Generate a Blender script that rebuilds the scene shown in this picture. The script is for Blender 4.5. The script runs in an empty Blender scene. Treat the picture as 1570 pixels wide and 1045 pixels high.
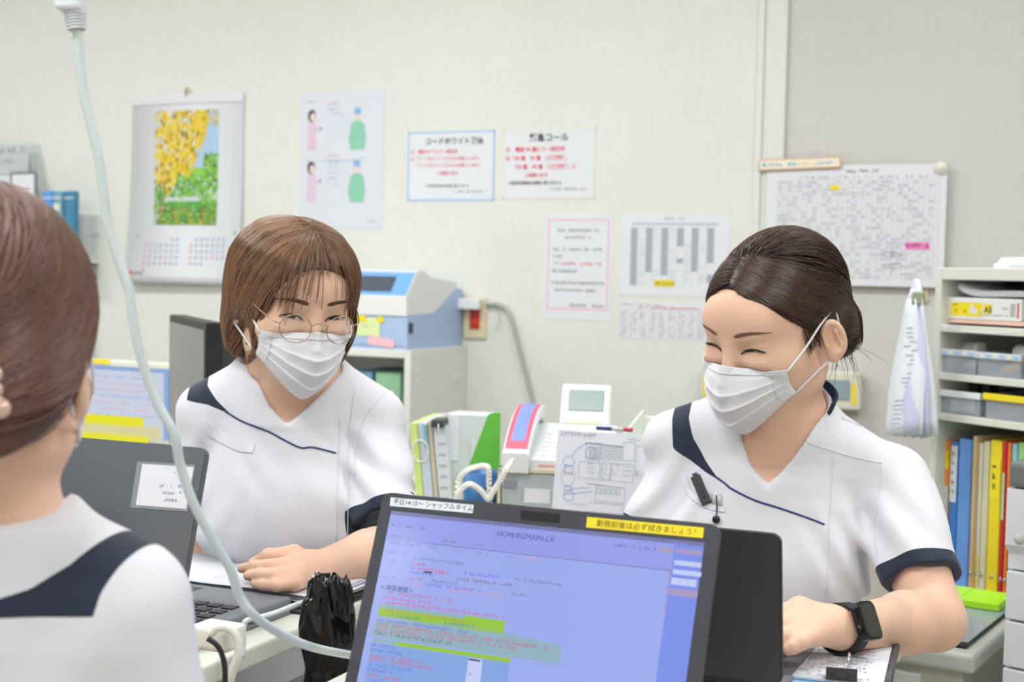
import bpy, bmesh, math, random
import numpy as np
from mathutils import Vector, Matrix

# ------------------------------------------------------------------ camera
F_PX = 2100.0
PITCH, ROLL, YAW, CAM_H = math.radians(2.8), math.radians(1.2), math.radians(24), 1.14
scene = bpy.context.scene
COL = scene.collection

def _rx(a):
    c, s = math.cos(a), math.sin(a); return np.array([[1, 0, 0], [0, c, -s], [0, s, c]])
def _rz(a):
    c, s = math.cos(a), math.sin(a); return np.array([[c, -s, 0], [s, c, 0], [0, 0, 1.0]])
CM = _rz(YAW) @ _rx(math.pi / 2 - PITCH) @ _rz(ROLL)
CC = np.array([0, 0, CAM_H])

cam_data = bpy.data.cameras.new('camera')
cam_data.sensor_width = 36.0
cam_data.lens = 36.0 * F_PX / 1570.0
cam_data.clip_start = 0.05
cam_data.dof.use_dof = True
cam_data.dof.focus_distance = 1.66
cam_data.dof.aperture_fstop = 6.3
cam = bpy.data.objects.new('camera', cam_data)
COL.objects.link(cam)
cam.matrix_world = Matrix.Translation(Vector(CC)) @ Matrix(CM.tolist()).to_4x4()
scene.camera = cam

# ------------------------------------------------------------------ world and exposure
world = bpy.data.worlds.new('world'); scene.world = world
world.use_nodes = True
bg = world.node_tree.nodes['Background']
bg.inputs[0].default_value = (0.93, 0.97, 1.0, 1); bg.inputs[1].default_value = 0.3
scene.view_settings.view_transform = 'Standard'
scene.view_settings.look = 'None'
scene.view_settings.gamma = 1.0
scene.view_settings.use_curve_mapping = False
scene.view_settings.exposure = 0.0
scene.cycles.use_denoising = True
scene.cycles.max_bounces = 8
LAMP_POWER = 21.5          # each ceiling luminaire

def ray(px, py): return CM @ np.array([(px - 785) / F_PX, -(py - 522.5) / F_PX, -1.0])
def P(px, py, d): return CC + ray(px, py) * d
def Pz(px, py, z):
    r = ray(px, py); return CC + r * ((z - CAM_H) / r[2])
def Py(px, py, y):
    r = ray(px, py); return CC + r * (y / r[1])
def Px(px, py, x):
    r = ray(px, py); return CC + r * (x / r[0])
# ------------------------------------------------------------------ helpers: materials
MATS = {}
def mat(name, col=(0.8, 0.8, 0.8), rough=0.5, metal=0.0, noise=0.0, nscale=40.0, bump=0.0, bscale=200.0, emit=None, estr=1.0,
        trans=0.0, alpha=1.0, sss=0.0, coat=0.0, spec=0.5, ior=1.45):
    if name in MATS: return MATS[name]
    m = bpy.data.materials.new(name); m.use_nodes = True
    nt = m.node_tree; b = nt.nodes['Principled BSDF']
    c4 = (*col, 1)
    b.inputs['Base Color'].default_value = c4
    b.inputs['Roughness'].default_value = rough
    b.inputs['Metallic'].default_value = metal
    b.inputs['Specular IOR Level'].default_value = spec
    b.inputs['IOR'].default_value = ior
    if trans: b.inputs['Transmission Weight'].default_value = trans
    if alpha < 1: b.inputs['Alpha'].default_value = alpha
    if coat: b.inputs['Coat Weight'].default_value = coat
    if sss:
        b.inputs['Subsurface Weight'].default_value = sss
        b.inputs['Subsurface Radius'].default_value = (0.012, 0.005, 0.003)
        b.inputs['Subsurface Scale'].default_value = 1.0
    if emit:
        b.inputs['Emission Color'].default_value = (*emit, 1); b.inputs['Emission Strength'].default_value = estr
    tc = nt.nodes.new('ShaderNodeTexCoord')
    if noise:
        n = nt.nodes.new('ShaderNodeTexNoise'); n.inputs['Scale'].default_value = nscale; n.inputs['Detail'].default_value = 4
        nt.links.new(tc.outputs['Object'], n.inputs['Vector'])
        mx = nt.nodes.new('ShaderNodeMix'); mx.data_type = 'RGBA'; mx.blend_type = 'MULTIPLY'
        mx.inputs[0].default_value = 1.0
        mx.inputs[6].default_value = c4
        rp = nt.nodes.new('ShaderNodeValToRGB')
        rp.color_ramp.elements[0].position = 0.3; rp.color_ramp.elements[1].position = 0.7
        rp.color_ramp.elements[0].color = (1 - noise, 1 - noise, 1 - noise, 1); rp.color_ramp.elements[1].color = (1, 1, 1, 1)
        nt.links.new(n.outputs['Fac'], rp.inputs['Fac']); nt.links.new(rp.outputs['Color'], mx.inputs[7])
        nt.links.new(mx.outputs[2], b.inputs['Base Color'])
    if bump:
        n2 = nt.nodes.new('ShaderNodeTexNoise'); n2.inputs['Scale'].default_value = bscale
        nt.links.new(tc.outputs['Object'], n2.inputs['Vector'])
        bp = nt.nodes.new('ShaderNodeBump'); bp.inputs['Strength'].default_value = bump; bp.inputs['Distance'].default_value = 0.002
        nt.links.new(n2.outputs['Fac'], bp.inputs['Height']); nt.links.new(bp.outputs['Normal'], b.inputs['Normal'])
    MATS[name] = m
    return m

def s2l(r, g, b):
    f = lambda v: (v / 255 / 12.92) if v / 255 <= 0.04045 else ((v / 255 + 0.055) / 1.055) ** 2.4
    return (f(r), f(g), f(b))

# ------------------------------------------------------------------ helpers: objects
def tag(o, label=None, cat=None, group=None, kind=None):
    if label: o['label'] = label
    if cat: o['category'] = cat
    if group: o['group'] = group
    if kind: o['kind'] = kind
    return o

def thing(name, label, cat, loc=(0, 0, 0), rz=0.0, group=None):
    o = bpy.data.objects.new(name, None); COL.objects.link(o)
    o.location = tuple(float(v) for v in loc); o.rotation_euler = (0, 0, rz); o.empty_display_size = 0.05
    return tag(o, label, cat, group)

def obj(name, me, material, parent=None, smooth=False, world=False):
    """link a mesh as one object; world=True: vertices are world coordinates, moved into an unrotated parent's frame"""
    if material is not None:
        for mm in (material if isinstance(material, (list, tuple)) else [material]): me.materials.append(mm)
    me.name = name
    o = bpy.data.objects.new(name, me); COL.objects.link(o)
    if parent is not None:
        o.parent = parent
        if world:
            me.transform(Matrix.Translation(-Vector(parent.location)))
    if smooth:
        me.polygons.foreach_set('use_smooth', [True] * len(me.polygons))
    return o

def pydata(verts, faces, name='m'):
    me = bpy.data.meshes.new(name); me.from_pydata([tuple(map(float, v)) for v in verts], [], faces); me.update(); return me

def np_mesh(V, Q, name='m'):
    """fast mesh from arrays: Q is (n,3) or (n,4)"""
    me = bpy.data.meshes.new(name)
    V = np.asarray(V, np.float32); Q = np.asarray(Q, np.int32); k = Q.shape[1]
    me.vertices.add(len(V)); me.vertices.foreach_set('co', V.ravel())
    me.loops.add(Q.size); me.loops.foreach_set('vertex_index', Q.ravel())
    me.polygons.add(len(Q))
    me.polygons.foreach_set('loop_start', np.arange(0, Q.size, k, dtype=np.int32))
    me.polygons.foreach_set('use_smooth', np.ones(len(Q), bool))
    me.update(calc_edges=True); me.validate()
    return me

class MB:
    """collects shapes into one mesh"""
    def __init__(self): self.v = []; self.f = []; self.sm = []
    def add(self, V, Fs, smooth=False):
        n = len(self.v); self.v += [tuple(map(float, p)) for p in V]
        for q in Fs: self.f.append(tuple(n + i for i in q)); self.sm.append(smooth)
        return self
    def bm(self, b, mtx=None, smooth=False):
        if mtx is not None: b.transform(mtx)
        b.verts.index_update()
        self.add([v.co[:] for v in b.verts], [[v.index for v in q.verts] for q in b.faces], smooth); b.free(); return self
    def box(self, lo, hi, bev=0.0, seg=2, mtx=None, taper=None):
        b = bmesh.new(); bmesh.ops.create_cube(b, size=1)
        lo, hi = Vector(lo), Vector(hi)
        for v in b.verts:
            t = v.co.z + 0.5
            v.co = Vector(((lo[i] + hi[i]) / 2 + v.co[i] * (hi[i] - lo[i]) for i in range(3)))
            if taper:
                cx, cy = (lo[0] + hi[0]) / 2, (lo[1] + hi[1]) / 2
                s = taper + (1 - taper) * t
                v.co.x = cx + (v.co.x - cx) * s; v.co.y = cy + (v.co.y - cy) * s
        if bev > 0:
            bmesh.ops.bevel(b, geom=b.edges[:] + b.verts[:], offset=bev, segments=seg, affect='EDGES', profile=0.5)
        return self.bm(b, mtx)
    def tube(self, pts, r, n=8, cap=True, flat=None):
        """pts world list, r scalar or list"""
        pts = [np.array(p, float) for p in pts]; m = len(pts)
        if m < 2: return self
        rs = [r] * m if np.isscalar(r) else list(r)
        T = [pts[min(i + 1, m - 1)] - pts[max(i - 1, 0)] for i in range(m)]
        T = [t / (np.linalg.norm(t) + 1e-12) for t in T]
        a = np.array([0, 0, 1.0]) if abs(T[0][2]) < 0.9 else np.array([1.0, 0, 0])
        u = np.cross(T[0], a); u /= np.linalg.norm(u)
        V = []
        for i in range(m):
            u = u - T[i] * np.dot(u, T[i]); u /= np.linalg.norm(u) + 1e-12
            w = np.cross(T[i], u)
            for k in range(n):
                an = 2 * math.pi * k / n
                V.append(pts[i] + rs[i] * (math.cos(an) * u + math.sin(an) * w))
        Fs = [(i * n + k, i * n + (k + 1) % n, (i + 1) * n + (k + 1) % n, (i + 1) * n + k) for i in range(m - 1) for k in range(n)]
        if cap: Fs += [tuple(range(n))[::-1], tuple((m - 1) * n + k for k in range(n))]
        return self.add(V, Fs, True)
    def lathe(self, prof, n=24, o=(0, 0, 0), mtx=None, smooth=True):
        V = []
        for (r, z) in prof:
            for k in range(n):
                a = 2 * math.pi * k / n; V.append((o[0] + r * math.cos(a), o[1] + r * math.sin(a), o[2] + z))
        if mtx is not None: V = [tuple(mtx @ Vector(p)) for p in V]
        m = len(prof)
        Fs = [(i * n + k, i * n + (k + 1) % n, (i + 1) * n + (k + 1) % n, (i + 1) * n + k) for i in range(m - 1) for k in range(n)]
        Fs += [tuple(range(n))[::-1], tuple((m - 1) * n + k for k in range(n))]
        return self.add(V, Fs, smooth)
    def prism(self, poly, t0, t1, axis='y', mtx=None):
        """2D polygon extruded from t0 to t1 along an axis; poly in the two other axes (x,z for y; x,y for z; y,z for x)"""
        n = len(poly); V = []
        for t in (t0, t1):
            for (a, b) in poly:
                p = {'y': (a, t, b), 'z': (a, b, t), 'x': (t, a, b)}[axis]
                V.append(tuple(mtx @ Vector(p)) if mtx is not None else p)
        Fs = [tuple(range(n)), tuple(range(2 * n - 1, n - 1, -1))] + [(i, n + i, n + (i + 1) % n, (i + 1) % n) for i in range(n)]
        return self.add(V, Fs)
    def mesh(self):
        me = bpy.data.meshes.new('m'); me.from_pydata(self.v, [], self.f)
        me.polygons.foreach_set('use_smooth', self.sm); me.update()
        b = bmesh.new(); b.from_mesh(me); bmesh.ops.recalc_face_normals(b, faces=b.faces); b.to_mesh(me); b.free()
        return me
    def build(self, name, material, parent=None, world=False): return obj(name, self.mesh(), material, parent, world=world)

def box_obj(name, lo, hi, m, parent=None, bev=0.0, seg=2, mtx=None): return MB().box(lo, hi, bev, seg, mtx).build(name, m, parent)

def smooth_path(pts, n=10):
    """Catmull-Rom through pts"""
    pts = [np.array(p, float) for p in pts]; out = []
    q = [2 * pts[0] - pts[1]] + pts + [2 * pts[-1] - pts[-2]]
    for i in range(1, len(q) - 2):
        for k in range(n):
            t = k / n
            out.append(0.5 * ((2 * q[i]) + (-q[i - 1] + q[i + 1]) * t + (2 * q[i - 1] - 5 * q[i] + 4 * q[i + 1] - q[i + 2]) * t * t + (-q[i - 1] + 3 * q[i] - 3 * q[i + 1] + q[i + 2]) * t ** 3))
    out.append(pts[-1]); return out

_txt = None
def text_mesh(body, size, align='LEFT', bold=0.0, xs=1.0):
    global _txt
    if _txt is None:
        c = bpy.data.curves.new('lettering', 'FONT'); _txt = bpy.data.objects.new('lettering', c)
    c = _txt.data; c.body = body; c.size = size; c.align_x = align; c.resolution_u = 2; c.offset = bold; c.fill_mode = 'FRONT'
    COL.objects.link(_txt)
    dg = bpy.context.evaluated_depsgraph_get()
    ev = _txt.evaluated_get(dg); tm = ev.to_mesh()
    V = [(v.co.x * xs, v.co.y, 0) for v in tm.vertices]; Fs = [tuple(p.vertices) for p in tm.polygons]
    ev.to_mesh_clear(); COL.objects.unlink(_txt)
    return V, Fs
# ------------------------------------------------------------------ implicit surfaces for the figures
def smin(a, b, k):
    if k <= 0: return np.minimum(a, b)
    h = np.maximum(k - np.abs(a - b), 0) / k
    return np.minimum(a, b) - h * h * k * 0.25
def smax(a, b, k): return -smin(-a, -b, k)

class Shape:
    def __init__(self, A=None, o=None, disp=None):
        self.ops = []; self.A = None if A is None else np.asarray(A, np.float32); self.o = None if o is None else np.asarray(o, np.float32); self.disp = disp
    def loc(self, p):
        return p if self.A is None else (p - self.o) @ self.A
    def world(self, p):
        return p if self.A is None else np.asarray(p) @ self.A.T + self.o
    def _add(self, mode, f, k, c, r): self.ops.append((mode, f, k, None if c is None else np.asarray(c, float), r)); return self
    def ell(self, c, r, k=0.01, mode='u', R=None):
        c = np.array(c, np.float32); r = np.array(r, np.float32); ri = 1 / r
        if R is not None: R = np.asarray(R, np.float32)
        def f(p):
            q = p - c
            if R is not None: q = q @ R
            q = q * ri; k0 = np.einsum('ij,ij->i', q, q); q *= ri; k1 = np.einsum('ij,ij->i', q, q)
            k0 = np.sqrt(k0)
            return k0 * (k0 - 1) / (np.sqrt(k1) + 1e-9)
        return self._add(mode, f, k, c, r.max())
    def cone(self, a, b, ra, rb, k=0.01, mode='u', flat=None):
        """capsule with a radius at either end; flat=(axis, factor) squashes across an axis"""
        a = np.array(a, np.float32); b = np.array(b, np.float32); ab = b - a; L2 = float(ab @ ab + 1e-12); ra, rb = float(ra), float(rb)
        def f(p):
            q = p - a; t = np.clip(q @ ab / L2, 0, 1); w = q - t[:, None] * ab
            if flat is not None:
                n, s = flat; w = w + np.outer(w @ n, n) * (1 / s - 1)
            return np.sqrt(np.einsum('ij,ij->i', w, w)) - (ra + (rb - ra) * t)
        return self._add(mode, f, k, (a + b) / 2, math.sqrt(L2) / 2 + max(ra, rb))
    def chain(self, pts, rs, k=0.008, k0=0.01, mode='u', flat=None):
        for i in range(len(pts) - 1): self.cone(pts[i], pts[i + 1], rs[i], rs[i + 1], k0 if i == 0 else k, mode, flat)
        return self
    def loft(self, secs, k=0.02, mode='u', ex=2.3, cap=0.02):
        """secs: (z, cx, cy, a, b) from top to bottom, elliptical sections across local z"""
        S = np.array(sorted(secs), float)
        def f(p):
            z = np.clip(p[:, 2], S[0, 0], S[-1, 0])
            cx, cy, a, b = (np.interp(z, S[:, 0], S[:, i]) for i in (1, 2, 3, 4))
            u = np.abs(p[:, 0] - cx) / a; v = np.abs(p[:, 1] - cy) / b
            d = ((u ** ex + v ** ex) ** (1 / ex) - 1) * np.minimum(a, b)
            return smax(d, np.abs(p[:, 2] - (S[0, 0] + S[-1, 0]) / 2) - (S[-1, 0] - S[0, 0]) / 2, cap)
        z0, z1 = S[0, 0], S[-1, 0]
        return self._add(mode, f, k, (0, 0, (z0 + z1) / 2), (z1 - z0) / 2 + S[:, 3].max() + 0.05)
    def plane(self, c, n, k=0.004, mode='s'):
        """half space on the side n points to"""
        c = np.array(c, float); n = np.array(n, float); n = n / np.linalg.norm(n)
        return self._add(mode, lambda p: -((p - c) @ n), k, None, 0)
    def fn(self, f, k=0.01, mode='u', c=None, r=0): return self._add(mode, f, k, c, r)
    def group(self, sh, k=0.02, mode='u', c=None, r=0): self.ops.append((mode, sh.ev, k, None if c is None else np.asarray(c, float), r, sh)); return self
    def ev(self, p, ops=None):
        q = self.loc(p); d = None
        for mode, f, k, *_ in (self.ops if ops is None else ops):
            v = f(q)
            if d is None: d = v
            elif mode == 'u': d = smin(d, v, k)
            elif mode == 's': d = smax(d, -v, k)
            else: d = smax(d, v, k)
        if self.disp is not None: d = d - self.disp(q)
        return d
    def near(self, bc, br):
        q = self.loc(bc[None])[0]; out = []
        for i, op in enumerate(self.ops):
            mode, f, k, c, r = op[:5]
            if i == 0 or c is None or np.linalg.norm(q - c) - r - br < k + 0.02:
                if len(op) == 6:
                    sub = op[5]; so = sub.near(q, br)
                    op = (mode, (lambda p, sub=sub, so=so: sub.ev(p, so)), k, c, r)
                out.append(op)
        return out
    def grad(self, p, e=0.001):
        g = np.stack([self.ev(p + d) - self.ev(p - d) for d in np.eye(3) * e], 1)
        return g / (np.linalg.norm(g, axis=1, keepdims=True) + 1e-12)
    def snap(self, p, off=0.0, it=4):
        for _ in range(it): p = p - np.clip(self.ev(p) - off, -0.03, 0.03)[:, None] * self.grad(p)
        return p
    def march(self, o, d, off=0.0, n=60):
        """sphere trace rays o + t d"""
        d = d / np.linalg.norm(d, axis=1, keepdims=True); t = np.zeros(len(o))
        for _ in range(n): t = np.minimum(t + np.clip(0.8 * (self.ev(o + d * t[:, None]) - off), -0.05, 0.05), 1.2)
        return o + d * t[:, None]

def polygonize(sh, lo, hi, h, B=16):
    lo = np.array(lo, float); hi = np.array(hi, float)
    nb = np.ceil((hi - lo) / (h * B)).astype(int); n = nb * B + 1
    G = np.ones(n, np.float32)
    bi = np.stack(np.meshgrid(*[np.arange(k) for k in nb], indexing='ij'), -1).reshape(-1, 3)
    bc = lo + (bi + 0.5) * B * h; br = B * h * 0.5 * math.sqrt(3)
    dc = sh.ev(bc)
    g = np.stack(np.meshgrid(*[np.arange(B + 1)] * 3, indexing='ij'), -1).reshape(-1, 3) * h
    for i, c, d in zip(bi, bc, dc):
        sl = tuple(slice(k * B, k * B + B + 1) for k in i)
        if abs(d) > br * 1.2 + 0.004:
            if d < 0: G[sl] = np.where(G[sl] == 1.0, -1.0, G[sl])
            continue
        G[sl] = sh.ev((lo + i * B * h + g).astype(np.float32), sh.near(c, br)).reshape(B + 1, B + 1, B + 1)
    neg = G < 0
    ids = []; pos = []; quads = []
    st = np.array([(n[1] - 1) * (n[2] - 1), (n[2] - 1), 1])
    cnt = 0
    for ax in range(3):
        s0 = [slice(None)] * 3; s1 = [slice(None)] * 3; s0[ax] = slice(0, -1); s1[ax] = slice(1, None)
        ch = np.argwhere(neg[tuple(s0)] != neg[tuple(s1)])
        o1, o2 = [(1, 2), (2, 0), (0, 1)][ax]
        ok = (ch[:, o1] > 0) & (ch[:, o2] > 0) & (ch[:, o1] < n[o1] - 1) & (ch[:, o2] < n[o2] - 1)
        ch = ch[ok]; e = np.zeros(3, int); e[ax] = 1
        a = G[tuple(ch.T)]; b = G[tuple((ch + e).T)]
        t = a / (a - b); p = ch.astype(float); p[:, ax] += t
        cells = []
        for d1, d2 in ((0, 0), (1, 0), (1, 1), (0, 1)):
            c = ch.copy(); c[:, o1] -= d1; c[:, o2] -= d2; cells.append(c @ st)
        cells = np.stack(cells, 1)
        flip = a >= 0
        cells[flip] = cells[flip][:, ::-1]
        for j in range(4): pos.append(p)
        ids.append(np.stack([cells[:, j] for j in range(4)], 0).ravel()); quads.append(cells)
        # the position list follows the cell order of ids
    allq = np.concatenate(quads); alli = np.concatenate(ids); allp = np.concatenate(pos)
    u, inv = np.unique(alli, return_inverse=True)
    w = np.bincount(inv).astype(float)
    V = np.stack([np.bincount(inv, allp[:, k]) / w for k in range(3)], 1)
    Q = np.searchsorted(u, allq)
    # a tangential smoothing pass
    for _ in range(2):
        acc = np.zeros_like(V); c = np.zeros(len(V))
        for j in range(4):
            a, b = Q[:, j], Q[:, (j + 1) % 4]
            for k in range(3): acc[:, k] += np.bincount(a, V[b, k], len(V)) + np.bincount(b, V[a, k], len(V))
            c += np.bincount(a, minlength=len(V)) + np.bincount(b, minlength=len(V))
        V = 0.5 * V + 0.5 * acc / np.maximum(c, 1)[:, None]
    return lo + V * h, Q

def poly_sd(poly, x, z):
    """signed distance in 2D, positive inside"""
    poly = np.array(poly, float); n = len(poly); d = np.full(x.shape, 1e9); ins = np.zeros(x.shape, bool)
    for i in range(n):
        a, b = poly[i], poly[(i + 1) % n]; e = b - a
        t = np.clip(((x - a[0]) * e[0] + (z - a[1]) * e[1]) / (e @ e + 1e-12), 0, 1)
        d = np.minimum(d, np.hypot(x - a[0] - t * e[0], z - a[1] - t * e[1]))
        c = (a[1] > z) != (b[1] > z)
        ins ^= c & (x < (b[0] - a[0]) * (z - a[1]) / (b[1] - a[1] + 1e-12) + a[0])
    return np.where(ins, d, -d)

def frame(yaw, pitch, roll=0.0):
    """columns: x = to the figure's left, y = its back, z = its crown; yaw 0 faces the camera, + turns to image right; pitch + looks down; roll + clockwise"""
    y, p, r = map(math.radians, (yaw, pitch, roll))
    f = np.array([math.sin(y) * math.cos(p), -math.sin(p), math.cos(y) * math.cos(p)])
    rt = np.array([math.cos(y), 0, -math.sin(y)])
    u = np.cross(rt, -f)
    r2 = rt * math.cos(r) - u * math.sin(r); u2 = u * math.cos(r) + rt * math.sin(r)
    return _rz(YAW) @ _rx(math.pi / 2) @ np.stack([r2, -f, u2], 1)

def set_attr(me, name, vals):
    at = me.attributes.new(name, 'FLOAT', 'POINT'); at.data.foreach_set('value', np.asarray(vals, np.float32))

def strands_mesh(paths, r, n=3, seed=1):
    """paths (S, T, 3), r (S, T) -> tubes, with a per-strand random tone"""
    S, T, _ = paths.shape
    t = np.gradient(paths, axis=1); t /= np.linalg.norm(t, axis=2, keepdims=True) + 1e-12
    a = np.array([0.31, 0.52, 0.79]); u = np.cross(t, a); u /= np.linalg.norm(u, axis=2, keepdims=True) + 1e-12
    w = np.cross(t, u)
    ang = np.arange(n) * 2 * math.pi / n
    V = paths[:, :, None] + r[:, :, None, None] * (np.cos(ang)[None, None, :, None] * u[:, :, None] + np.sin(ang)[None, None, :, None] * w[:, :, None])
    base = (np.arange(S)[:, None, None] * T + np.arange(T - 1)[None, :, None]) * n
    k = np.arange(n)[None, None]; k2 = (k + 1) % n
    Q = np.stack([base + k, base + k2, base + n + k2, base + n + k], -1).reshape(-1, 4)
    tone = np.repeat(np.random.default_rng(seed).random(S), T * n)
    return V.reshape(-1, 3), Q, tone
# ------------------------------------------------------------------ people
SKIN = mat('skin', s2l(238, 195, 170), 0.5, sss=0.12, noise=0.05, nscale=25, bump=0.05, bscale=900, spec=0.35)
EARSKIN = SKIN
LIPLESS = None
LASH = mat('lash', s2l(38, 26, 24), 0.6)
IRIS = mat('iris', s2l(45, 28, 22), 0.15)
SCLERA = mat('sclera', s2l(225, 212, 208), 0.3)
MASKM = mat('mask_fabric', s2l(230, 230, 236), 0.85, bump=0.12, bscale=1500)
LOOP = mat('ear_loop_elastic', s2l(240, 240, 244), 0.8)
NAVY = s2l(38, 47, 68)

def brow_mat(name, c): return mat(name, c, 0.7)

def fabric_mat(name):
    """white scrub cloth; the vertex field 'navy' (> 0) marks the dark blue pieces"""
    if name in MATS: return MATS[name]
    m = mat(name, s2l(229, 229, 236), 0.8, bump=0.08, bscale=1400)
    nt = m.node_tree; b = nt.nodes['Principled BSDF']
    at = nt.nodes.new('ShaderNodeAttribute'); at.attribute_name = 'navy'
    gt = nt.nodes.new('ShaderNodeMath'); gt.operation = 'GREATER_THAN'; gt.inputs[1].default_value = 0.0
    nt.links.new(at.outputs['Fac'], gt.inputs[0])
    mx = nt.nodes.new('ShaderNodeMix'); mx.data_type = 'RGBA'
    mx.inputs[6].default_value = (*s2l(229, 229, 236), 1); mx.inputs[7].default_value = (*NAVY, 1)
    nt.links.new(gt.outputs[0], mx.inputs[0]); nt.links.new(mx.outputs[2], b.inputs['Base Color'])
    b.inputs['Sheen Weight'].default_value = 0.15
    return m
SCRUB = fabric_mat('scrub_cloth')
NAVYM = mat('navy_cloth', NAVY, 0.8)
PIPING = mat('piping_cloth', s2l(48, 68, 112), 0.8)
SEAM = mat('seam_stitch', s2l(224, 224, 231), 0.85)
BLACKCLOTH = mat('black_undersleeve', s2l(38, 42, 50), 0.85)

def hair_mat(name, dark, light, rough=0.38):
    m = mat(name, dark, rough, spec=0.6)
    nt = m.node_tree; b = nt.nodes['Principled BSDF']
    at = nt.nodes.new('ShaderNodeAttribute'); at.attribute_name = 'tone'
    mx = nt.nodes.new('ShaderNodeMix'); mx.data_type = 'RGBA'
    mx.inputs[6].default_value = (*dark, 1); mx.inputs[7].default_value = (*light, 1)
    nt.links.new(at.outputs['Fac'], mx.inputs[0]); nt.links.new(mx.outputs[2], b.inputs['Base Color'])
    return m

def head_shape(A, o, flare=0.35):
    h = Shape(A, o)
    h.ell((0, 0.014, 0.024), (0.073, 0.090, 0.074))
    h.ell((0, -0.020, -0.030), (0.061, 0.064, 0.082), 0.03)
    h.ell((0, -0.044, -0.086), (0.032, 0.032, 0.024), 0.035)
    for s in (-1, 1):
        h.ell((s * 0.040, -0.046, -0.026), (0.026, 0.028, 0.024), 0.025)
        h.ell((s * 0.042, -0.005, -0.064), (0.019, 0.034, 0.019), 0.03)
    h.ell((0, -0.062, 0.032), (0.048, 0.022, 0.030), 0.03)
    for s in (-1, 1):
        h.ell((s * 0.031, -0.100, -0.001), (0.020, 0.017, 0.0115), 0.014, 's')
        h.ell((s * 0.031, -0.0655, 0.000), (0.0165, 0.0145, 0.0125), 0.006)
        h.ell((s * 0.031, -0.074, -0.0155), (0.016, 0.010, 0.0065), 0.012)      # smile fold under the eye
    h.cone((0, -0.083, 0.006), (0, -0.101, -0.040), 0.0072, 0.0105, 0.011)
    for s in (-1, 1): h.ell((s * 0.0115, -0.091, -0.043), (0.008, 0.009, 0.0075), 0.008)
    for s in (-1, 1):                                                             # ears
        e = Shape(_rz(-s * flare) @ _rx(0.20), (s * (0.0745 + 0.018 * flare), 0.016, -0.014))
        e.ell((0, 0, 0), (0.0070, 0.0165, 0.0275))
        e.ell((s * 0.0050, -0.002, 0.002), (0.0066, 0.0115, 0.0195), 0.002, 's')
        e.ell((-s * 0.001, -0.009, -0.021), (0.006, 0.008, 0.010), 0.008)
        e.cone((s * 0.003, 0.004, -0.010), (s * 0.003, 0.004, 0.010), 0.0020, 0.0020, 0.003)
        e.ell((s * 0.001, -0.0130, -0.005), (0.005, 0.0032, 0.006), 0.004)
        h.group(e, 0.008, 'u', (s * 0.08, 0.015, -0.012), 0.036)
    return h

def front_y(h, x, z, off=0.0, y0=-0.16):
    """local points on the front of the head for given local x, z"""
    x = np.asarray(x, float); z = np.asarray(z, float)
    o = np.stack([x, np.full(x.shape, y0), z], 1)
    ow = h.world(o); dw = np.tile(h.A[:, 1], (len(x), 1))
    return h.march(ow, dw, off)

def strip(h, cx, cz, w, off):
    """ribbon on the face along a curve cx, cz with half widths w -> verts, quads (world)"""
    cx, cz, w = map(np.asarray, (cx, cz, w)); n = len(cx)
    tx, tz = np.gradient(cx), np.gradient(cz); L = np.hypot(tx, tz) + 1e-9; nx, nz = -tz / L, tx / L
    rows = []
    for k in (-1, -0.5, 0, 0.5, 1): rows.append(front_y(h, cx + k * w * nx, cz + k * w * nz, off * (1 - 0.5 * abs(k))))
    V = np.concatenate(rows); Q = [(r * n + i, r * n + i + 1, (r + 1) * n + i + 1, (r + 1) * n + i) for r in range(4) for i in range(n - 1)]
    return V, Q

def make_face(h, root, brow, open_=0.0025, arch=0.004, brow_z=0.024, sides=(-1, 1), brow_tilt=0.0, gaze=0.0, brow_w=0.0027):
    for s in sides:
        t = np.linspace(-1, 1, 25)
        ex = s * 0.0315 + t * 0.0155
        up = -0.002 + arch * (1 - t * t) + open_ * (1 - t * t) ** 0.7 + s * t * 0.0012
        lo = -0.002 + arch * (1 - t * t) * 0.75 - open_ * 0.6 * (1 - t * t) + s * t * 0.0012
        # eyeball opening: sclera then iris
        cx, cz, w = ex, (up + lo) / 2, np.maximum((up - lo) / 2, 0.0002)
        V, Q = strip(h, cx, cz, w, 0.0006); e = obj('eye', np_mesh(V, Q), SCLERA, root, True, True)
        m = np.abs(ex - s * 0.0315 - gaze) < 0.0072
        V, Q = strip(h, cx[m], cz[m], w[m], 0.0010); i = obj('iris', np_mesh(V, Q), IRIS, e, True)
        i.data.transform(Matrix.Translation(-Vector(root.location)))
        # lash line, lower lash line and lid fold
        b = MB(); p = front_y(h, ex, up, 0.0008); b.tube(list(p), list(0.0003 + 0.0011 * (1 - (0.75 * t) ** 2)), 6); b.build('eyelash', LASH, root, True)
        b = MB(); p = front_y(h, ex[4:], lo[4:], 0.0002); b.tube(list(p), 0.00035, 5); b.build('lower_eyelash', mat('lower_lash', s2l(120, 82, 70), 0.7), root, True)
        b = MB(); p = front_y(h, ex, up + 0.0035 + 0.001 * (1 - t * t), -0.0002); b.tube(list(p), 0.0004, 5); b.build('eyelid_fold', mat('lid_fold', s2l(196, 146, 124), 0.7), root, True)
        tb = np.linspace(0, 1, 22)
        bx = s * (0.0135 + tb * 0.041); bz = brow_z + 0.0055 * np.sin(tb * math.pi * 0.72) - 0.004 * tb ** 2 + brow_tilt * tb
        V, Q = strip(h, bx, bz, brow_w * (1 - tb ** 2.2) * np.minimum(1, 0.45 + tb * 4) + 0.0003, 0.0008)
        obj('eyebrow', np_mesh(V, Q), brow, root, True, True)

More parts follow.
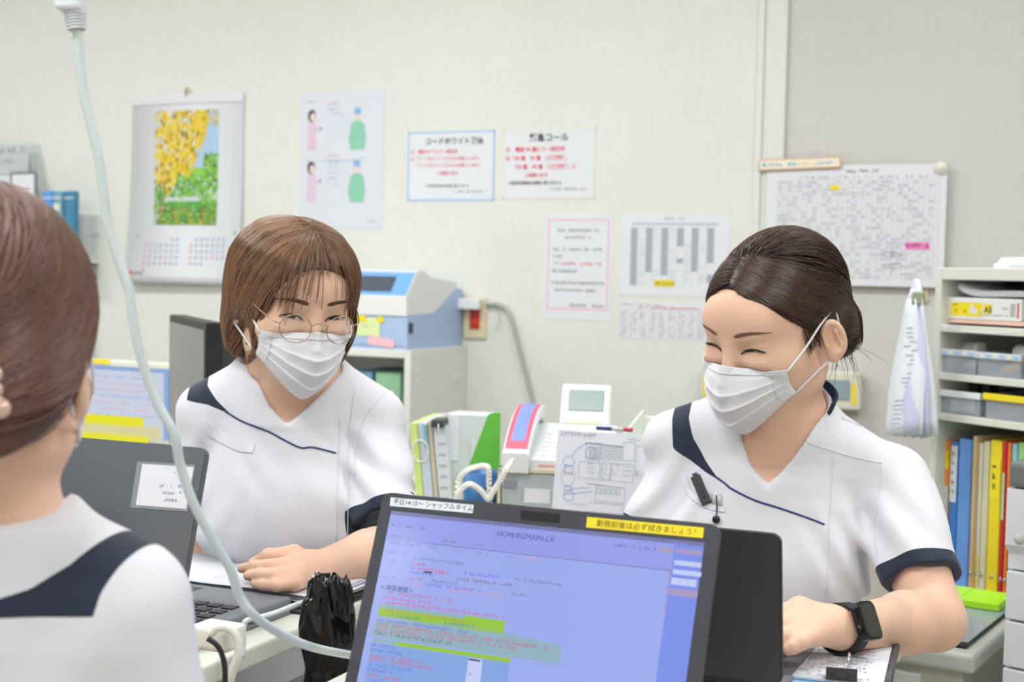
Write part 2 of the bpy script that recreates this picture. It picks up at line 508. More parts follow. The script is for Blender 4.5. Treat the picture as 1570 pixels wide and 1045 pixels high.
def make_mask(h, root, ear=(-1, 1)):
    nt_, nv = 61, 73
    t = np.linspace(-1, 1, nt_); v = np.linspace(0, 1, nv); T, Vv = np.meshgrid(t, v); s = np.abs(T)
    zc = np.interp(v, [0, .15, .4, .75, 1], [-0.015, -0.032, -0.058, -0.096, -0.117])[:, None]
    yf = np.interp(v, [0, .15, .3, .5, .75, .92, 1], [-0.0985, -0.1105, -0.1165, -0.1175, -0.110, -0.097, -0.084])[:, None]
    xe = np.interp(v, [0, .5, 1], [0.0580, 0.0600, 0.0600])[:, None]
    ye = np.interp(v, [0, .5, 1], [-0.052, -0.042, -0.033])[:, None]
    ze = np.interp(v, [0, .5, 1], [-0.026, -0.046, -0.066])[:, None]
    ridge = np.interp(v, [0, .25, .6, 1], [1.0, 0.55, 0.15, 0.0])[:, None]
    X = T * xe * (0.92 + 0.08 * s); c = 1 - np.sqrt(np.maximum(1 - (0.985 * s) ** 2.1, 0))
    Y = yf + (ye - yf) * (c * (1 - 0.25 * ridge) + 0.25 * ridge * s)
    Z = zc + (ze - zc) * s ** 1.4
    fold = np.zeros_like(Vv)
    for f0 in (0.30, 0.50, 0.70):                        # three pleats, each tucks under the one above
        u = (Vv - f0 + 0.02 * s) / 0.16
        fold += np.where((u > 0) & (u < 1), np.abs(1 - u) ** 1.5, 0) * 0.0034
    fold += np.exp(-((Vv - 0.06) / 0.02) ** 2) * 0.0008
    fold += 0.0009 * np.sin(T * 9 + Vv * 4) * np.sin(Vv * 7 + T * 2.0)
    Y = Y - fold * (0.35 + 0.65 * (1 - s ** 3)); X = X * (1 + fold * 3 * s)
    Pw = h.world(np.stack([X, Y, Z], -1).reshape(-1, 3))
    for _ in range(5):
        d = h.ev(Pw); m = np.maximum(0.0028 - d, 0); Pw = Pw + m[:, None] * h.grad(Pw)
    i = np.arange(nv - 1)[:, None] * nt_ + np.arange(nt_ - 1)[None]
    Q = np.stack([i, i + 1, i + nt_ + 1, i + nt_], -1).reshape(-1, 4)
    mk = obj('face_mask', np_mesh(Pw, Q), MASKM, root, True, True)
    sm = mk.modifiers.new('thickness', 'SOLIDIFY'); sm.thickness = 0.0012; sm.offset = 1
    G = Pw.reshape(nv, nt_, 3)
    shift = -Vector(root.location)
    for side in ear:
        col = 0 if side < 0 else nt_ - 1
        a, b2 = G[3, col], G[-5, col]
        earT = h.world(np.array([[side * 0.0795, 0.000, 0.012], [side * 0.080, 0.028, 0.018], [side * 0.078, 0.036, -0.015], [side * 0.078, 0.022, -0.040], [side * 0.0755, 0.002, -0.044]]))
        pts = smooth_path([a, a * .5 + earT[0] * .5 + 0.002 * h.A[:, 0] * side, *earT, b2], 6)
        q = MB().tube(pts, 0.0014, 7).build('ear_loop', LOOP, mk); q.data.transform(Matrix.Translation(shift))
        for (r0) in (G[1:12, col], ):
            pass
    # stitched side hems
    for col, in2 in ((0, 3), (nt_ - 1, nt_ - 4)):
        ln = G[2:-3, in2] + 0.0011 * np.array([h.grad(G[2:-3, in2])])[0]
        q = MB().tube(list(ln), 0.0005, 5).build('side_hem', SEAM, mk); q.data.transform(Matrix.Translation(shift))
    ln = G[5, 2:-2] + 0.0012 * h.grad(G[5, 2:-2])
    q = MB().tube(list(ln), 0.0006, 5).build('nose_wire_seam', SEAM, mk); q.data.transform(Matrix.Translation(shift))
    return mk

def grow(surf, starts, dirf, stop, n, step, off0, off1, rng, jit=0.15):
    """combed strands: walk along dirf on the surface; (S,3) starts -> (S,n,3)"""
    S = len(starts); p = surf.snap(starts.copy(), off0); out = [p.copy()]; prev = None
    off = off0 + (off1 - off0) * rng.random(S); alive = np.ones(S, bool)
    wob = rng.normal(size=(S, 3)) * jit
    for i in range(n - 1):
        d = dirf(p, i / n) + wob
        g = surf.grad(p); d = d - (d * g).sum(1)[:, None] * g
        d /= np.linalg.norm(d, axis=1, keepdims=True) + 1e-9
        if prev is not None: d = 0.55 * d + 0.45 * prev; d /= np.linalg.norm(d, axis=1, keepdims=True) + 1e-9
        prev = d
        q = surf.snap(p + d * step, off, 1)
        alive &= ~stop(q)
        p = np.where(alive[:, None], q, p + d * step * 0.02)
        out.append(p.copy())
    return np.stack(out, 1)

def hair_obj(surf, lo, hi, h, paths_list, material, root, tone_base=0.25, seed=3):
    V, Q = polygonize(surf, lo, hi, h)
    rng = np.random.default_rng(seed)
    tones = [np.full(len(V), tone_base)]; Vs = [V]; Qs = [Q]; n = len(V)
    for paths, r0, tb, tv in paths_list:
        S, T, _ = paths.shape
        rr = r0 * (0.6 + 0.8 * rng.random((S, 1))) * np.interp(np.linspace(0, 1, T), [0, .1, .8, 1], [.5, 1, .8, .15])[None]
        v, q, tn = strands_mesh(paths, rr, 3, seed)
        Vs.append(v); Qs.append(q + n); tones.append(np.clip(tb + tv * (tn - 0.5), 0, 1)); n += len(v)
    me = np_mesh(np.concatenate(Vs), np.concatenate(Qs)); set_attr(me, 'tone', np.concatenate(tones))
    o = obj('hair', me, material, root, True, True)
    return o

def wrinkle(c, r, amp, ax, freq, ph=0.0):
    """a local set of cloth folds: centre, reach, depth, direction across the folds, folds per metre"""
    c = np.array(c, float); ax = np.array(ax, float); ax = ax / np.linalg.norm(ax)
    def f(p):
        q = p - c; w = np.exp(-(q * q).sum(1) / (r * r))
        s = q @ ax + 0.012 * np.sin(q @ np.array([21, 13, 17.0]) + ph)
        return amp * w * np.sin(2 * math.pi * freq * s + ph)
    return f
def soft_noise(p, amp, fr, ph=0.0):
    a = np.sin(p @ np.array([1.0, 0.6, 0.3]) * fr + ph) * np.sin(p @ np.array([-0.4, 0.9, 0.7]) * fr * 1.3 + 1.7 + ph) * np.sin(p @ np.array([0.2, -0.5, 1.0]) * fr * 0.8 + 0.6)
    return amp * a

def torso_ops(sh, off, sc=0.80, bust=1.0, shw=0.120, shz=-0.066, hip=1.0):
    o = off
    sh.loft([(0.015, 0, 0.005, .058 + o, .055 + o), (-0.03, 0, 0.008, .090 + o, .066 + o), (-0.08, 0, 0.008, .140 * sc + o, .084 + o), (-0.15, 0, 0.004, .150 * sc + o, .098 + o),
             (-0.24, 0, 0.0, .146 * sc + o, .098 + o), (-0.34, 0, 0.002, .136 * sc + o, .094 + o), (-0.44, 0, 0.0, .146 * sc * hip + o, .102 + o), (-0.60, 0, 0.0, .165 * sc * hip + o, .115 + o)])
    for s in (-1, 1):
        sh.cone((s * 0.030, 0.012, 0.004), (s * shw, 0.008, shz + 0.012), 0.034 + o, 0.037 + o, 0.03)
        if bust: sh.ell((s * 0.058, -0.062, -0.185), (0.060 + o, 0.050 * bust + o, 0.070 + o), 0.05)
    return sh

def simple_hand(body, e_, w_, sg):
    """a relaxed hand at the end of a forearm: palm, four bent fingers and a thumb on side sg"""
    d = (w_ - e_) / np.linalg.norm(w_ - e_); sd = np.cross(d, np.array([0, 0, 1.0])); sd /= np.linalg.norm(sd); dz = np.array([0, 0, -1.0]); tips = []
    for k, o_ in enumerate((-0.027, -0.009, 0.009, 0.026)):
        m_ = w_ + d * 0.085 + sd * o_; L = (0.066, 0.074, 0.070, 0.056)[k] if sg < 0 else (0.056, 0.070, 0.074, 0.066)[k]
        body.cone(w_, m_, 0.018, 0.012, 0.012)
        body.chain([m_, m_ + d * L * .5 + dz * 0.004, m_ + d * L * .8 + dz * 0.016, m_ + d * L + dz * 0.028], [0.011, 0.0095, 0.0085, 0.007], 0.003, 0.006); tips.append(m_ + d * L + dz * .028)
    body.chain([w_ + d * 0.02 + sd * 0.01 * sg, w_ + d * 0.06 + sd * 0.045 * sg + dz * .01, w_ + d * 0.10 + sd * 0.055 * sg + dz * .02], [0.014, 0.0115, 0.008], 0.004, 0.01)
    return tips

def person_body(root, body, boxes):
    Vs, Qs, n, done = [], [], 0, []
    for lo, hi, h in boxes:
        V, Q = polygonize(body, lo, hi, h)
        for l2, h2 in done:                              # finer pieces replace the coarse surface
            ins = ((V > l2 + 0.005) & (V < h2 - 0.005)).all(1); Q = Q[~ins[Q].all(1)]
        done.append((np.array(lo), np.array(hi))); Vs.append(V); Qs.append(Q + n); n += len(V)
    return obj('body', np_mesh(np.concatenate(Vs), np.concatenate(Qs)), SKIN, root, True, True)

def pipe_on(sh, pxs, d0, r, off=0.0004, n=8, raw=False):
    """tube lying on a surface: picture points give the places, the tube follows the cloth"""
    pts = np.array(smooth_path([(a, b, 0) for a, b in pxs], n))
    o = np.array([P(a, b, d0) for a, b, _ in pts]); d = np.array([ray(a, b) for a, b, _ in pts])
    q = sh.march(o, d, off, 80)
    if raw: return q
    q = q[np.abs(sh.ev(q) - off) < 0.002]            # only where the cloth is
    return MB().tube(list(q), r, 6)
def make_person_a():
    d0 = 1.91
    HA = frame(29, 17, 2); HO = P(451, 458, d0)
    TA = frame(6, 13, 1); N = P(447, 583, 1.945)
    base = np.array([N[0], N[1], 0.45])
    root = thing('person', 'seated person with round wire glasses and brown bob, a hand resting on papers', 'person', base)
    head = head_shape(HA, HO, 0.05)
    tw = lambda *p: N + TA @ np.array(p, float)          # torso-local to world
    shL, shR = tw(-0.106, 0.01, -0.066), tw(0.113, 0.01, -0.066)
    elR, wrR = P(604, 842, 1.88), P(486, 872, 1.787)
    elL, wrL = P(272, 800, 2.02), P(330, 950, 2.0)
    body = Shape()
    body.group(head, 0.0, 'u', HO, 0.145)
    body.cone(HO + HA @ np.array([0, 0.030, -0.055]), tw(0, 0.012, 0.0), 0.047, 0.052, 0.03)
    tor = Shape(TA, N); torso_ops(tor, -0.005, 0.72)
    body.group(tor, 0.03, 'u')
    up = lambda a, b, t: a + (b - a) * t
    body.chain([shR, elR, up(elR, wrR, .35), wrR], [0.038, 0.035, 0.0345, 0.0225], 0.012, 0.03)
    body.chain([shL, elL, up(elL, wrL, .35), wrL], [0.038, 0.034, 0.034, 0.022], 0.012, 0.03)
    ltips = simple_hand(body, elL, wrL, -1)
    # hand: palm bones, then four fingers and the thumb, fingertips to image left
    W = wrR
    mcp = [P(450, 850, 1.772), P(456, 864, 1.750), P(456, 879, 1.732), P(450, 892, 1.718)]
    for m_, r0 in zip(mcp, (0.0125, 0.0125, 0.012, 0.0115)): body.cone(W, m_, 0.017, r0, 0.012)
    fingers = [
        [mcp[0], P(412, 852, 1.750), P(391, 864, 1.765), P(396, 876, 1.778)],
        [mcp[1], P(418, 868, 1.726), P(390, 868, 1.736), P(371, 871, 1.746)],
        [mcp[2], P(422, 883, 1.708), P(398, 881, 1.718), P(380, 882, 1.728)],
        [mcp[3], P(424, 897, 1.698), P(404, 896, 1.706), P(391, 894, 1.715)]]
    rad = [(0.0118, 0.0098, 0.0084, 0.0070), (0.0118, 0.0096, 0.0080, 0.0062), (0.0112, 0.0092, 0.0078, 0.0062), (0.0102, 0.0082, 0.0070, 0.0056)]
    for f, r in zip(fingers, rad): body.chain(f, r, 0.003, 0.006)
    body.chain([up(W, mcp[0], .35), P(428, 880, 1.785), P(402, 884, 1.778), P(384, 880, 1.772)], [0.014, 0.011, 0.0095, 0.0075], 0.004, 0.01)
    lo = np.minimum(HO - 0.16, N - 0.2); 
    hlo, hhi = HO - np.array([.125, .125, .17]), HO + np.array([.125, .125, .13])
    allp = np.array([shL, shR, elL, elR, wrL, wrR, tw(0, 0, -0.3)] + ltips + [q for f in fingers for q in f])
    hand = np.array([q for f in fingers for q in f] + [W])
    person_body(root, body, [(hlo, hhi, 0.0018), (hand.min(0) - 0.02, hand.max(0) + 0.02, 0.0012), (np.append(allp.min(0)[:2] - 0.06, allp.min(0)[2] - .06), np.append(allp.max(0)[:2] + 0.06, hlo[2] + 0.01), 0.0035)])
    for f, r in zip(fingers[1:], rad[1:]):               # nails
        tip, pre = f[3], f[2]; t = (tip - pre) / np.linalg.norm(tip - pre)
    make_face(head, root, brow_mat('brow_dark_brown', s2l(86, 60, 48)), open_=0.0030, arch=0.0030, brow_z=0.0215, brow_tilt=-0.002, gaze=-0.002)
    make_mask(head, root)

    # ---- scrub top
    g = Shape()
    gt = Shape(TA, N); torso_ops(gt, 0.006, 0.72)
    g.group(gt, 0.0)
    g.cone(HO + HA @ np.array([0, 0.030, -0.055]), tw(0, 0.012, 0.0), 0.053, 0.058, 0.03)
    sl = []
    for s_, e_, hem, r0, r1 in ((shR, elR, 0.78, 0.046, 0.050), (shL, elL, 0.78, 0.046, 0.052)):
        t = (e_ - s_); L = np.linalg.norm(t); t = t / L; H = s_ + t * L * hem
        sv = Shape()
        sv.cone(s_, H + t * 0.03, r0, r1, 0.0); sv.plane(H, t, 0.002, 's')
        sv.cone(H + t * 0.02, H + t * 0.12, r1 - 0.009, r1 - 0.003, 0.003, 's')
        g.group(sv, 0.014, 'u', (s_ + H) / 2, L * hem / 2 + 0.09); sl.append((s_, H, t, r1))
    toloc = lambda px, d: ((P(*px, d) - N) @ TA)[[0, 2]]
    vee = [toloc(p, 1.87) for p in ((388, 520), (391, 560), (398, 596), (412, 630), (438, 660), (462, 640), (488, 618), (522, 592), (530, 520))]
    # neck opening: a ring round the neck and a V in front
    def neck(p):
        q = (p - N) @ TA
        ring = np.hypot(q[:, 0] / 0.066, (q[:, 1] - 0.004) / 0.062); ring = (ring - 1) * 0.062
        ring = smax(ring, -(q[:, 2] + 0.06), 0.01)
        v = -poly_sd(vee, q[:, 0], q[:, 2])
        v = smax(v, q[:, 1] - 0.0, 0.004)
        return smin(ring, v, 0.006)
    g.fn(neck, 0.004, 's', N, 0.16)
    fo = [wrinkle(tw(0.135, -0.05, -0.16), 0.07, 0.006, TA @ np.array([0.8, 0, 0.6]), 26, .4), wrinkle(tw(-0.135, -0.05, -0.15), 0.07, 0.005, TA @ np.array([-0.8, 0, 0.6]), 24, 1.4),
          wrinkle(up(shR, elR, .55), 0.08, 0.005, TA @ np.array([.5, 0, 1]), 20), wrinkle(tw(0.02, -0.1, -0.30), 0.12, 0.004, TA @ np.array([1, 0, .25]), 13, .6),
          wrinkle(tw(-0.05, -0.1, -0.08), 0.05, 0.0018, TA @ np.array([.7, 0, .7]), 20, .6)]
    g.disp = lambda p: sum(f(p) for f in fo) + soft_noise(p, 0.0022, 26, .5) * (np.abs(((p - N) @ TA)[:, 2] + 0.3) < 0.25)
    glo = np.minimum(tw(0, 0, -0.44), np.minimum(elL, shL)) - np.array([.06, .12, .0]); pts = np.array([tw(-.2, -.14, -.40), tw(.2, .14, -.40), tw(-.2, .14, .03), tw(.2, -.14, .03), elL, elR, shL, shR])
    V, Q = polygonize(g, pts.min(0) - 0.04, pts.max(0) + 0.05, 0.003)
    me = np_mesh(V, Q)
    q = (V - N) @ TA
    def on_cloth(px):
        c = g.march(P(*px, 1.5)[None], ray(*px)[None], 0.0, 80)
        return ((c[0] - N) @ TA)[[0, 2]] if abs(g.ev(c)[0]) < 0.004 else toloc(px, 1.875)
    yoke = [on_cloth(p) for p in ((288, 560), (312, 572), (318, 590), (332, 613), (356, 637), (342, 630), (318, 620), (286, 613))]
    nv = np.minimum(poly_sd(yoke, q[:, 0], q[:, 2]), 0.10 - q[:, 1])
    for s_, H, t, r1 in sl:
        w = V - H; a = w @ t; rad_ = np.linalg.norm(w - a[:, None] * t, axis=1)
        nv = np.maximum(nv, np.minimum(np.minimum(a + 0.017, 0.03 - a), 0.060 - rad_))
    set_attr(me, 'navy', nv)
    top = obj('scrub_top', me, SCRUB, root, True, True)
    off = Matrix.Translation(-Vector(root.location))
    def sub(mb, name, m):
        o = mb.build(name, m, top); o.data.transform(off); return o
    sub(pipe_on(g, [(345, 630), (372, 646), (411, 661), (437, 675), (461, 686), (480, 685.5), (515, 694)], 1.6, 0.0013), 'piping', PIPING)
    sub(pipe_on(g, [(521, 640), (519, 700), (517, 770), (515, 830)], 1.6, 0.0007), 'placket_seam', SEAM)
    sub(pipe_on(g, [(545, 590), (536, 660), (534, 740), (533, 830)], 1.6, 0.0007), 'front_seam', SEAM)
    sub(pipe_on(g, [(590, 600), (560, 640), (546, 690), (543, 730)], 1.6, 0.0007), 'sleeve_seam', SEAM)
    # slanted breast pocket: a welt band
    up_ = pipe_on(g, [(322, 650), (345, 664), (370, 676), (391, 680)], 1.6, 0, 0.0008, raw=True)
    dn_ = pipe_on(g, [(317, 664), (341, 680), (366, 691), (387, 694)], 1.6, 0, 0.0010, raw=True)
    n = len(up_); V = np.concatenate([up_, dn_]); Q = [(i, i + 1, n + i + 1, n + i) for i in range(n - 1)]
    pk = obj('pocket_welt', np_mesh(V, Q), MATS['scrub_white'] if 'scrub_white' in MATS else mat('scrub_white', s2l(229, 229, 236), 0.8), top, True); pk.data.transform(off); pk.data.polygons.foreach_set('use_smooth', [False] * len(pk.data.polygons))
    so = pk.modifiers.new('t', 'SOLIDIFY'); so.thickness = 0.0016; so.offset = 0
    # black undersleeve below the hem
    s_, H, t, r1 = sl[0]
    us = Shape(); us.cone(H - t * 0.04, H + t * 0.032, 0.0425, 0.0405, 0.0); us.plane(H + t * 0.027, t, 0.003, 's'); us.plane(H - t * 0.035, -t, 0.003, 's')
    us.disp = lambda p: 0.0018 * np.sin(((p - H) @ t) * 420 + 1.5 * np.sin((p @ np.array([40, 30, 20.0]))))
    V, Q = polygonize(us, H - 0.09, H + 0.09, 0.002)
    obj('undersleeve', np_mesh(V, Q), BLACKCLOTH, root, True, True)

    # ---- hair: chin-length bob with a thin fringe
    hs = Shape(HA, HO)
    hs.ell((0, 0.016, 0.026), (0.081, 0.099, 0.081))
    hs.loft([(0.088, 0, 0.018, 0.056, 0.070), (0.072, 0, 0.018, 0.072, 0.086), (0.05, 0, 0.018, 0.083, 0.097), (0.0, 0, 0.018, 0.0865, 0.099), (-0.05, 0, 0.018, 0.085, 0.095), (-0.085, 0, 0.020, 0.076, 0.086), (-0.098, 0, 0.022, 0.066, 0.078)], 0.02, ex=2.05, cap=0.02)
    hs.ell((0.004, -0.108, -0.035), (0.074, 0.098, 0.104), 0.012, 's')
    hs.cone((0, -0.02, -0.06), (0, -0.03, -0.14), 0.068, 0.062, 0.012, 's')
    for s in (-1,): hs.ell((s * 0.085, -0.018, -0.056), (0.026, 0.036, 0.038), 0.01, 's')
    rng = np.random.default_rng(11)
    hw = lambda a: hs.world(np.asarray(a, float))
    S = 2600
    py = rng.uniform(-0.066, 0.075, S); side = np.where(rng.random(S) < 0.5, -1, 1)
    st = np.stack([0.006 + side * rng.uniform(0.0, 0.012, S), py, np.full(S, 0.108)], 1)
    ax, az, ay = HA[:, 0], HA[:, 2], HA[:, 1]
    sw = side[:, None] * ax[None]
    def dirf(p, t):
        q = (p - HO) @ HA
        k = np.clip((q[:, 2] + 0.02) / 0.13, 0, 1)[:, None]
        back = np.clip((py + 0.0) / 0.075, -0.4, 1)[:, None]
        inw = np.clip((-0.055 - q[:, 2]) / 0.05, 0, 1)[:, None]
        return sw * (0.35 + 0.9 * k) - az * 0.9 + ay * (0.75 * back * k + 0.12) - 0.5 * inw * np.sign(q[:, :1]) * ax
    endz = -0.088 + rng.normal(0, 0.006, S)
    stop = lambda p: ((p - HO) @ HA)[:, 2] < endz
    paths = grow(hs, hw(st), dirf, stop, 38, 0.0076, 0.0006, 0.0042, rng, 0.13)
    # loose strands in front of either ear and the fringe over the forehead
    both = Shape(); both.group(hs, 0.0, 'u', HO, 0.2); both.group(head, 0.012, 'u', HO, 0.145)
    S2 = 190; fx = np.concatenate([rng.normal(-0.047, 0.007, 32), rng.normal(-0.020, 0.008, 16), rng.normal(0.046, 0.008, 32), rng.uniform(-0.01, 0.03, 5), rng.uniform(-0.055, 0.055, 105)])
    st2 = np.stack([0.006 + fx * 0.25, rng.uniform(-0.055, -0.02, S2), np.full(S2, 0.106)], 1)
    e2 = 0.024 + rng.normal(0, 0.008, S2) - 0.014 * (np.abs(fx) > 0.042); e2[85:] = rng.uniform(0.058, 0.080, 105)
    fan = fx[:, None] * 14.0
    def dir2(p, t): return -az * 1.0 + ax[None] * fan * (1.1 - 0.9 * t) - ay * 0.6
    p2 = grow(both, head.world(st2), dir2, lambda p: ((p - HO) @ HA)[:, 2] < e2, 36, 0.0044, 0.003, 0.005, rng, 0.06)
    S3 = 60; fx3 = np.where(rng.random(S3) < 0.4, -1, 1)
    st3 = np.stack([fx3 * 0.070, -0.034 + rng.uniform(-.008, .01, S3), np.full(S3, 0.03)], 1)
    e3 = np.where(fx3 > 0, -0.075, -0.012) + rng.normal(0, 0.012, S3)
    p3 = grow(head, head.world(st3), lambda p, t: np.tile(-az - 0.1 * ay, (S3, 1)), lambda p: ((p - HO) @ HA)[:, 2] < e3, 30, 0.0045, 0.010, 0.006, rng, 0.08)
    m = hair_mat('hair_brown', s2l(74, 51, 39), s2l(160, 118, 86))
    hair_obj(hs, HO - 0.15, HO + 0.15, 0.0028, [(paths, 0.0009, 0.42, 0.6), (p2, 0.0006, 0.5, 0.5), (p3, 0.0007, 0.35, 0.5)], m, root)

    # ---- round wire glasses
    gl = bpy.data.objects.new('glasses', None); COL.objects.link(gl); gl.parent = root
    gm = mat('gold_wire', s2l(190, 170, 150), 0.25, 0.9); lm = mat('spectacle_lens', (0.95, 0.96, 0.97), 0.02, alpha=0.06)
    cz, cy = -0.0085, -0.106
    for s in (-1, 1):
        an = np.linspace(0, 2 * math.pi, 41)
        gx = s * 0.0318 + 0.0208 * np.cos(an)
        loc = np.stack([gx, cy + 0.009 * (np.abs(gx) / 0.053) ** 2 + 0.16 * 0.0185 * np.sin(an), cz + 0.0185 * np.sin(an)], 1)
        w = head.world(loc); b = MB().tube(list(w), 0.0008, 7, cap=False); o = b.build('rim', gm, gl); o.data.transform(off)
        V = np.concatenate([w[:-1], w[:-1].mean(0)[None]]); o = obj('lens', np_mesh(V, [(i, (i + 1) % 40, 40) for i in range(40)]), lm, gl); o.data.transform(off)
        tp = head.world(np.array([[s * 0.0522, cy + 0.010, cz + 0.004], [s * 0.064, cy + 0.020, cz + 0.008], [s * 0.0775, -0.03, cz + 0.016], [s * 0.082, 0.012, cz + 0.022], [s * 0.080, 0.034, cz - 0.004]]))
        o = MB().tube(smooth_path(tp, 6), 0.0009, 7).build('temple_arm', gm, gl); o.data.transform(off)
        pd = head.world(np.array([[s * 0.0105, cy + 0.002, cz + 0.002], [s * 0.0095, cy + 0.009, cz - 0.004]])); o = MB().tube(list(pd), [0.0006, 0.0026], 7).build('nose_pad', mat('nose_pad_clear', s2l(200, 190, 160), 0.2), gl); o.data.transform(off)
    br = head.world(np.array([[-0.0115, cy, cz + 0.005], [-0.005, cy - 0.003, cz + 0.0095], [0.005, cy - 0.003, cz + 0.0095], [0.0115, cy, cz + 0.005]]))
    o = MB().tube(smooth_path(br, 5), 0.0009, 7).build('bridge', gm, gl); o.data.transform(off)
    return root, (N, TA)
PERSON_A, FRAME_A = make_person_a()
def make_person_b():
    HA = frame(-49, 21, 4); HO = P(1182, 499, 1.76)
    TA = frame(-13, 15, 6); N = P(1188, 648, 1.80)
    base = np.array([N[0], N[1], 0.45])
    root = thing('person', 'smiling seated person with dark hair in a bun, white scrub top, mask and black watch', 'person', base)
    head = head_shape(HA, HO, 0.5)
    tw = lambda *p: N + TA @ np.array(p, float)
    up = lambda a, b, t: a + (b - a) * t
    shL, shR = tw(-0.098, 0.01, -0.060), tw(0.160, 0.01, -0.062)
    elR, wrR = P(1432, 950, 1.69), P(1298, 962, 1.545)
    elL, wrL = P(985, 870, 1.84), P(1012, 928, 1.69)
    body = Shape()
    body.group(head, 0.0, 'u', HO, 0.145)
    body.cone(HO + HA @ np.array([0, 0.018, -0.055]), tw(0, 0.012, 0.0), 0.047, 0.052, 0.03)
    tor = Shape(TA, N); torso_ops(tor, -0.005, 0.96, 1.0, 0.128, -0.062, 1.2)
    body.group(tor, 0.035, 'u')
    body.chain([shR, elR, up(elR, wrR, .35), wrR], [0.040, 0.0365, 0.0355, 0.0235], 0.014, 0.03)
    body.chain([shL, elL, up(elL, wrL, .35), wrL], [0.040, 0.035, 0.034, 0.023], 0.012, 0.03)
    ltips = simple_hand(body, elL, wrL, -1)
    W = wrR
    mcp = [P(1226, 932, 1.531), P(1231, 948, 1.513), P(1238, 962, 1.499), P(1248, 974, 1.487)]
    for m_, r0 in zip(mcp, (0.0125, 0.0125, 0.012, 0.0115)): body.cone(up(W, elR, -0.02), m_, 0.019, r0, 0.014)
    fingers = [
        [mcp[0], P(1196, 940, 1.517), P(1172, 962, 1.513), P(1158, 978, 1.513)],
        [mcp[1], P(1198, 958, 1.491), P(1172, 976, 1.487), P(1152, 990, 1.487)],
        [mcp[2], P(1206, 976, 1.477), P(1182, 990, 1.473), P(1166, 1000, 1.473)],
        [mcp[3], P(1228, 984, 1.467), P(1217, 991, 1.465), P(1208, 996, 1.465)]]
    rad = [(0.0118, 0.0100, 0.0086, 0.0072), (0.0120, 0.0100, 0.0086, 0.0070), (0.0114, 0.0096, 0.0084, 0.0068), (0.0104, 0.0086, 0.0076, 0.0064)]
    for f, r in zip(fingers, rad): body.chain(f, r, 0.003, 0.007)
    body.chain([up(W, mcp[0], .3), P(1232, 952, 1.550), P(1204, 966, 1.547), P(1184, 978, 1.537)], [0.014, 0.0125, 0.0105, 0.008], 0.004, 0.01)
    hlo, hhi = HO - np.array([.125, .125, .185]), HO + np.array([.125, .125, .13])
    allp = np.array([shL, shR, elL, elR, wrL, wrR, tw(0, 0, -0.3)] + ltips)
    hand = np.array([q for f in fingers for q in f] + [W, up(W, elR, .3)])
    person_body(root, body, [(hlo, hhi, 0.0018), (hand.min(0) - 0.025, hand.max(0) + 0.025, 0.0012), (allp.min(0) - 0.06, np.append(allp.max(0)[:2] + 0.06, hlo[2] + 0.01), 0.003)])
    make_face(head, root, brow_mat('brow_brown', s2l(120, 88, 74)), open_=0.0011, arch=0.0048, brow_z=0.0215, brow_tilt=0.001, gaze=-0.003, brow_w=0.0023)
    V, Q = strip(head, np.array([0.0245, 0.0252, 0.0259]), np.full(3, -0.0245), np.array([.0002, .0008, .0002]), 0.001)
    obj('mole', np_mesh(V, Q), LASH, root, True, True)
    make_mask(head, root)

    g = Shape()
    gt = Shape(TA, N); torso_ops(gt, 0.006, 0.96, 1.0, 0.128, -0.062, 1.2)
    g.group(gt, 0.0)
    g.cone(HO + HA @ np.array([0, 0.018, -0.055]), tw(0, 0.012, 0.0), 0.053, 0.058, 0.035)
    sl = []
    for s_, e_, hem, r0, r1 in ((shR, elR, 0.72, 0.049, 0.053), (shL, elL, 0.78, 0.048, 0.053)):
        t = (e_ - s_); L = np.linalg.norm(t); t = t / L; H = s_ + t * L * hem
        sv = Shape()
        sv.cone(s_, H + t * 0.03, r0, r1, 0.0); sv.plane(H, t, 0.002, 's')
        sv.cone(H + t * 0.02, H + t * 0.12, r1 - 0.009, r1 - 0.003, 0.003, 's')
        g.group(sv, 0.014, 'u', (s_ + H) / 2, L * hem / 2 + 0.09); sl.append((s_, H, t, r1))
    toloc = lambda px, d: ((P(*px, d) - N) @ TA)[[0, 2]]
    vee = [toloc(p, 1.72) for p in ((1122, 600), (1130, 650), (1134, 694), (1147, 732), (1175, 764), (1202, 732), (1230, 694), (1250, 655), (1262, 610), (1266, 570))]
    def neck(p):
        q = (p - N) @ TA
        ring = np.hypot(q[:, 0] / 0.064, (q[:, 1] - 0.004) / 0.062); ring = (ring - 1) * 0.062
        ring = smax(ring, -(q[:, 2] + 0.06), 0.01)
        v = -poly_sd(vee, q[:, 0], q[:, 2]); v = smax(v, q[:, 1], 0.004)
        return smin(ring, v, 0.006)
    g.fn(neck, 0.004, 's', N, 0.16)
    fo = [wrinkle(tw(0.125, -0.05, -0.17), 0.07, 0.006, TA @ np.array([0.8, 0, 0.6]), 24, .4), wrinkle(tw(-0.125, -0.06, -0.13), 0.07, 0.0055, TA @ np.array([-0.8, 0, 0.6]), 22, 1.4),
          wrinkle(up(shR, elR, .5), 0.08, 0.0045, TA @ np.array([.6, 0, 1]), 18), wrinkle(tw(0.05, -0.1, -0.30), 0.12, 0.004, TA @ np.array([1, 0, .2]), 13, .6)]
    g.disp = lambda p: sum(f(p) for f in fo) + soft_noise(p, 0.0022, 24, 1.5) * (np.abs(((p - N) @ TA)[:, 2] + 0.3) < 0.25)
    pts = np.array([tw(-.2, -.14, -.46), tw(.2, .14, -.46), tw(-.2, .14, .03), tw(.2, -.14, .03), sl[0][1], sl[1][1], shL, shR])
    V, Q = polygonize(g, pts.min(0) - 0.05, pts.max(0) + 0.06, 0.003)
    me = np_mesh(V, Q); q = (V - N) @ TA
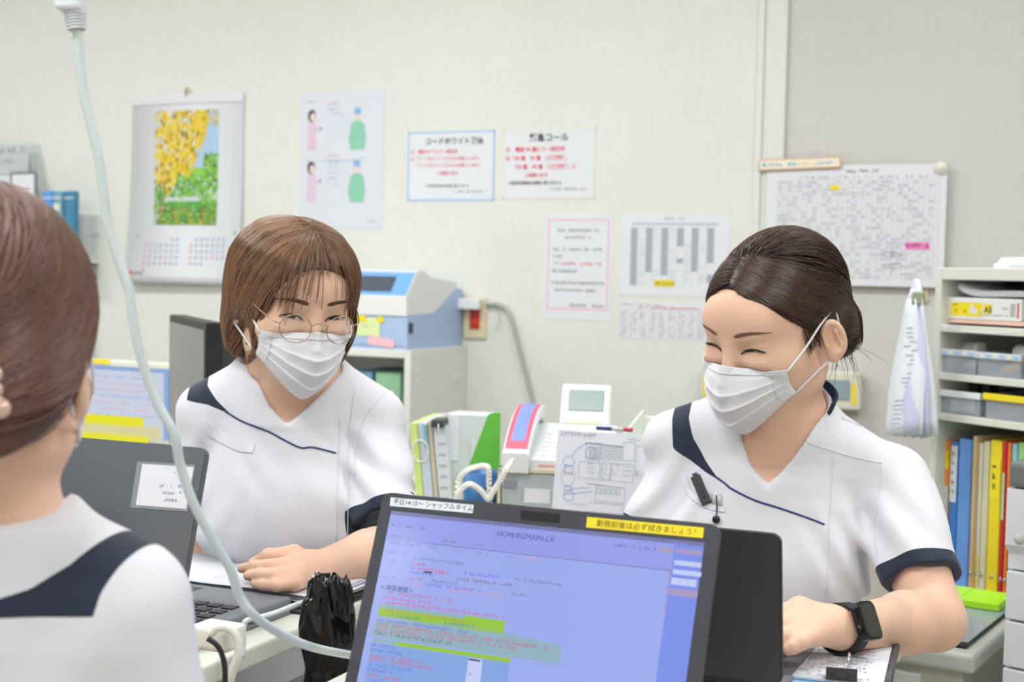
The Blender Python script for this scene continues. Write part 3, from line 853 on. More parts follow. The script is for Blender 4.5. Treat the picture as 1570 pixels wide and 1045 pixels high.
    def on_cloth(px):
        c = g.march(P(*px, 1.4)[None], ray(*px)[None], 0.0, 80)
        return ((c[0] - N) @ TA)[[0, 2]] if abs(g.ev(c)[0]) < 0.004 else toloc(px, 1.74)
    yoke = [on_cloth(p) for p in ((1031, 600), (1031, 640), (1032, 687), (1066, 711), (1103, 736), (1082, 706), (1063, 672), (1056, 640), (1058, 600))]
    nv = np.minimum(poly_sd(yoke, q[:, 0], q[:, 2]), 0.10 - q[:, 1])
    for s_, H, t, r1 in sl:
        w = V - H; a = w @ t; rad_ = np.linalg.norm(w - a[:, None] * t, axis=1)
        nv = np.maximum(nv, np.minimum(np.minimum(a + 0.019, 0.03 - a), 0.063 - rad_))
    set_attr(me, 'navy', nv)
    top = obj('scrub_top', me, SCRUB, root, True, True)
    off = Matrix.Translation(-Vector(root.location))
    def sub(mb, name, m):
        o = mb.build(name, m, top); o.data.transform(off); return o
    sub(pipe_on(g, [(1098, 731), (1112, 741), (1121.6, 749), (1155.7, 766), (1190, 777), (1219.6, 787), (1245, 796), (1264, 803.6)], 1.35, 0.0013), 'piping', PIPING)
    for nm, l in (('placket_seam', [(1278, 695), (1274, 760), (1270, 830), (1267, 910)]), ('yoke_seam', [(1238, 678), (1262, 686), (1300, 698), (1352, 710)]), ('shoulder_seam', [(1290, 640), (1330, 656), (1375, 672)]),
                  ('sleeve_seam', [(1352, 712), (1348, 760), (1340, 810), (1345, 850)])):
        sub(pipe_on(g, l, 1.35, 0.0007), nm, SEAM)
    # navy facing that lines the collar behind the neck
    an = np.linspace(-0.9, 1.95, 30); fr = []
    for k, (rr, zz) in enumerate(((-0.002, -0.022), (0.006, 0.014), (0.014, 0.046))):
        fr.append([tw((0.060 + rr) * math.sin(a), 0.008 + (0.060 + rr) * math.cos(a), zz + 0.006 * math.cos(a)) for a in an])
    V = np.concatenate(fr); n = len(an); Q = [(r * n + i, r * n + i + 1, (r + 1) * n + i + 1, (r + 1) * n + i) for r in range(2) for i in range(n - 1)]
    o = obj('collar_facing', np_mesh(V, Q), NAVYM, top, True); o.data.transform(off)
    so = o.modifiers.new('t', 'SOLIDIFY'); so.thickness = 0.004; so.offset = 0
    # breast pocket edge, its pens and badge reel
    pe = pipe_on(g, [(1052, 728), (1058, 748), (1072, 762), (1092, 772), (1112, 776)], 1.35, 0, 0.0012, raw=True)
    pd = pipe_on(g, [(1047, 734), (1054, 756), (1069, 771), (1090, 781), (1111, 785)], 1.35, 0, 0.0010, raw=True)
    n = len(pe); V = np.concatenate([pe, pd]); Q = [(i, i + 1, n + i + 1, n + i) for i in range(n - 1)]
    pk = obj('pocket_welt', np_mesh(V, Q), mat('scrub_white', s2l(229, 229, 236), 0.8), top, True); pk.data.transform(off); pk.data.polygons.foreach_set('use_smooth', [False] * len(pk.data.polygons))
    so = pk.modifiers.new('t', 'SOLIDIFY'); so.thickness = 0.0016; so.offset = 0
    a, b = pipe_on(g, [(1066, 730), (1084, 772)], 1.35, 0, 0.003, raw=True)[[0, -1]]
    ax = (b - a) / np.linalg.norm(b - a); nrm = -ray(1075, 750) / np.linalg.norm(ray(1075, 750)); sd = np.cross(ax, nrm); sd /= np.linalg.norm(sd); nrm = np.cross(sd, ax)
    mtx = Matrix(np.vstack([np.column_stack([sd, nrm, ax, a]), [0, 0, 0, 1]]).tolist())
    blackp = mat('pen_black', s2l(34, 34, 38), 0.4)
    pen = thing('marker_pen', 'black marker pen clipped in the breast pocket of the dark-haired person', 'pen', a)
    L = float(np.linalg.norm(b - a))
    pm = Matrix.Translation(-Vector(a)) @ mtx
    MB().box((-0.0065, -0.004, 0), (0.0065, 0.004, L), 0.001, mtx=pm).build('barrel', blackp, pen)
    MB().box((-0.004, -0.003, -0.004), (0.003, 0.003, 0.001), 0.0008, mtx=pm).build('cap', blackp, pen)
    MB().box((-0.0015, 0.004, 0.003), (0.0015, 0.006, L * .8), 0.0006, mtx=pm).build('pocket_clip', blackp, pen)
    c = pipe_on(g, [(1090, 755), (1092, 772)], 1.35, 0, 0.0015, raw=True); c2 = pipe_on(g, [(1106, 756), (1107, 776)], 1.35, 0, 0.0015, raw=True)
    V = [c[0], c2[0], c2[-1], c[-1]]
    cd = thing('badge_card', 'clear badge card sticking out of the breast pocket beside the marker pen', 'card', c[0])
    o = obj('card', np_mesh(V, [(0, 1, 2, 3)]), mat('clear_card', s2l(205, 205, 215), 0.15), cd, False, True); so = o.modifiers.new('t', 'SOLIDIFY'); so.thickness = 0.0015
    st = pipe_on(g, [(1098, 759), (1099, 775), (1098, 796)], 1.35, 0, 0.004, raw=True)
    o = MB().tube(list(st), 0.0009, 6).build('cord', blackp, cd, True)
    o = MB().lathe([(0.0001, -0.003), (0.0045, -0.003), (0.0052, 0), (0.0045, 0.003), (0.0001, 0.003)], 20, mtx=Matrix.Translation(Vector(st[-1])) @ Matrix.Rotation(math.pi / 2, 4, 'X')).build('reel', blackp, cd, True)

    # ---- hair gathered into a bun
    hs = Shape(HA, HO)
    hs.ell((0, 0.018, 0.028), (0.078, 0.099, 0.080))
    hs.ell((0, 0.050, 0.044), (0.064, 0.062, 0.062), 0.03)
    hs.ell((0.004, 0.078, -0.020), (0.062, 0.040, 0.052), 0.02)
    hs.fn(lambda p: (p[:, 2] + 0.985 * p[:, 1] - 0.010 + 0.20 * np.abs(p[:, 0] + 0.01)) / 1.4, 0.006, 's')
    hs.ell((0.012, 0.108, -0.034), (0.040, 0.026, 0.038), 0.014)
    hs.ell((0.030, 0.095, -0.055), (0.026, 0.022, 0.024), 0.012)
    rng = np.random.default_rng(5)
    ax, ay, az = HA[:, 0], HA[:, 1], HA[:, 2]
    bun = HO + HA @ np.array([0.010, 0.118, -0.036])
    S = 2500; side = np.where(rng.random(S) < 0.42, -1, 1); kind = rng.random(S)
    py = np.where(kind < 0.62, rng.uniform(-0.085, -0.028, S), rng.uniform(-0.028, 0.05, S))
    st = np.stack([-0.010 + side * rng.uniform(0.0, 0.006, S) + (kind > .62) * rng.uniform(-0.05, 0.05, S), py, np.full(S, 0.108)], 1)
    low = rng.random(S)
    def dirf(p, t):
        q = (p - HO) @ HA
        w = np.clip(1.15 - t * 2.4, 0, 1)[None] if np.ndim(t) else max(0.0, 1.1 - t * 2.6)
        tob = bun - p; tob /= np.linalg.norm(tob, axis=1, keepdims=True) + 1e-9
        f = (kind < 0.62)[:, None] * w
        return f * (side[:, None] * ax[None] * 0.85 - az[None] * (0.35 + 0.75 * low[:, None]) + ay * 0.25) + (1 - f * 0.85) * tob * 1.3
    stop = lambda p: np.linalg.norm(p - bun, axis=1) < 0.022
    paths = grow(hs, hs.world(st), dirf, stop, 38, 0.0078, 0.0004, 0.0034, rng, 0.10)
    # coils of the bun and wisps at the nape
    S2 = 260; c0 = np.array([0.014, 0.112, -0.038]); ph = rng.uniform(0, 6.28, S2); rr = rng.uniform(0.012, 0.036, S2)
    st2 = np.stack([c0[0] + rr * np.cos(ph), np.full(S2, 0.135), c0[2] + rr * np.sin(ph)], 1)
    cw = HO + HA @ c0
    p2 = grow(hs, hs.world(st2), lambda p, t: np.cross(np.tile(ay, (S2, 1)), p - cw) * 30 + 0.25 * (cw - p) * 30, lambda p: np.zeros(S2, bool), 26, 0.0042, 0.001, 0.005, rng, 0.25)
    S3 = 26; st3 = np.stack([rng.uniform(0.03, 0.055, S3), rng.uniform(0.06, 0.10, S3), rng.uniform(-0.06, -0.045, S3)], 1)
    d3 = rng.normal(size=(S3, 3)) * 0.35 + np.array([0.5, 0.35, -0.9]); tt = np.linspace(0, 1, 20)[None, :, None]
    p3 = hs.world((st3[:, None] + d3[:, None] * tt * 0.045 * rng.uniform(.5, 1.3, (S3, 1, 1)) + np.array([-0.02, 0, -.012]) * tt ** 2).reshape(-1, 3)).reshape(S3, 20, 3)
    # short hair in front of the ear
    S4 = 70; st4 = np.stack([np.where(rng.random(S4) < .8, 1, -1) * 0.068, rng.uniform(-0.026, -0.008, S4), rng.uniform(0.010, 0.03, S4)], 1)
    p4 = grow(head, head.world(st4), lambda p, t: np.tile(-az + 0.25 * ay, (S4, 1)), lambda p: ((p - HO) @ HA)[:, 2] < -0.022 + rng.normal(0, .004, S4), 18, 0.003, 0.003, 0.0015, rng, 0.1)
    m = hair_mat('hair_dark_brown', s2l(30, 20, 18), s2l(100, 64, 44), 0.30)
    hair_obj(hs, HO - 0.16, HO + 0.17, 0.0028, [(paths, 0.0009, 0.30, 0.5), (p2, 0.0010, 0.45, 0.5), (p3, 0.0005, 0.5, 0.4), (p4, 0.00035, 0.25, 0.3)], m, root, 0.1)

    # ---- wrist watch
    fw = (elR - wrR); fw /= np.linalg.norm(fw)
    wc = P(1292, 958, 1.54); wc = wrR + fw * np.dot(wc - wrR, fw)
    nrm = -ray(1304, 956) / np.linalg.norm(ray(1304, 956)) + np.array([0.0, 0, 0.10]) + fw * 0.15; nrm -= fw * (nrm @ fw); nrm /= np.linalg.norm(nrm)
    sd = np.cross(nrm, fw)
    wt = bpy.data.objects.new('wrist_watch', None); COL.objects.link(wt); wt.parent = root
    mtx = off @ Matrix(np.vstack([np.column_stack([fw, sd, nrm, wc]), [0, 0, 0, 1]]).tolist())
    case = mat('watch_black', s2l(30, 30, 32), 0.25, 0.2); band = mat('watch_band', s2l(28, 28, 30), 0.6); glass = mat('watch_glass', s2l(40, 44, 42), 0.08, coat=0.5)
    top_r = 0.0265
    def rbox(x, y, z0, z1, r, n=6, mt=None):
        poly = []
        for cx, cy, a0 in ((x - r, y - r, 0), (-x + r, y - r, 90), (-x + r, -y + r, 180), (x - r, -y + r, 270)):
            for k in range(n + 1):
                a = math.radians(a0 + 90 * k / n); poly.append((cx + r * math.cos(a), cy + r * math.sin(a)))
        return MB().prism(poly, z0, z1, 'z', mt)
    b = rbox(0.0185, 0.0215, top_r, top_r + 0.0095, 0.009, mt=mtx).build('case', case, wt)
    rbox(0.0165, 0.0195, top_r + 0.0095, top_r + 0.0104, 0.008, mt=mtx).build('bezel', mat('watch_rim', s2l(70, 72, 76), 0.3, 0.6), wt)
    rbox(0.0145, 0.0175, top_r + 0.0104, top_r + 0.0109, 0.006, mt=mtx).build('watch_screen', glass, wt)
    MB().lathe([(0.0001, 0), (0.0036, 0), (0.0036, 0.0028), (0.0001, 0.0030)], 16, mtx=mtx @ Matrix.Translation((-0.0185, -0.008, top_r + 0.005)) @ Matrix.Rotation(-math.pi / 2, 4, 'Y')).build('crown_wheel', case, wt)
    rbox(0.0012, 0.0065, -0.0015, 0.0015, 0.001, mt=mtx @ Matrix.Translation((-0.0188, 0.008, top_r + 0.005))).build('side_button', case, wt)
    an = np.linspace(math.radians(58), math.radians(482 - 180), 50); V = []
    an = np.linspace(math.radians(37), math.radians(323), 50)
    for a in an:
        wdt = 0.0125
        for xx, rr in ((-wdt, 0.0262), (wdt, 0.0262), (wdt, 0.0285), (-wdt, 0.0285)):
            V.append(tuple(mtx @ Vector((xx, rr * math.sin(a), rr * math.cos(a)))))
    Fs = [(i * 4 + k, i * 4 + (k + 1) % 4, i * 4 + 4 + (k + 1) % 4, i * 4 + 4 + k) for i in range(49) for k in range(4)]
    MB().add(V, Fs, True).build('strap', band, wt)
    return root, (N, TA)
PERSON_B, FRAME_B = make_person_b()
def make_person_c():
    HA = frame(180, 3, 0); HO = P(-32, 545, 1.02)
    TA = frame(166, 6, 0); N = P(-28, 800, 1.06)
    base = np.array([N[0], N[1], 0.45])
    root = thing('person', 'person seen from behind with brown hair pinned up and a navy yoke across white scrubs', 'person', base)
    head = head_shape(HA, HO)
    tw = lambda *p: N + TA @ np.array(p, float)
    up = lambda a, b, t: a + (b - a) * t
    shL, shR = tw(0.120, 0.0, -0.064), tw(-0.120, 0.0, -0.062)
    elR, wrR = tw(-0.175, -0.04, -0.30), tw(-0.015, -0.25, -0.185)
    elL, wrL = tw(0.175, -0.04, -0.30), tw(0.10, -0.25, -0.185)
    body = Shape()
    body.group(head, 0.0, 'u', HO, 0.145)
    body.cone(HO + HA @ np.array([0, 0.034, -0.055]), tw(0, 0.012, 0.0), 0.037, 0.048, 0.02)
    tor = Shape(TA, N); torso_ops(tor, -0.005, 0.90, 1.0, 0.125, -0.062); body.group(tor, 0.03, 'u')
    for s_, e_, w_ in ((shR, elR, wrR), (shL, elL, wrL)):
        body.chain([s_, e_, up(e_, w_, .35), w_], [0.040, 0.036, 0.035, 0.0235], 0.014, 0.03)
        sd = np.cross(w_ - e_, np.array([0, 0, 1.0])); simple_hand(body, e_, w_, 1 if (N - w_) @ sd > 0 else -1)
    hlo, hhi = HO - np.array([.125, .125, .19]), HO + np.array([.125, .125, .13])
    allp = np.array([shL, shR, elL, elR, wrL + (wrL - elL) * .9, wrR + (wrR - elR) * .9, tw(0, 0, -0.3)])
    person_body(root, body, [(hlo, hhi, 0.002), (allp.min(0) - 0.06, np.append(allp.max(0)[:2] + 0.06, hlo[2] + 0.01), 0.0035)])
    make_face(head, root, brow_mat('brow_dark_brown', s2l(86, 60, 48)))
    make_mask(head, root)
    g = Shape()
    gt = Shape(TA, N); torso_ops(gt, 0.007, 0.90, 1.0, 0.125, -0.062)
    g.group(gt, 0.0)
    g.cone(HO + HA @ np.array([0, 0.034, -0.055]), tw(0, 0.012, 0.0), 0.046, 0.056, 0.03)
    sl = []
    for s_, e_, hem, r0, r1 in ((shR, elR, 0.80, 0.050, 0.055), (shL, elL, 0.80, 0.050, 0.055)):
        t = (e_ - s_); L = np.linalg.norm(t); t = t / L; H = s_ + t * L * hem
        sv = Shape(); sv.cone(s_, H + t * 0.03, r0, r1, 0.0); sv.plane(H, t, 0.002, 's'); sv.cone(H + t * 0.02, H + t * 0.12, r1 - 0.009, r1 - 0.003, 0.003, 's')
        g.group(sv, 0.035, 'u', (s_ + H) / 2, L * hem / 2 + 0.09); sl.append((s_, H, t, r1))
    def neck(p):
        q = (p - N) @ TA
        ring = np.hypot(q[:, 0] / 0.064, (q[:, 1] + 0.004) / 0.066); ring = (ring - 1) * 0.064
        ring = smax(ring, -(q[:, 2] + 0.014 + 0.8 * (q[:, 1])), 0.008)
        return ring
    g.fn(neck, 0.006, 's', N, 0.13); g.plane(tw(0, 0.06, 0.004), TA @ np.array([0, .3, 1.0]), 0.01, 's')
    g.disp = lambda p: soft_noise(p, 0.003, 22, .3) + wrinkle(tw(-0.115, 0.07, -0.15), 0.07, 0.003, TA @ np.array([1, 0, .2]), 16)(p)
    pts = np.array([tw(-.2, -.14, -.40), tw(.2, .14, -.40), tw(-.2, .14, .03), tw(.2, -.14, .03), sl[0][1], sl[1][1], shL, shR])
    V, Q = polygonize(g, pts.min(0) - 0.05, pts.max(0) + 0.06, 0.0036)
    me = np_mesh(V, Q); q = (V - N) @ TA
    toloc = lambda px, d: ((P(*px, d) - N) @ TA)[[0, 2]]
    right = [toloc(p, 0.985) for p in ((0, 920), (58, 900), (108, 865), (151, 814), (160, 780), (215, 780), (203, 820), (182, 869), (170, 905), (165, 940), (0, 942))]
    x0 = toloc((-40, 920), 0.985)[0]
    left = [np.array([2 * x0 - p[0], p[1]]) for p in right]
    nv = np.minimum(np.maximum(poly_sd(right, q[:, 0], q[:, 2]), np.maximum(poly_sd(left, q[:, 0], q[:, 2]), poly_sd([right[0], right[-1], left[-1], left[0]], q[:, 0], q[:, 2]))), q[:, 1] + 0.02)
    for s_, H, t, r1 in sl:
        w = V - H; a = w @ t; rad_ = np.linalg.norm(w - a[:, None] * t, axis=1)
        nv = np.maximum(nv, np.minimum(np.minimum(a + 0.019, 0.03 - a), 0.065 - rad_))
    set_attr(me, 'navy', nv)
    obj('scrub_top', me, SCRUB, root, True, True)
    # hair swept back to a low twisted knot
    hs = Shape(HA, HO)
    hs.ell((0, 0.022, 0.034), (0.086, 0.104, 0.094))
    hs.ell((0, 0.045, -0.025), (0.081, 0.074, 0.075), 0.03)
    hs.ell((0.012, 0.105, -0.035), (0.046, 0.042, 0.055), 0.02)
    hs.ell((0.012, 0.085, -0.075), (0.030, 0.030, 0.030), 0.02)
    hs.fn(lambda p: (p[:, 2] + 0.90 * p[:, 1] - 0.006 + 0.10 * np.abs(p[:, 0])) / 1.35, 0.008, 's')
    rng = np.random.default_rng(9); ax, ay, az = HA[:, 0], HA[:, 1], HA[:, 2]
    knot = HO + HA @ np.array([0.012, 0.140, -0.045])
    S = 2000; side = np.where(rng.random(S) < 0.6, -1, 1); low = rng.random(S)
    st = np.stack([side * rng.uniform(0.0, 0.07, S), rng.uniform(-0.08, 0.04, S), np.full(S, 0.12)], 1)
    def dirf(p, t):
        tob = knot - p; tob /= np.linalg.norm(tob, axis=1, keepdims=True) + 1e-9; f = max(0.0, 1.0 - t * 2.0)
        return f * (side[:, None] * ax[None] * 0.6 - az[None] * (0.3 + 0.8 * low[:, None]) + ay * 0.3) + (1 - 0.8 * f) * tob * 1.3
    paths = grow(hs, hs.world(st), dirf, lambda p: np.linalg.norm(p - knot, axis=1) < 0.02, 36, 0.0085, 0.0004, 0.003, rng, 0.09)
    S2 = 240; c0 = np.array([0.012, 0.12, -0.04]); ph = rng.uniform(0, 6.28, S2); rr = rng.uniform(0.012, 0.05, S2)
    st2 = np.stack([c0[0] + rr * np.cos(ph), np.full(S2, 0.15), c0[2] + rr * np.sin(ph)], 1); cw = HO + HA @ c0
    p2 = grow(hs, hs.world(st2), lambda p, t: np.cross(np.tile(ay, (S2, 1)), p - cw) * 30 + 0.25 * (cw - p) * 30, lambda p: np.zeros(S2, bool), 26, 0.005, 0.001, 0.004, rng, 0.25)
    m = hair_mat('hair_chestnut', s2l(66, 42, 34), s2l(140, 98, 80), 0.40)
    hair_obj(hs, HO - 0.17, HO + 0.18, 0.003, [(paths, 0.0010, 0.40, 0.5), (p2, 0.0011, 0.35, 0.5)], m, root, 0.25)
    # beaded hair tie
    tie = bpy.data.objects.new('hair_tie', None); COL.objects.link(tie); tie.parent = root; off = Matrix.Translation(-Vector(root.location))
    pts = hs.snap(np.array([P(x, y, 0.90) for x, y in ((-8, 545), (0, 575), (4, 600), (10, 622), (22, 634), (30, 650))]), 0.004)
    o = MB().tube(smooth_path(pts, 5), 0.0028, 8).build('elastic_band', mat('tie_brown', s2l(120, 84, 74), 0.5), tie); o.data.transform(off)
    for i, p_ in enumerate(pts[1:5]):
        b = bmesh.new(); bmesh.ops.create_uvsphere(b, u_segments=16, v_segments=10, radius=0.0058 if i != 3 else 0.007)
        o = MB().bm(b, Matrix.Translation(Vector(p_ + (p_ - HO) / np.linalg.norm(p_ - HO) * 0.004)), True).build('bead', mat('pearl_bead', s2l(225, 190, 175), 0.15, 0.3), tie); o.data.transform(off)
    return root, (N, TA)
PERSON_C, FRAME_C = make_person_c()
# ------------------------------------------------------------------ room shell
YW = 3.654          # face of the back wall
def struct(name, lo, hi, m, bev=0.0):
    o = box_obj(name, lo, hi, m, bev=bev); o['kind'] = 'structure'; return o

def wallpaper(name, col):
    m = mat(name, col, 0.85)
    nt = m.node_tree; b = nt.nodes['Principled BSDF']; tc = nt.nodes['Texture Coordinate']
    n = nt.nodes.new('ShaderNodeTexNoise'); n.inputs['Scale'].default_value = 3.0; n.inputs['Detail'].default_value = 5
    mp = nt.nodes.new('ShaderNodeMapping'); mp.inputs['Scale'].default_value = (60, 60, 22)
    n2 = nt.nodes.new('ShaderNodeTexNoise'); n2.inputs['Scale'].default_value = 1.0; n2.inputs['Detail'].default_value = 2
    nt.links.new(tc.outputs['Object'], mp.inputs['Vector']); nt.links.new(mp.outputs['Vector'], n2.inputs['Vector']); nt.links.new(tc.outputs['Object'], n.inputs['Vector'])
    r = nt.nodes.new('ShaderNodeValToRGB'); r.color_ramp.elements[0].color = (*[c * 0.975 for c in col], 1); r.color_ramp.elements[1].color = (*col, 1)
    r.color_ramp.elements[0].position = 0.35; r.color_ramp.elements[1].position = 0.6
    nt.links.new(n.outputs['Fac'], r.inputs['Fac'])
    r2 = nt.nodes.new('ShaderNodeValToRGB'); r2.color_ramp.elements[0].color = (0.97, 0.97, 0.97, 1); r2.color_ramp.elements[0].position = 0.35; r2.color_ramp.elements[1].position = 0.65
    nt.links.new(n2.outputs['Fac'], r2.inputs['Fac'])
    mx = nt.nodes.new('ShaderNodeMix'); mx.data_type = 'RGBA'; mx.blend_type = 'MULTIPLY'; mx.inputs[0].default_value = 1
    nt.links.new(r.outputs['Color'], mx.inputs[6]); nt.links.new(r2.outputs['Color'], mx.inputs[7]); nt.links.new(mx.outputs[2], b.inputs['Base Color'])
    bp = nt.nodes.new('ShaderNodeBump'); bp.inputs['Strength'].default_value = 0.15; bp.inputs['Distance'].default_value = 0.001
    nt.links.new(n2.outputs['Fac'], bp.inputs['Height']); nt.links.new(bp.outputs['Normal'], b.inputs['Normal'])
    return m
WALLM = wallpaper('wallpaper_cream', s2l(231, 232, 225))
PANELM = wallpaper('panel_grey', s2l(214, 212, 206))
WHITE = mat('painted_white', s2l(232, 232, 226), 0.5, noise=0.03)
IVORY = mat('ivory_plastic', s2l(228, 224, 208), 0.45, noise=0.03)
LGREY = mat('light_grey_plastic', s2l(205, 206, 204), 0.5, noise=0.03)
DGREY = mat('dark_grey_plastic', s2l(72, 74, 78), 0.45, noise=0.04)
BLACKP = mat('black_plastic', s2l(32, 32, 35), 0.4, noise=0.05)
PAPER = mat('paper_white', s2l(230, 231, 238), 0.8)
STEEL = mat('steel', s2l(190, 190, 190), 0.3, 0.9)
FLOORM = mat('floor_vinyl', s2l(188, 184, 172), 0.4, noise=0.08, nscale=8)
CEILM = mat('ceiling_board', s2l(238, 238, 232), 0.9, noise=0.05, nscale=60)

struct('floor', (-6, -3.2, -0.1), (3, YW + 0.1, 0), FLOORM)
struct('ceiling', (-6, -3.2, 2.6), (3, YW + 0.1, 2.7), CEILM)
struct('wall_back', (-6, YW, 0), (-0.905, YW + 0.1, 2.6), WALLM)
struct('wall_right_panel', (-0.843, YW + 0.012, 0), (3, YW + 0.1, 2.6), PANELM)
struct('trim_1', (-0.921, YW - 0.010, 0), (-0.903, YW + 0.02, 2.6), WHITE, 0.003)
struct('trim_2', (-0.903, YW - 0.003, 0), (-0.843, YW + 0.05, 2.6), WALLM, 0.002)
struct('wall_left', (-6.1, -3.2, 0), (-6, YW + 0.1, 2.6), WALLM)
struct('wall_right', (3, -3.2, 0), (3.1, YW + 0.1, 2.6), WALLM)
struct('wall_front', (-6, -3.3, 0), (3, -3.2, 2.6), WALLM)
struct('baseboard_back', (-6, YW - 0.012, 0), (-0.905, YW, 0.07), mat('vinyl_base', s2l(120, 112, 100), 0.6), 0.002)

# ceiling luminaires (they light the room)
TUBE = mat('fluorescent_tube', (1, 1, 1), 0.5, emit=(0.97, 0.985, 1.0), estr=3.0)
def luminaire(x, y, label):
    t = thing('ceiling_light', label, 'ceiling light', (x, y, 2.6), 0, 'fluorescent ceiling lights')
    MB().box((-0.65, -0.14, -0.06), (0.65, 0.14, 0.0), 0.01).build('housing', WHITE, t)
    for s in (-1, 1): MB().tube([(-0.6, s * 0.07, -0.078), (0.6, s * 0.07, -0.078)], 0.016, 12).build('tube', TUBE, t)
    l = bpy.data.lights.new('luminaire_light', 'AREA'); l.shape = 'RECTANGLE'; l.size = 1.2; l.size_y = 0.24; l.energy = LAMP_POWER; l.color = (0.965, 0.985, 1.0)
    o = bpy.data.objects.new('luminaire_light', l); COL.objects.link(o); o.parent = t; o.location = (0, 0, -0.105)
for i, (x, y) in enumerate(((-3.6, 2.2), (-1.7, 2.2), (0.4, 2.2), (-3.2, 0.4), (-1.1, 0.4), (1.0, 0.4), (-2.4, -1.6), (0.2, -1.6))):
    luminaire(x, y, 'white twin-tube fluorescent light fixed to the ceiling')

# ------------------------------------------------------------------ flat print helper
INK = mat('ink_black', s2l(58, 60, 70), 0.7)
INKG = mat('ink_grey', s2l(150, 152, 160), 0.7)
INKR = mat('ink_red', s2l(232, 74, 92), 0.7)
INKB = mat('ink_blue', s2l(96, 130, 215), 0.7)
YELLOW = mat('yellow_label', s2l(246, 222, 40), 0.6)
class Sheet:
    """print on a flat face: local x right, y up; M maps (x, y, lift) to the parent's space"""
    def __init__(self, parent, M, lift=0.0004): self.p = parent; self.M = M; self.l = lift; self.b = {}; self.n = 0
    def mb(self, m): return self.b.setdefault(m, MB())
    def poly(self, pts, m, k=1): self.mb(m).add([self.M @ Vector((a, b, self.l * k)) for a, b in pts], [tuple(range(len(pts)))]); return self
    def rect(self, x0, y0, x1, y1, m, k=1): return self.poly([(x0, y0), (x1, y0), (x1, y1), (x0, y1)], m, k)
    def frame(self, x0, y0, x1, y1, w, m, k=1):
        self.rect(x0, y0, x1, y0 + w, m, k); self.rect(x0, y1 - w, x1, y1, m, k); self.rect(x0, y0, x0 + w, y1, m, k); return self.rect(x1 - w, y0, x1, y1, m, k)
    def ell(self, cx, cy, rx, ry, m, k=1, n=20): return self.poly([(cx + rx * math.cos(2 * math.pi * i / n), cy + ry * math.sin(2 * math.pi * i / n)) for i in range(n)], m, k)
    def line(self, x0, y0, x1, y1, w, m, k=1):
        L = math.hypot(x1 - x0, y1 - y0) + 1e-9; nx, ny = -(y1 - y0) / L * w / 2, (x1 - x0) / L * w / 2
        return self.poly([(x0 + nx, y0 + ny), (x0 - nx, y0 - ny), (x1 - nx, y1 - ny), (x1 + nx, y1 + ny)], m, k)
    def curve(self, pts, w, m, k=1):
        for a, b in zip(pts[:-1], pts[1:]): self.line(*a, *b, w, m, k)
        return self
    def text(self, s, x, y, size, m, align='LEFT', bold=0.0, xs=1.0, k=2):
        V, Fs = text_mesh(s, size, align, bold, xs)
        self.mb(m).add([self.M @ Vector((x + a, y + b, self.l * k)) for a, b, _ in V], Fs); return self
    def scribble(self, x0, x1, y, h, m, rng, fill=0.85, k=2):
        """a line of print too small to read in the picture: stroke marks the size of its characters"""
        x = x0
        while x < x1 - h * 0.5:
            if rng.random() < fill:
                for _ in range(3):
                    if rng.random() < 0.6: a = y + rng.random() * h * 0.85; self.rect(x, a, x + h * 0.8, a + h * 0.14, m, k)
                    else: a = x + rng.random() * h * 0.65; self.rect(a, y, a + h * 0.14, y + h, m, k)
            x += h * 1.02
        return self
    def done(self, name='print'):
        for m, b in self.b.items(): b.build(name, m, self.p)['kind'] = 'stuff'

M_WALL = Matrix(((1, 0, 0, 0), (0, 0, -1, 0), (0, 1, 0, 0), (0, 0, 0, 1)))      # x right, y up, lift towards the room
def wall_sheet(name, label, cat, x0, x1, z0, z1, m=None, tilt=0.0, thick=0.0008, off=0.0004):
    cx, cz = (x0 + x1) / 2, (z0 + z1) / 2
    t = thing(name, label, cat, (cx, YW - off, cz)); t.rotation_euler = (0, tilt, 0)
    w, h = x1 - x0, z1 - z0
    MB().box((-w / 2, -thick, -h / 2), (w / 2, 0, h / 2)).build('paper', m or PAPER, t)
    return t, Sheet(t, Matrix.Translation((0, -thick, 0)) @ M_WALL, 0.0003), w, h
# ------------------------------------------------------------------ things on the wall
rg = random.Random(4)
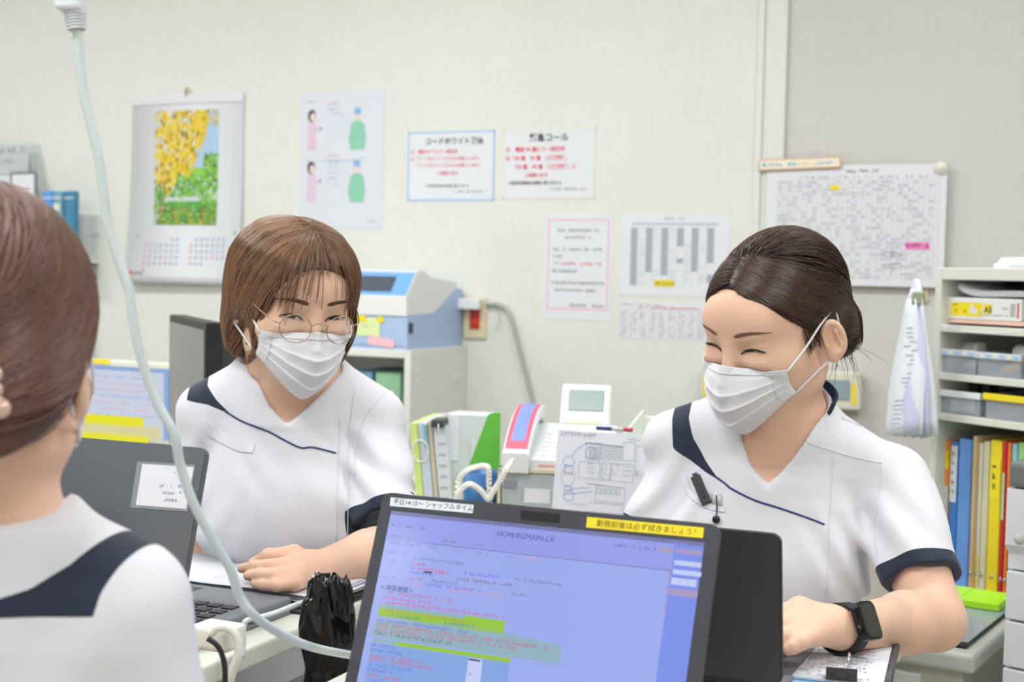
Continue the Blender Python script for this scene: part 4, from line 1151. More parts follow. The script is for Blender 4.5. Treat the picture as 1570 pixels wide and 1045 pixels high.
# calendar with a garden picture
def calendar():
    x0, x1, z0, z1 = -3.012, -2.575, 1.088, 1.696
    cx = (x0 + x1) / 2; w, h = x1 - x0, z1 - z0
    t = thing('wall_calendar', 'white hanging wall calendar with a yellow and green garden picture', 'calendar', (cx, YW, z1))
    n = 24; V = []; 
    for i in range(n + 1):
        f = i / n; y = -0.006 - 0.030 * f ** 3
        V += [(-w / 2 - 0.008 * f, y, -h * f), (w / 2, y * 0.8, -h * f)]
    o = obj('page', pydata(V, [(2 * i, 2 * i + 1, 2 * i + 3, 2 * i + 2) for i in range(n)]), PAPER, t, True); so = o.modifiers.new('t', 'SOLIDIFY'); so.thickness = 0.002
    MB().box((-w / 2 - 0.001, -0.012, -0.028), (w / 2 + 0.001, -0.003, 0.003), 0.002).build('binding_strip', mat('calendar_binding', s2l(228, 229, 236), 0.4), t)
    MB().tube(smooth_path([(0, -0.012, -0.004), (0, -0.016, 0.012), (0, -0.010, 0.022), (0, -0.002, 0.018)], 4), 0.0025, 6).build('hook', mat('brass', s2l(170, 160, 120), 0.4, 0.7), t)
    MB().lathe([(0.0001, 0), (0.011, 0), (0.011, 0.004), (0.0001, 0.006)], 16, mtx=Matrix.Translation((0, -0.0005, 0.016)) @ Matrix.Rotation(math.pi / 2, 4, 'X')).build('hook_plate', IVORY, t)
    # picture
    px0, px1 = Py(241, 170, YW)[0] - cx, Py(338, 170, YW)[0] - cx; pz1, pz0 = Py(290, 169, YW)[2] - z1, Py(290, 345, YW)[2] - z1
    pw, ph = px1 - px0, pz1 - pz0
    def lift(z): f = -z / h; return -0.006 - 0.030 * f ** 3 - 0.0012
    cols = {'yellow': (240, 208, 60), 'amber': (222, 176, 50), 'olive': (120, 112, 50), 'sky': (176, 206, 236), 'lime': (150, 205, 84), 'green': (96, 168, 78), 'dark_green': (70, 118, 66), 'pond': (206, 218, 218), 'rust': (206, 140, 66), 'brown': (112, 84, 66)}
    pm = {k: mat('picture_' + k, s2l(*c), 0.7) for k, c in cols.items()}
    bs = {k: MB() for k in cols}
    def dab(u, v, su, sv, k, lay):
        a0, a1 = max(0, u - su), min(1, u + su); b0, b1 = max(0, v - sv), min(1, v + sv)
        if a1 <= a0 or b1 <= b0: return
        q = []
        for (a, b) in ((a0, b0), (a1, b0), (a1, b1), (a0, b1)):
            z = pz0 + b * ph; q.append((px0 + a * pw, lift(z) - 0.00012 * lay, z))
        bs[k].add(q, [(0, 1, 2, 3)])
    for j in range(24): dab(0.5, (j + .5) / 24, 0.5, 1 / 48 + .001, 'sky' if j > 11 else ('lime' if j > 8 else 'pond' if j > 4 else 'green'), 0)
    r = random.Random(8)
    for i in range(2300):
        u, v = r.random(), r.random(); e = 0.62 + 0.3 * r.random(); lay = 1 + i % 7
        if v > 0.32 + 0.62 * max(0, u - 0.25) ** 1.1 + 0.05 * math.sin(u * 20):
            if u < 0.72 + 0.25 * (v - .5): dab(u, v, 0.012, 0.022, r.choices(['yellow', 'amber', 'olive', 'dark_green', 'sky'], [14, 3, 1.4, 1, .5])[0], lay)
            elif v > 0.88: dab(u, v, 0.012, 0.02, r.choice(['yellow', 'amber', 'sky']), lay)
        elif v > 0.25:
            if u > 0.78 and v < 0.62 or v < 0.45: dab(u, v, 0.018, 0.012, r.choices(['lime', 'green', 'dark_green', 'pond'], [6, 4, 1.5, .5])[0], lay)
        elif v > 0.15:
            if abs(u - 0.45) > 0.28 or r.random() < 0.1: dab(u, v, 0.018, 0.010, r.choices(['lime', 'green', 'dark_green'], [5, 3, 1])[0], lay)
        else: dab(u, v, 0.013, 0.008, r.choices(['lime', 'green', 'dark_green', 'rust', 'olive', 'yellow', 'pond'], [4, 4, 3, 3, 2, 2, .6])[0], lay)
    for u in (0.10, 0.17): 
        for k in range(14): dab(u + 0.01 * math.sin(k), 0.12 + k * 0.02, 0.008, 0.014, 'brown', 9)
    for k, b in bs.items():
        if b.f: b.build('picture', pm[k], t)['kind'] = 'stuff'
    # two month grids of figures
    g = MB(); gr = MB(); gb = MB()
    for (cx0, days, st) in ((228, 31, 5), (298, 30, 1)):
        for d in range(days):
            c = (d + st) % 7; rw = (d + st) // 7
            p = Py(cx0 + c * 8.2, 369 + rw * 9.2, YW); x, z = p[0] - cx, p[2] - z1; y = lift(z) - 0.001
            (gr if c == 0 or (rw == 3 and c == 4) else gb if c == 6 else g).add([(x, y, z), (x + 0.007, y, z), (x + 0.007, y, z + 0.009), (x, y, z + 0.009)], [(0, 1, 2, 3)])
    g.build('date_figures', mat('ink_pale', s2l(176, 180, 198), 0.7), t)['kind'] = 'stuff'; gr.build('sunday_figures', mat('ink_pale_red', s2l(238, 160, 168), 0.7), t)['kind'] = 'stuff'; gb.build('saturday_figures', mat('ink_pale_blue', s2l(160, 178, 226), 0.7), t)['kind'] = 'stuff'
    for (a, b) in ((216, 366), (364, 360)):
        p = Py(a, b, YW); V, Fs = text_mesh('5' if a < 300 else '6', 0.022); MB().add([(p[0] - cx + v[0], lift(p[2] - z1) - 0.001, p[2] - z1 + v[1]) for v in V], Fs).build('month_figure', INKG, t)
    p = Py(208, 420, YW); x, z = p[0] - cx, p[2] - z1; y = lift(z) - 0.001
    MB().add([(x, y, z), (x + .012, y, z), (x + .012, y, z + .012), (x, y, z + .012)], [(0, 1, 2, 3)]).build('maker_mark', INKR, t)
    MB().add([(x + .016, y, z), (x + .055, y, z), (x + .055, y, z + .008), (x + .016, y, z + .008)], [(0, 1, 2, 3)]).build('maker_print', INKG, t)
calendar()

# poster with drawings of hospital staff
t, s, w, h = wall_sheet('instruction_poster', 'pale glossy poster with two pairs of drawn figures in pink and green uniforms', 'poster', -2.362, -2.066, 1.268, 1.690, mat('poster_film', s2l(226, 228, 238), 0.25))
cP, cG, cB, cS, cH = (mat('print_' + n, s2l(*c), 0.6) for n, c in (('pink', (226, 200, 222)), ('green', (146, 208, 180)), ('sky_cap', (128, 188, 238)), ('skin_tone', (240, 214, 206)), ('hair_ink', (70, 66, 84))))
def fig(s, cx, cy, kind):
    if kind == 0:
        s.ell(cx, cy + 0.052, 0.0145, 0.020, cH); s.ell(cx + 0.004, cy + 0.048, 0.0095, 0.013, cS, 2)
        s.poly([(cx - 0.012, cy + 0.03), (cx + 0.014, cy + 0.03), (cx + 0.018, cy - 0.055), (cx - 0.016, cy - 0.055)], cP); s.poly([(cx + 0.010, cy + 0.026), (cx + 0.032, cy + 0.012), (cx + 0.030, cy + 0.002), (cx + 0.008, cy + 0.010)], cP, 2)
        s.ell(cx + 0.033, cy + 0.012, 0.004, 0.007, cB, 2)
    else:
        s.ell(cx, cy + 0.052, 0.012, 0.017, cS); s.poly([(cx - 0.013, cy + 0.054), (cx + 0.013, cy + 0.054), (cx + 0.011, cy + 0.070), (cx, cy + 0.074), (cx - 0.011, cy + 0.070)], cB, 2)
        s.poly([(cx - 0.010, cy + 0.034), (cx + 0.010, cy + 0.034), (cx + 0.025, cy + 0.022), (cx + 0.026, cy - 0.055), (cx - 0.026, cy - 0.055), (cx - 0.025, cy + 0.022)], cG)
        for k in (-1, 1): s.poly([(cx + k * 0.022, cy + 0.024), (cx + k * 0.031, cy - 0.02), (cx + k * 0.030, cy - 0.035), (cx + k * 0.020, cy - 0.030)], cG, 2)
for cy, k in ((0.085, 0), (-0.075, 1)):
    fig(s, -0.108, cy, 0); fig(s, 0.056, cy, 1)
    s.scribble(-0.05, -0.005, cy + 0.085, 0.007, mat('print_rose', s2l(236, 150, 190), 0.6), rg)
    s.scribble(-0.05, -0.01, cy + 0.068, 0.006, cB, rg); s.scribble(-0.05, 0.0, cy + 0.056, 0.006, cB, rg); s.scribble(0.065, 0.083, cy + 0.078, 0.006, cB, rg)
    s.frame(-0.055, cy - 0.02 - 0.04 * k, 0.014, cy + 0.052, 0.001, mat('print_line_blue', s2l(196, 210, 236), 0.6)); s.frame(-0.005, cy + 0.028, 0.034, cy + 0.046, 0.001, MATS['print_line_blue'])
    for q in range(3 * k): s.scribble(-0.045, -0.01, cy + 0.034 - q * 0.018, 0.007, cB, rg)
s.scribble(-0.125, 0.07, -0.005, 0.005, cB, rg); s.scribble(-0.125, -0.09, 0.178, 0.006, INKG, rg); s.scribble(0.09, 0.125, -0.19, 0.005, INKG, rg)
s.rect(-0.066, 0.118, 0.02, 0.122, PAPER); s.done()

# notice with blue border
BLUEB = mat('border_blue', s2l(150, 196, 240), 0.6); CREAMB = mat('border_cream', s2l(236, 224, 206), 0.6); PINKB = mat('border_pink', s2l(244, 170, 188), 0.6)
t, s, w, h = wall_sheet('notice_sheet', 'white notice in a blue border, headed in black above red lines', 'notice', -1.982, -1.693, 1.352, 1.559)
s.frame(-w / 2 + .001, -h / 2 + .001, w / 2 - .001, h / 2 - .001, 0.0042, BLUEB)
s.text('コードホワイト発信', 0.01, 0.066, 0.0215, INK, 'CENTER', 0.0005)
s.text('①　電話 99 番にて一斉放送', -0.135, 0.039, 0.0125, INKR, bold=0.0002); s.text('②「コードホワイト 〇〇〇にお願いします」', -0.135, 0.018, 0.0118, INKR, bold=0.0002)
s.text('「コードホワイト 〇〇〇にお願いします」', -0.118, -0.002, 0.0115, INKR, bold=0.0002); s.text('２回繰り返す', -0.045, -0.025, 0.0118, INKR, bold=0.0002)
s.text('＊保安従事者は現場に駆け付ける', -0.085, -0.062, 0.0098, INK); s.scribble(0.015, 0.13, -0.078, 0.0058, INK, rg); s.done()
# notice with cream border
t, s, w, h = wall_sheet('notice_sheet', 'white notice in a thin cream border with large red lines, beside the blue-bordered notice', 'notice', -1.668, -1.379, 1.357, 1.560)
s.frame(-w / 2 + .001, -h / 2 + .001, w / 2 - .001, h / 2 - .001, 0.0035, CREAMB)
s.text('緊急コール', 0.0, 0.066, 0.0245, INK, 'CENTER', 0.0007)
s.text('①　電話 99 番にて一斉放送', -0.135, 0.036, 0.0155, INKR, bold=0.0004, xs=0.95); s.text('②「99 番　99 番　〇〇病棟」', -0.135, 0.011, 0.0155, INKR, bold=0.0004, xs=0.95)
s.text('　「99 番　99 番　〇〇病棟」と', -0.128, -0.014, 0.0155, INKR, bold=0.0004, xs=0.95); s.text('２回繰り返す', -0.075, -0.037, 0.0125, INKR, bold=0.0003)
s.text('＊医療従事者は現場に駆け付ける', -0.125, -0.059, 0.0112, INK, bold=0.0002); s.scribble(0.0, 0.12, -0.076, 0.0062, INK, rg); s.done()
# pink bordered notice
t, s, w, h = wall_sheet('notice_sheet', 'portrait white notice in a pink border with rows of small text', 'notice', -1.532, -1.322, 1.012, 1.316)
s.frame(-0.092, -0.122, 0.094, 0.135, 0.0028, PINKB)
for z, a, b, m, hh in ((0.10, -.062, .064, INK, .0078), (0.080, -.04, .036, INK, .0078), (0.046, -.076, .076, INK, .0078), (0.026, -.076, -.045, INK, .0078), (0.004, -.078, -.055, INK, .008), (0.004, -.05, .072, INKR, .0095), (-0.016, -.078, 0, INK, .0078), (-0.050, -.08, .08, INK, .008), (-0.071, -.08, .07, INK, .008), (-0.114, -.03, .08, INK, .0085)):
    s.scribble(a, b, z, hh, m, rg)
s.done()
# roster sheets
TABL = mat('table_rule', s2l(196, 198, 208), 0.7); TABG = mat('table_grey_fill', s2l(172, 176, 186), 0.7)
t, s, w, h = wall_sheet('table_sheet', 'white sheet of ruled columns with grey bars and one yellow label', 'sheet', -1.298, -0.984, 1.086, 1.316)
s.scribble(-0.03, 0.03, 0.098, 0.006, INKG, rg); s.rect(-0.125, 0.0845, 0.125, 0.088, TABG)
for i in range(12): s.rect(-0.127 + i * 0.022, -0.088, -0.1262 + i * 0.022, 0.083, TABL)
for x, a, b in ((-0.126, -0.085, 0.076), (-0.082, -0.048, 0.076), (-0.037, -0.056, 0.076), (0.008, 0.025, 0.076), (0.008, -0.022, -0.008), (0.050, -0.044, 0.076), (0.094, -0.02, 0.076), (0.096, -0.075, -0.052)): s.rect(x, a, x + 0.0185, b, TABG)
for i in range(5):
    for k in range(22): 
        if rg.random() < .55: s.scribble(-0.100 + i * 0.044, -0.086 + i * 0.044, -0.08 + k * 0.0072, 0.004, TABL, rg)
s.rect(-0.056, -0.087, 0.004, -0.069, YELLOW, 3); s.scribble(-0.052, 0.0, -0.083, 0.009, INK, rg, k=4); s.done()
t, s, w, h = wall_sheet('table_sheet', 'low white sheet of small columns under a red heading line', 'sheet', -1.294, -1.010, 0.966, 1.070)
s.scribble(-0.14, -0.02, 0.040, 0.006, INKG, rg); s.scribble(-0.09, 0.09, 0.032, 0.007, INKR, rg)
for i in range(10):
    for k in range(11): s.scribble(-0.138 + i * 0.028, -0.12 + i * 0.028, -0.046 + k * 0.0068, 0.0045, INKG, rg, 0.6)
    s.rect(-0.14 + i * 0.028, -0.05, -0.139 + i * 0.028, 0.03, TABL)
s.done()
t, s, w, h = wall_sheet('duty_schedule', 'large ruled duty schedule sheet with yellow and pink labels', 'schedule', -0.886, -0.421, 1.128, 1.444, off=0.009)
for i in range(33): s.rect(-0.20 + i * 0.013, -0.14, -0.1994 + i * 0.013, 0.118, TABL)
for k in range(27): s.rect(-0.20, -0.14 + k * 0.0099, 0.216, -0.1395 + k * 0.0099, TABL)
for i in range(31):
    for k in range(26):
        if rg.random() < .5: s.scribble(-0.199 + i * 0.013, -0.188 + i * 0.013, -0.138 + k * 0.0099, 0.0052, INKG, rg)
s.scribble(-0.02, 0.06, 0.137, 0.008, INK, rg, .6); s.scribble(-0.15, 0.2, 0.122, 0.006, INKG, rg, .5)
for x0, y0, x1, y1, m in ((-0.063, 0.092, -0.037, 0.104, YELLOW), (0.135, -0.062, 0.196, -0.043, mat('pink_label', s2l(246, 130, 196), 0.6)), (-0.06, -0.147, -0.003, -0.134, YELLOW)):
    s.rect(x0, y0, x1, y1, m, 3)
s.scribble(0.138, 0.19, -0.056, 0.009, INK, rg, k=4)
for cx, cy in ((0.09, -0.075), (0.09, -0.105)): s.curve([(cx + 0.02 * math.cos(q * .7) + q * .002, cy + 0.006 * math.sin(q * .7)) for q in range(16)], 0.0010, INK)
s.done()
# magnets
t = thing('magnet_strip', 'cream magnetic strip with an orange edge holding the duty schedule', 'magnet', (-0.797, YW - 0.014, 1.447)); t.rotation_euler = (0, math.radians(-1.5), 0)
MB().box((-0.109, -0.005, -0.014), (0.109, 0, 0.014), 0.001).build('strip', mat('strip_orange', s2l(222, 170, 130), 0.5), t)
MB().box((-0.106, -0.0058, -0.0115), (0.106, -0.001, 0.0115), 0.0006).build('strip_face', mat('strip_cream', s2l(246, 236, 214), 0.5), t)
s = Sheet(t, Matrix.Translation((0, -0.0058, 0)) @ M_WALL, 0.0003); s.ell(-0.094, 0, .006, .006, mat('print_teal', s2l(120, 196, 214), .6)); s.scribble(-0.084, -0.036, -0.005, 0.010, mat('print_cyan', s2l(96, 170, 230), .6), rg); s.ell(-0.026, 0, .005, .005, MATS['print_teal']); s.ell(-0.014, 0, .005, .005, MATS['print_teal']); s.scribble(-0.008, 0.036, -0.004, 0.008, CREAMB, rg); s.text('♪', 0.042, -0.005, 0.014, MATS['print_cyan']); s.scribble(0.052, 0.10, -0.005, 0.009, MATS['print_cyan'], rg); s.done()
t = thing('round_magnet', 'round white magnet at the top corner of the duty schedule', 'magnet', Py(1443, 257, YW - 0.01))
MB().lathe([(0.0001, 0), (0.0155, 0), (0.0165, 0.004), (0.015, 0.009), (0.010, 0.0105), (0.0001, 0.0108)], 24, mtx=Matrix.Rotation(math.pi / 2, 4, 'X')).build('magnet_body', mat('magnet_white', s2l(236, 234, 222), 0.4), t)
MB().lathe([(0.0001, 0.0106), (0.009, 0.0106), (0.0085, 0.0125), (0.0001, 0.0128)], 20, mtx=Matrix.Rotation(math.pi / 2, 4, 'X')).build('magnet_grip', mat('magnet_white', s2l(236, 234, 222), 0.4), t)
p = Py(1411, 438, YW + 0.005)
t = thing('switch_plate', 'small beige plate with a hook on the wall by the shelf', 'plate', (p[0], YW + 0.012, p[2]))
MB().box((-0.021, -0.010, -0.042), (0.021, 0, 0.040), 0.003).build('plate', mat('beige_plate', s2l(226, 208, 172), 0.6, noise=.05), t)
MB().tube(smooth_path([(0.004, -0.011, -0.012), (0.008, -0.02, -0.016), (0.004, -0.022, -0.026), (-0.003, -0.018, -0.024)], 4), 0.0016, 6).build('hook', STEEL, t)
MB().box((-0.012, -0.0106, -0.006), (0.002, -0.0098, 0.0)).build('plate_mark', mat('mark_tan', s2l(190, 160, 120), .6), t)

# power outlet, its plug and cable
p = Py(730, 487, YW)
t = thing('power_outlet', 'ivory wall outlet with red sockets below a white adapter', 'outlet', (p[0], YW, p[2]))
MB().box((-0.037, -0.009, -0.062), (0.037, 0, 0.062), 0.004).build('plate', mat('outlet_ivory', s2l(226, 214, 178), 0.45), t)
rd = mat('socket_red', s2l(206, 66, 44), 0.4)
MB().box((-0.017, -0.012, -0.034), (0.017, -0.008, 0.030), 0.002).build('red_socket', rd, t)
for z in (-0.022, 0.006):
    for x in (-0.006, 0.006): MB().box((x - 0.0012, -0.0125, z - 0.006), (x + 0.0012, -0.0115, z + 0.006)).build('socket_slot', BLACKP, t)
t2 = thing('plug_adapter', 'white plug adapter in the wall outlet with grey cable leaving it', 'adapter', (p[0] - 0.004, YW - 0.012, p[2] + 0.040))
MB().box((-0.040, -0.030, -0.015), (0.030, 0, 0.017), 0.005).build('adapter_body', mat('adapter_white', s2l(238, 238, 238), 0.4), t2)
MB().box((-0.056, -0.022, -0.010), (-0.040, -0.006, 0.010), 0.003).build('adapter_end', LGREY, t2)
q0 = np.array([p[0] - 0.004, YW - 0.012, p[2] + 0.040])
def wpts(l, y): return [Py(a, b, y) - q0 for a, b in l]
MB().tube(smooth_path(wpts([(745, 466), (765, 467), (780, 480), (792, 520), (805, 570), (815, 610), (820, 640)], YW - 0.012), 6), 0.0062, 8).build('cable', mat('cable_grey', s2l(178, 178, 170), 0.6), t2)
MB().tube(smooth_path(wpts([(755, 466), (766, 480), (764, 500), (757, 506)], YW - 0.015), 5), 0.0011, 6).build('earth_wire', mat('wire_green', s2l(120, 176, 140), 0.6), t2)
MB().tube(smooth_path(wpts([(718, 466), (706, 462), (696, 468), (690, 478)], YW - 0.02), 5), 0.004, 8).build('cable', mat('cable_white', s2l(214, 212, 200), 0.6), t2)

# wall panel phone behind the dark-haired person
p = Py(1199, 592, YW)
t = thing('wall_terminal', 'ivory wall terminal with a small grey screen and yellow edge labels', 'terminal', (p[0], YW, p[2]))
MB().box((-0.212, -0.04, -0.05), (0.214, 0, 0.050), 0.006).build('housing', IVORY, t)
MB().box((0.118, -0.042, -0.026), (0.188, -0.039, 0.028), 0.002).build('screen', mat('lcd_grey', s2l(150, 166, 172), 0.25), t)
for x in (-0.208, 0.192): MB().box((x, -0.0415, -0.036), (x + 0.012, -0.039, 0.018)).build('edge_label', YELLOW, t)
for i in range(3): MB().box((-0.15 + i * 0.05, -0.044, -0.02), (-0.115 + i * 0.05, -0.039, 0.0), 0.002).build('button', LGREY, t)

# wall rack with files at the far left
p0 = Py(0, 222, YW - 0.03); p1 = Py(62, 262, YW - 0.03)
t = thing('clear_wall_pocket', 'clear acrylic wall pocket holding scribbled sheets', 'wall pocket', (Py(20, 260, YW)[0], YW, Py(20, 260, YW)[2]))
ACR = mat('clear_acrylic', s2l(225, 230, 232), 0.1, alpha=0.35)
lc = np.array(t.location)
MB().box((-0.16, -0.05, -0.02), (0.118, -0.045, 0.085), 0.002).build('front_panel', ACR, t)
MB().box((-0.16, -0.05, -0.14), (0.150, -0.002, -0.135), 0.001).build('tray_base', ACR, t)
MB().box((-0.155, -0.040, -0.10), (0.105, -0.036, 0.082)).build('sheet', PAPER, t)
MB().prism([(0.118, 0.085), (0.122, 0.085), (0.165, -0.10), (0.150, -0.14), (0.146, -0.14)], -0.05, -0.002, 'y').build('side_panel', ACR, t)
s = Sheet(t, Matrix.Translation((0, -0.0505, 0)) @ M_WALL, 0.0004); s.scribble(-0.14, 0.10, 0.055, 0.018, INKG, rg, .6); s.scribble(-0.14, 0.05, 0.02, 0.010, mat('ink_sky', s2l(120, 170, 200), .6), rg, .5); s.done()
t = thing('framed_card', 'small grey framed card with a red scrawl in the wall pocket', 'card', Py(39, 290, YW - 0.075))
MB().box((-0.062, -0.006, -0.055), (0.052, 0, 0.058), 0.006).build('card_frame', mat('frame_grey', s2l(128, 134, 140), 0.5), t); MB().box((-0.054, -0.0075, -0.05), (0.044, -0.001, 0.050), 0.003).build('card_face', PAPER, t)
s = Sheet(t, Matrix.Translation((0, -0.0075, 0)) @ M_WALL, 0.0004); s.curve([(-0.05 + i * 0.006, 0.006 + 0.004 * math.sin(i * 1.7) - i * .0006) for i in range(14)], 0.006, mat('ink_faded_red', s2l(220, 150, 150), .6)); s.done()
for i, (a, lab, c) in enumerate(((82, 'bright blue file case in the wall rack', (92, 160, 236)), (97, 'pale teal file case with a cream label in the wall rack', (118, 172, 196)), (115, 'dark teal file case at the end of the wall rack', (70, 138, 176)))):
    p = Py(a, 345, YW - 0.09)
    t = thing('file_case', lab, 'file case', (p[0], p[1], p[2]), 0, 'file cases in the wall rack')
    MB().box((-0.019, -0.03, -0.115), (0.019, 0.0, 0.112), 0.005).build('case_body', mat('file_blue_%d' % i, s2l(*c), 0.35), t)
    MB().box((-0.019, -0.032, 0.086), (0.019, -0.028, 0.090)).build('elastic_band', PAPER, t)
    if i == 1: MB().box((-0.014, -0.0315, 0.045), (0.012, -0.0295, 0.070)).build('spine_label', IVORY, t)
p = Py(98, 345, YW - 0.09)
t = thing('wire_rack', 'white wire rack on the wall under the blue file cases', 'rack', (p[0], YW, p[2] - 0.119))
MB().box((-0.075, -0.130, -0.006), (0.075, 0, 0.003), 0.001).build('rack_floor', WHITE, t); MB().box((-0.075, -0.006, 0.003), (0.075, 0, 0.16), 0.001).build('rack_back', WHITE, t)
for z in (0.03, 0.075): MB().tube([(-0.075, -0.128, z), (0.075, -0.128, z)], 0.002, 6).build('rack_wire', STEEL, t)
for x in (-0.075, 0.075): MB().tube([(x, -0.128, 0), (x, -0.128, 0.075), (x, -0.004, 0.09)], 0.002, 6).build('rack_wire', STEEL, t)
t = thing('grab_rail', 'grey rail with a bracket fixed below the wall rack', 'rail', Py(141, 418, YW))
MB().box((-0.045, -0.05, -0.022), (0.025, 0, 0.026), 0.010, 3).build('bracket', mat('rail_grey', s2l(150, 154, 156), 0.4), t)
MB().tube([(0.005, -0.03, -0.01), (0.005, -0.03, -0.36)], 0.010, 10).build('rail', mat('rail_silver', s2l(188, 190, 188), 0.35, 0.3), t); MB().tube([(-0.024, -0.03, -0.01), (-0.024, -0.03, -0.36)], 0.006, 8).build('rail', MATS['rail_silver'], t)
# ------------------------------------------------------------------ counter, cabinet and equipment behind the people
CZ = 0.68
def counter():
    t = thing('back_counter', 'long pale counter carrying the monitors, phone and files behind the seated people', 'counter', (-1.6, 2.58, 0))
    MB().box((-1.0, -0.40, CZ - 0.028), (0.96, 0.40, CZ), 0.004).build('worktop', mat('counter_top', s2l(222, 220, 206), 0.45, noise=.03), t)
    for x in (-0.98, -0.15, 0.93): MB().box((x, -0.36, 0), (x + 0.025, 0.38, CZ - 0.028), 0.002).build('panel_leg', IVORY, t)
    for i, z in enumerate((0.10, 0.29, 0.47)):
        for x in (-0.11, 0.42):
            MB().box((x, -0.375, z), (x + 0.49, -0.355, z + 0.17), 0.004).build('drawer', mat('counter_drawer', s2l(214, 212, 204), 0.5), t)
            MB().box((x + 0.01, -0.388, z + 0.145), (x + 0.48, -0.372, z + 0.158), 0.003).build('drawer_handle', STEEL, t)
counter()

def emit(name, rgb, k=1.0): return mat('screen_' + name, (0, 0, 0), 0.2, emit=s2l(*rgb), estr=k, spec=0.3)
# monitor with blue record page
def monitor_front():
    c = Py(195, 556, 2.74); tl = c[2]
    t = thing('desktop_monitor', 'ivory framed monitor showing a blue page with yellow bars, behind the grey laptop', 'monitor', (c[0] - 0.02, 2.74, CZ))
    w2 = 0.19; h0, h1 = 0.035, tl - CZ + 0.004
    MB().box((-w2, 0, 0.02), (w2, 0.035, h1), 0.004).build('bezel', mat('monitor_ivory', s2l(220, 220, 206), 0.45), t)
    MB().box((-0.06, 0.01, 0.0), (0.06, 0.05, h1 - 0.05), 0.006).build('stand_neck', LGREY, t); MB().box((-0.12, -0.06, 0), (0.12, 0.10, 0.012), 0.004).build('stand_foot', LGREY, t)
    M = Matrix.Translation((0, 0, 0)) @ M_WALL
    s = Sheet(t, Matrix.Translation((0, -0.0002, 0)) @ M_WALL, 0.0006)
    loc = lambda a, b: (Py(a, b, 2.74)[0] - t.location.x, Py(a, b, 2.74)[2] - CZ)
    s.rect(-w2 + 0.012, 0.03, w2 - 0.012, h1 - 0.014, emit('sky', (140, 170, 214)))
    x0, y0 = loc(120, 690); x1, y1 = loc(252, 572)
    s.rect(max(x0, -w2 + .014), max(y0 - .04, .032), x1, y1, emit('pale', (200, 208, 224)), 2)
    r = random.Random(3)
    for k in range(9): s.scribble(x0 + .05 + .02 * (k % 2), x1 - 0.02 - 0.05 * r.random(), y1 - 0.02 - k * 0.016, 0.006, emit('rose', (226, 150, 170)) if k % 3 else emit('bluetext', (140, 150, 220)), r, .8, 3)
    for (a, b, c2, d, m) in ((125, 640, 221, 650, emit('yellow', (230, 226, 40))), (125, 656, 248, 664, emit('sand', (214, 208, 160))), (125, 668, 228, 674, emit('yellow', (230, 226, 40)))):
        p, q = loc(a, d), loc(c2, b); s.rect(p[0], p[1], q[0], q[1], m, 4)
    p, q = loc(258, 690), loc(268, 575); s.rect(p[0], max(p[1] - .04, .032), min(q[0] + .05, w2 - .013), q[1], emit('sidebar', (126, 156, 216)), 2)
    s.done('screen_image')
    MB().box((-0.02 + loc(152, 556)[0], -0.003, h1 - 0.010), (loc(168, 556)[0], 0, h1 + 0.002)).build('note_tab', YELLOW, t)
monitor_front()

def monitor_side():
    near = P(306, 494, 2.38)
    t = thing('desktop_monitor', 'black monitor turned aside, seen nearly edge-on by the short-haired person', 'monitor', (near[0] - 0.36 * 0.69 * 0.55, near[1] + 0.36 * 0.72 * 0.55, CZ), math.radians(-43))
    top = near[2] - CZ; w2 = 0.20
    MB().box((-w2, 0, top - 0.30), (w2, 0.030, top), 0.003).build('bezel', BLACKP, t)
    MB().box((-w2 + 0.014, -0.0012, top - 0.28), (w2 - 0.014, 0.002, top - 0.014)).build('screen', mat('screen_dark', s2l(110, 112, 118), 0.12), t)
    MB().prism([(0.03, top - 0.27), (0.075, top - 0.24), (0.075, top - 0.07), (0.05, top - 0.03), (0.03, top - 0.02)], -0.13, 0.13, 'x').build('rear_housing', DGREY, t)
    MB().box((-0.03, 0.06, 0.0), (0.03, 0.10, top - 0.10), 0.005).build('stand_neck', BLACKP, t); MB().box((-0.11, -0.04, 0), (0.11, 0.15, 0.012), 0.004).build('stand_foot', BLACKP, t)
    MB().tube(smooth_path([(0.03, 0.08, top - 0.10), (0.06, 0.12, top - 0.12), (0.07, 0.10, top - 0.18)], 5), 0.006, 8).build('cable', BLACKP, t)
monitor_side()
t = thing('desk_bottle', 'small teal spray bottle with black cap between the laptop and the short-haired person', 'bottle', P(331, 795, 2.42) * np.array([1, 1, 0]) + np.array([0, 0, CZ]))
MB().lathe([(0.0001, 0), (0.022, 0), (0.023, 0.005), (0.023, 0.075), (0.010, 0.092), (0.010, 0.1), (0.0001, 0.1)], 20).build('bottle_body', mat('bottle_teal', s2l(40, 140, 140), 0.3), t); MB().lathe([(0.0001, 0.1), (0.012, 0.1), (0.012, 0.125), (0.0001, 0.127)], 16).build('bottle_cap', BLACKP, t)

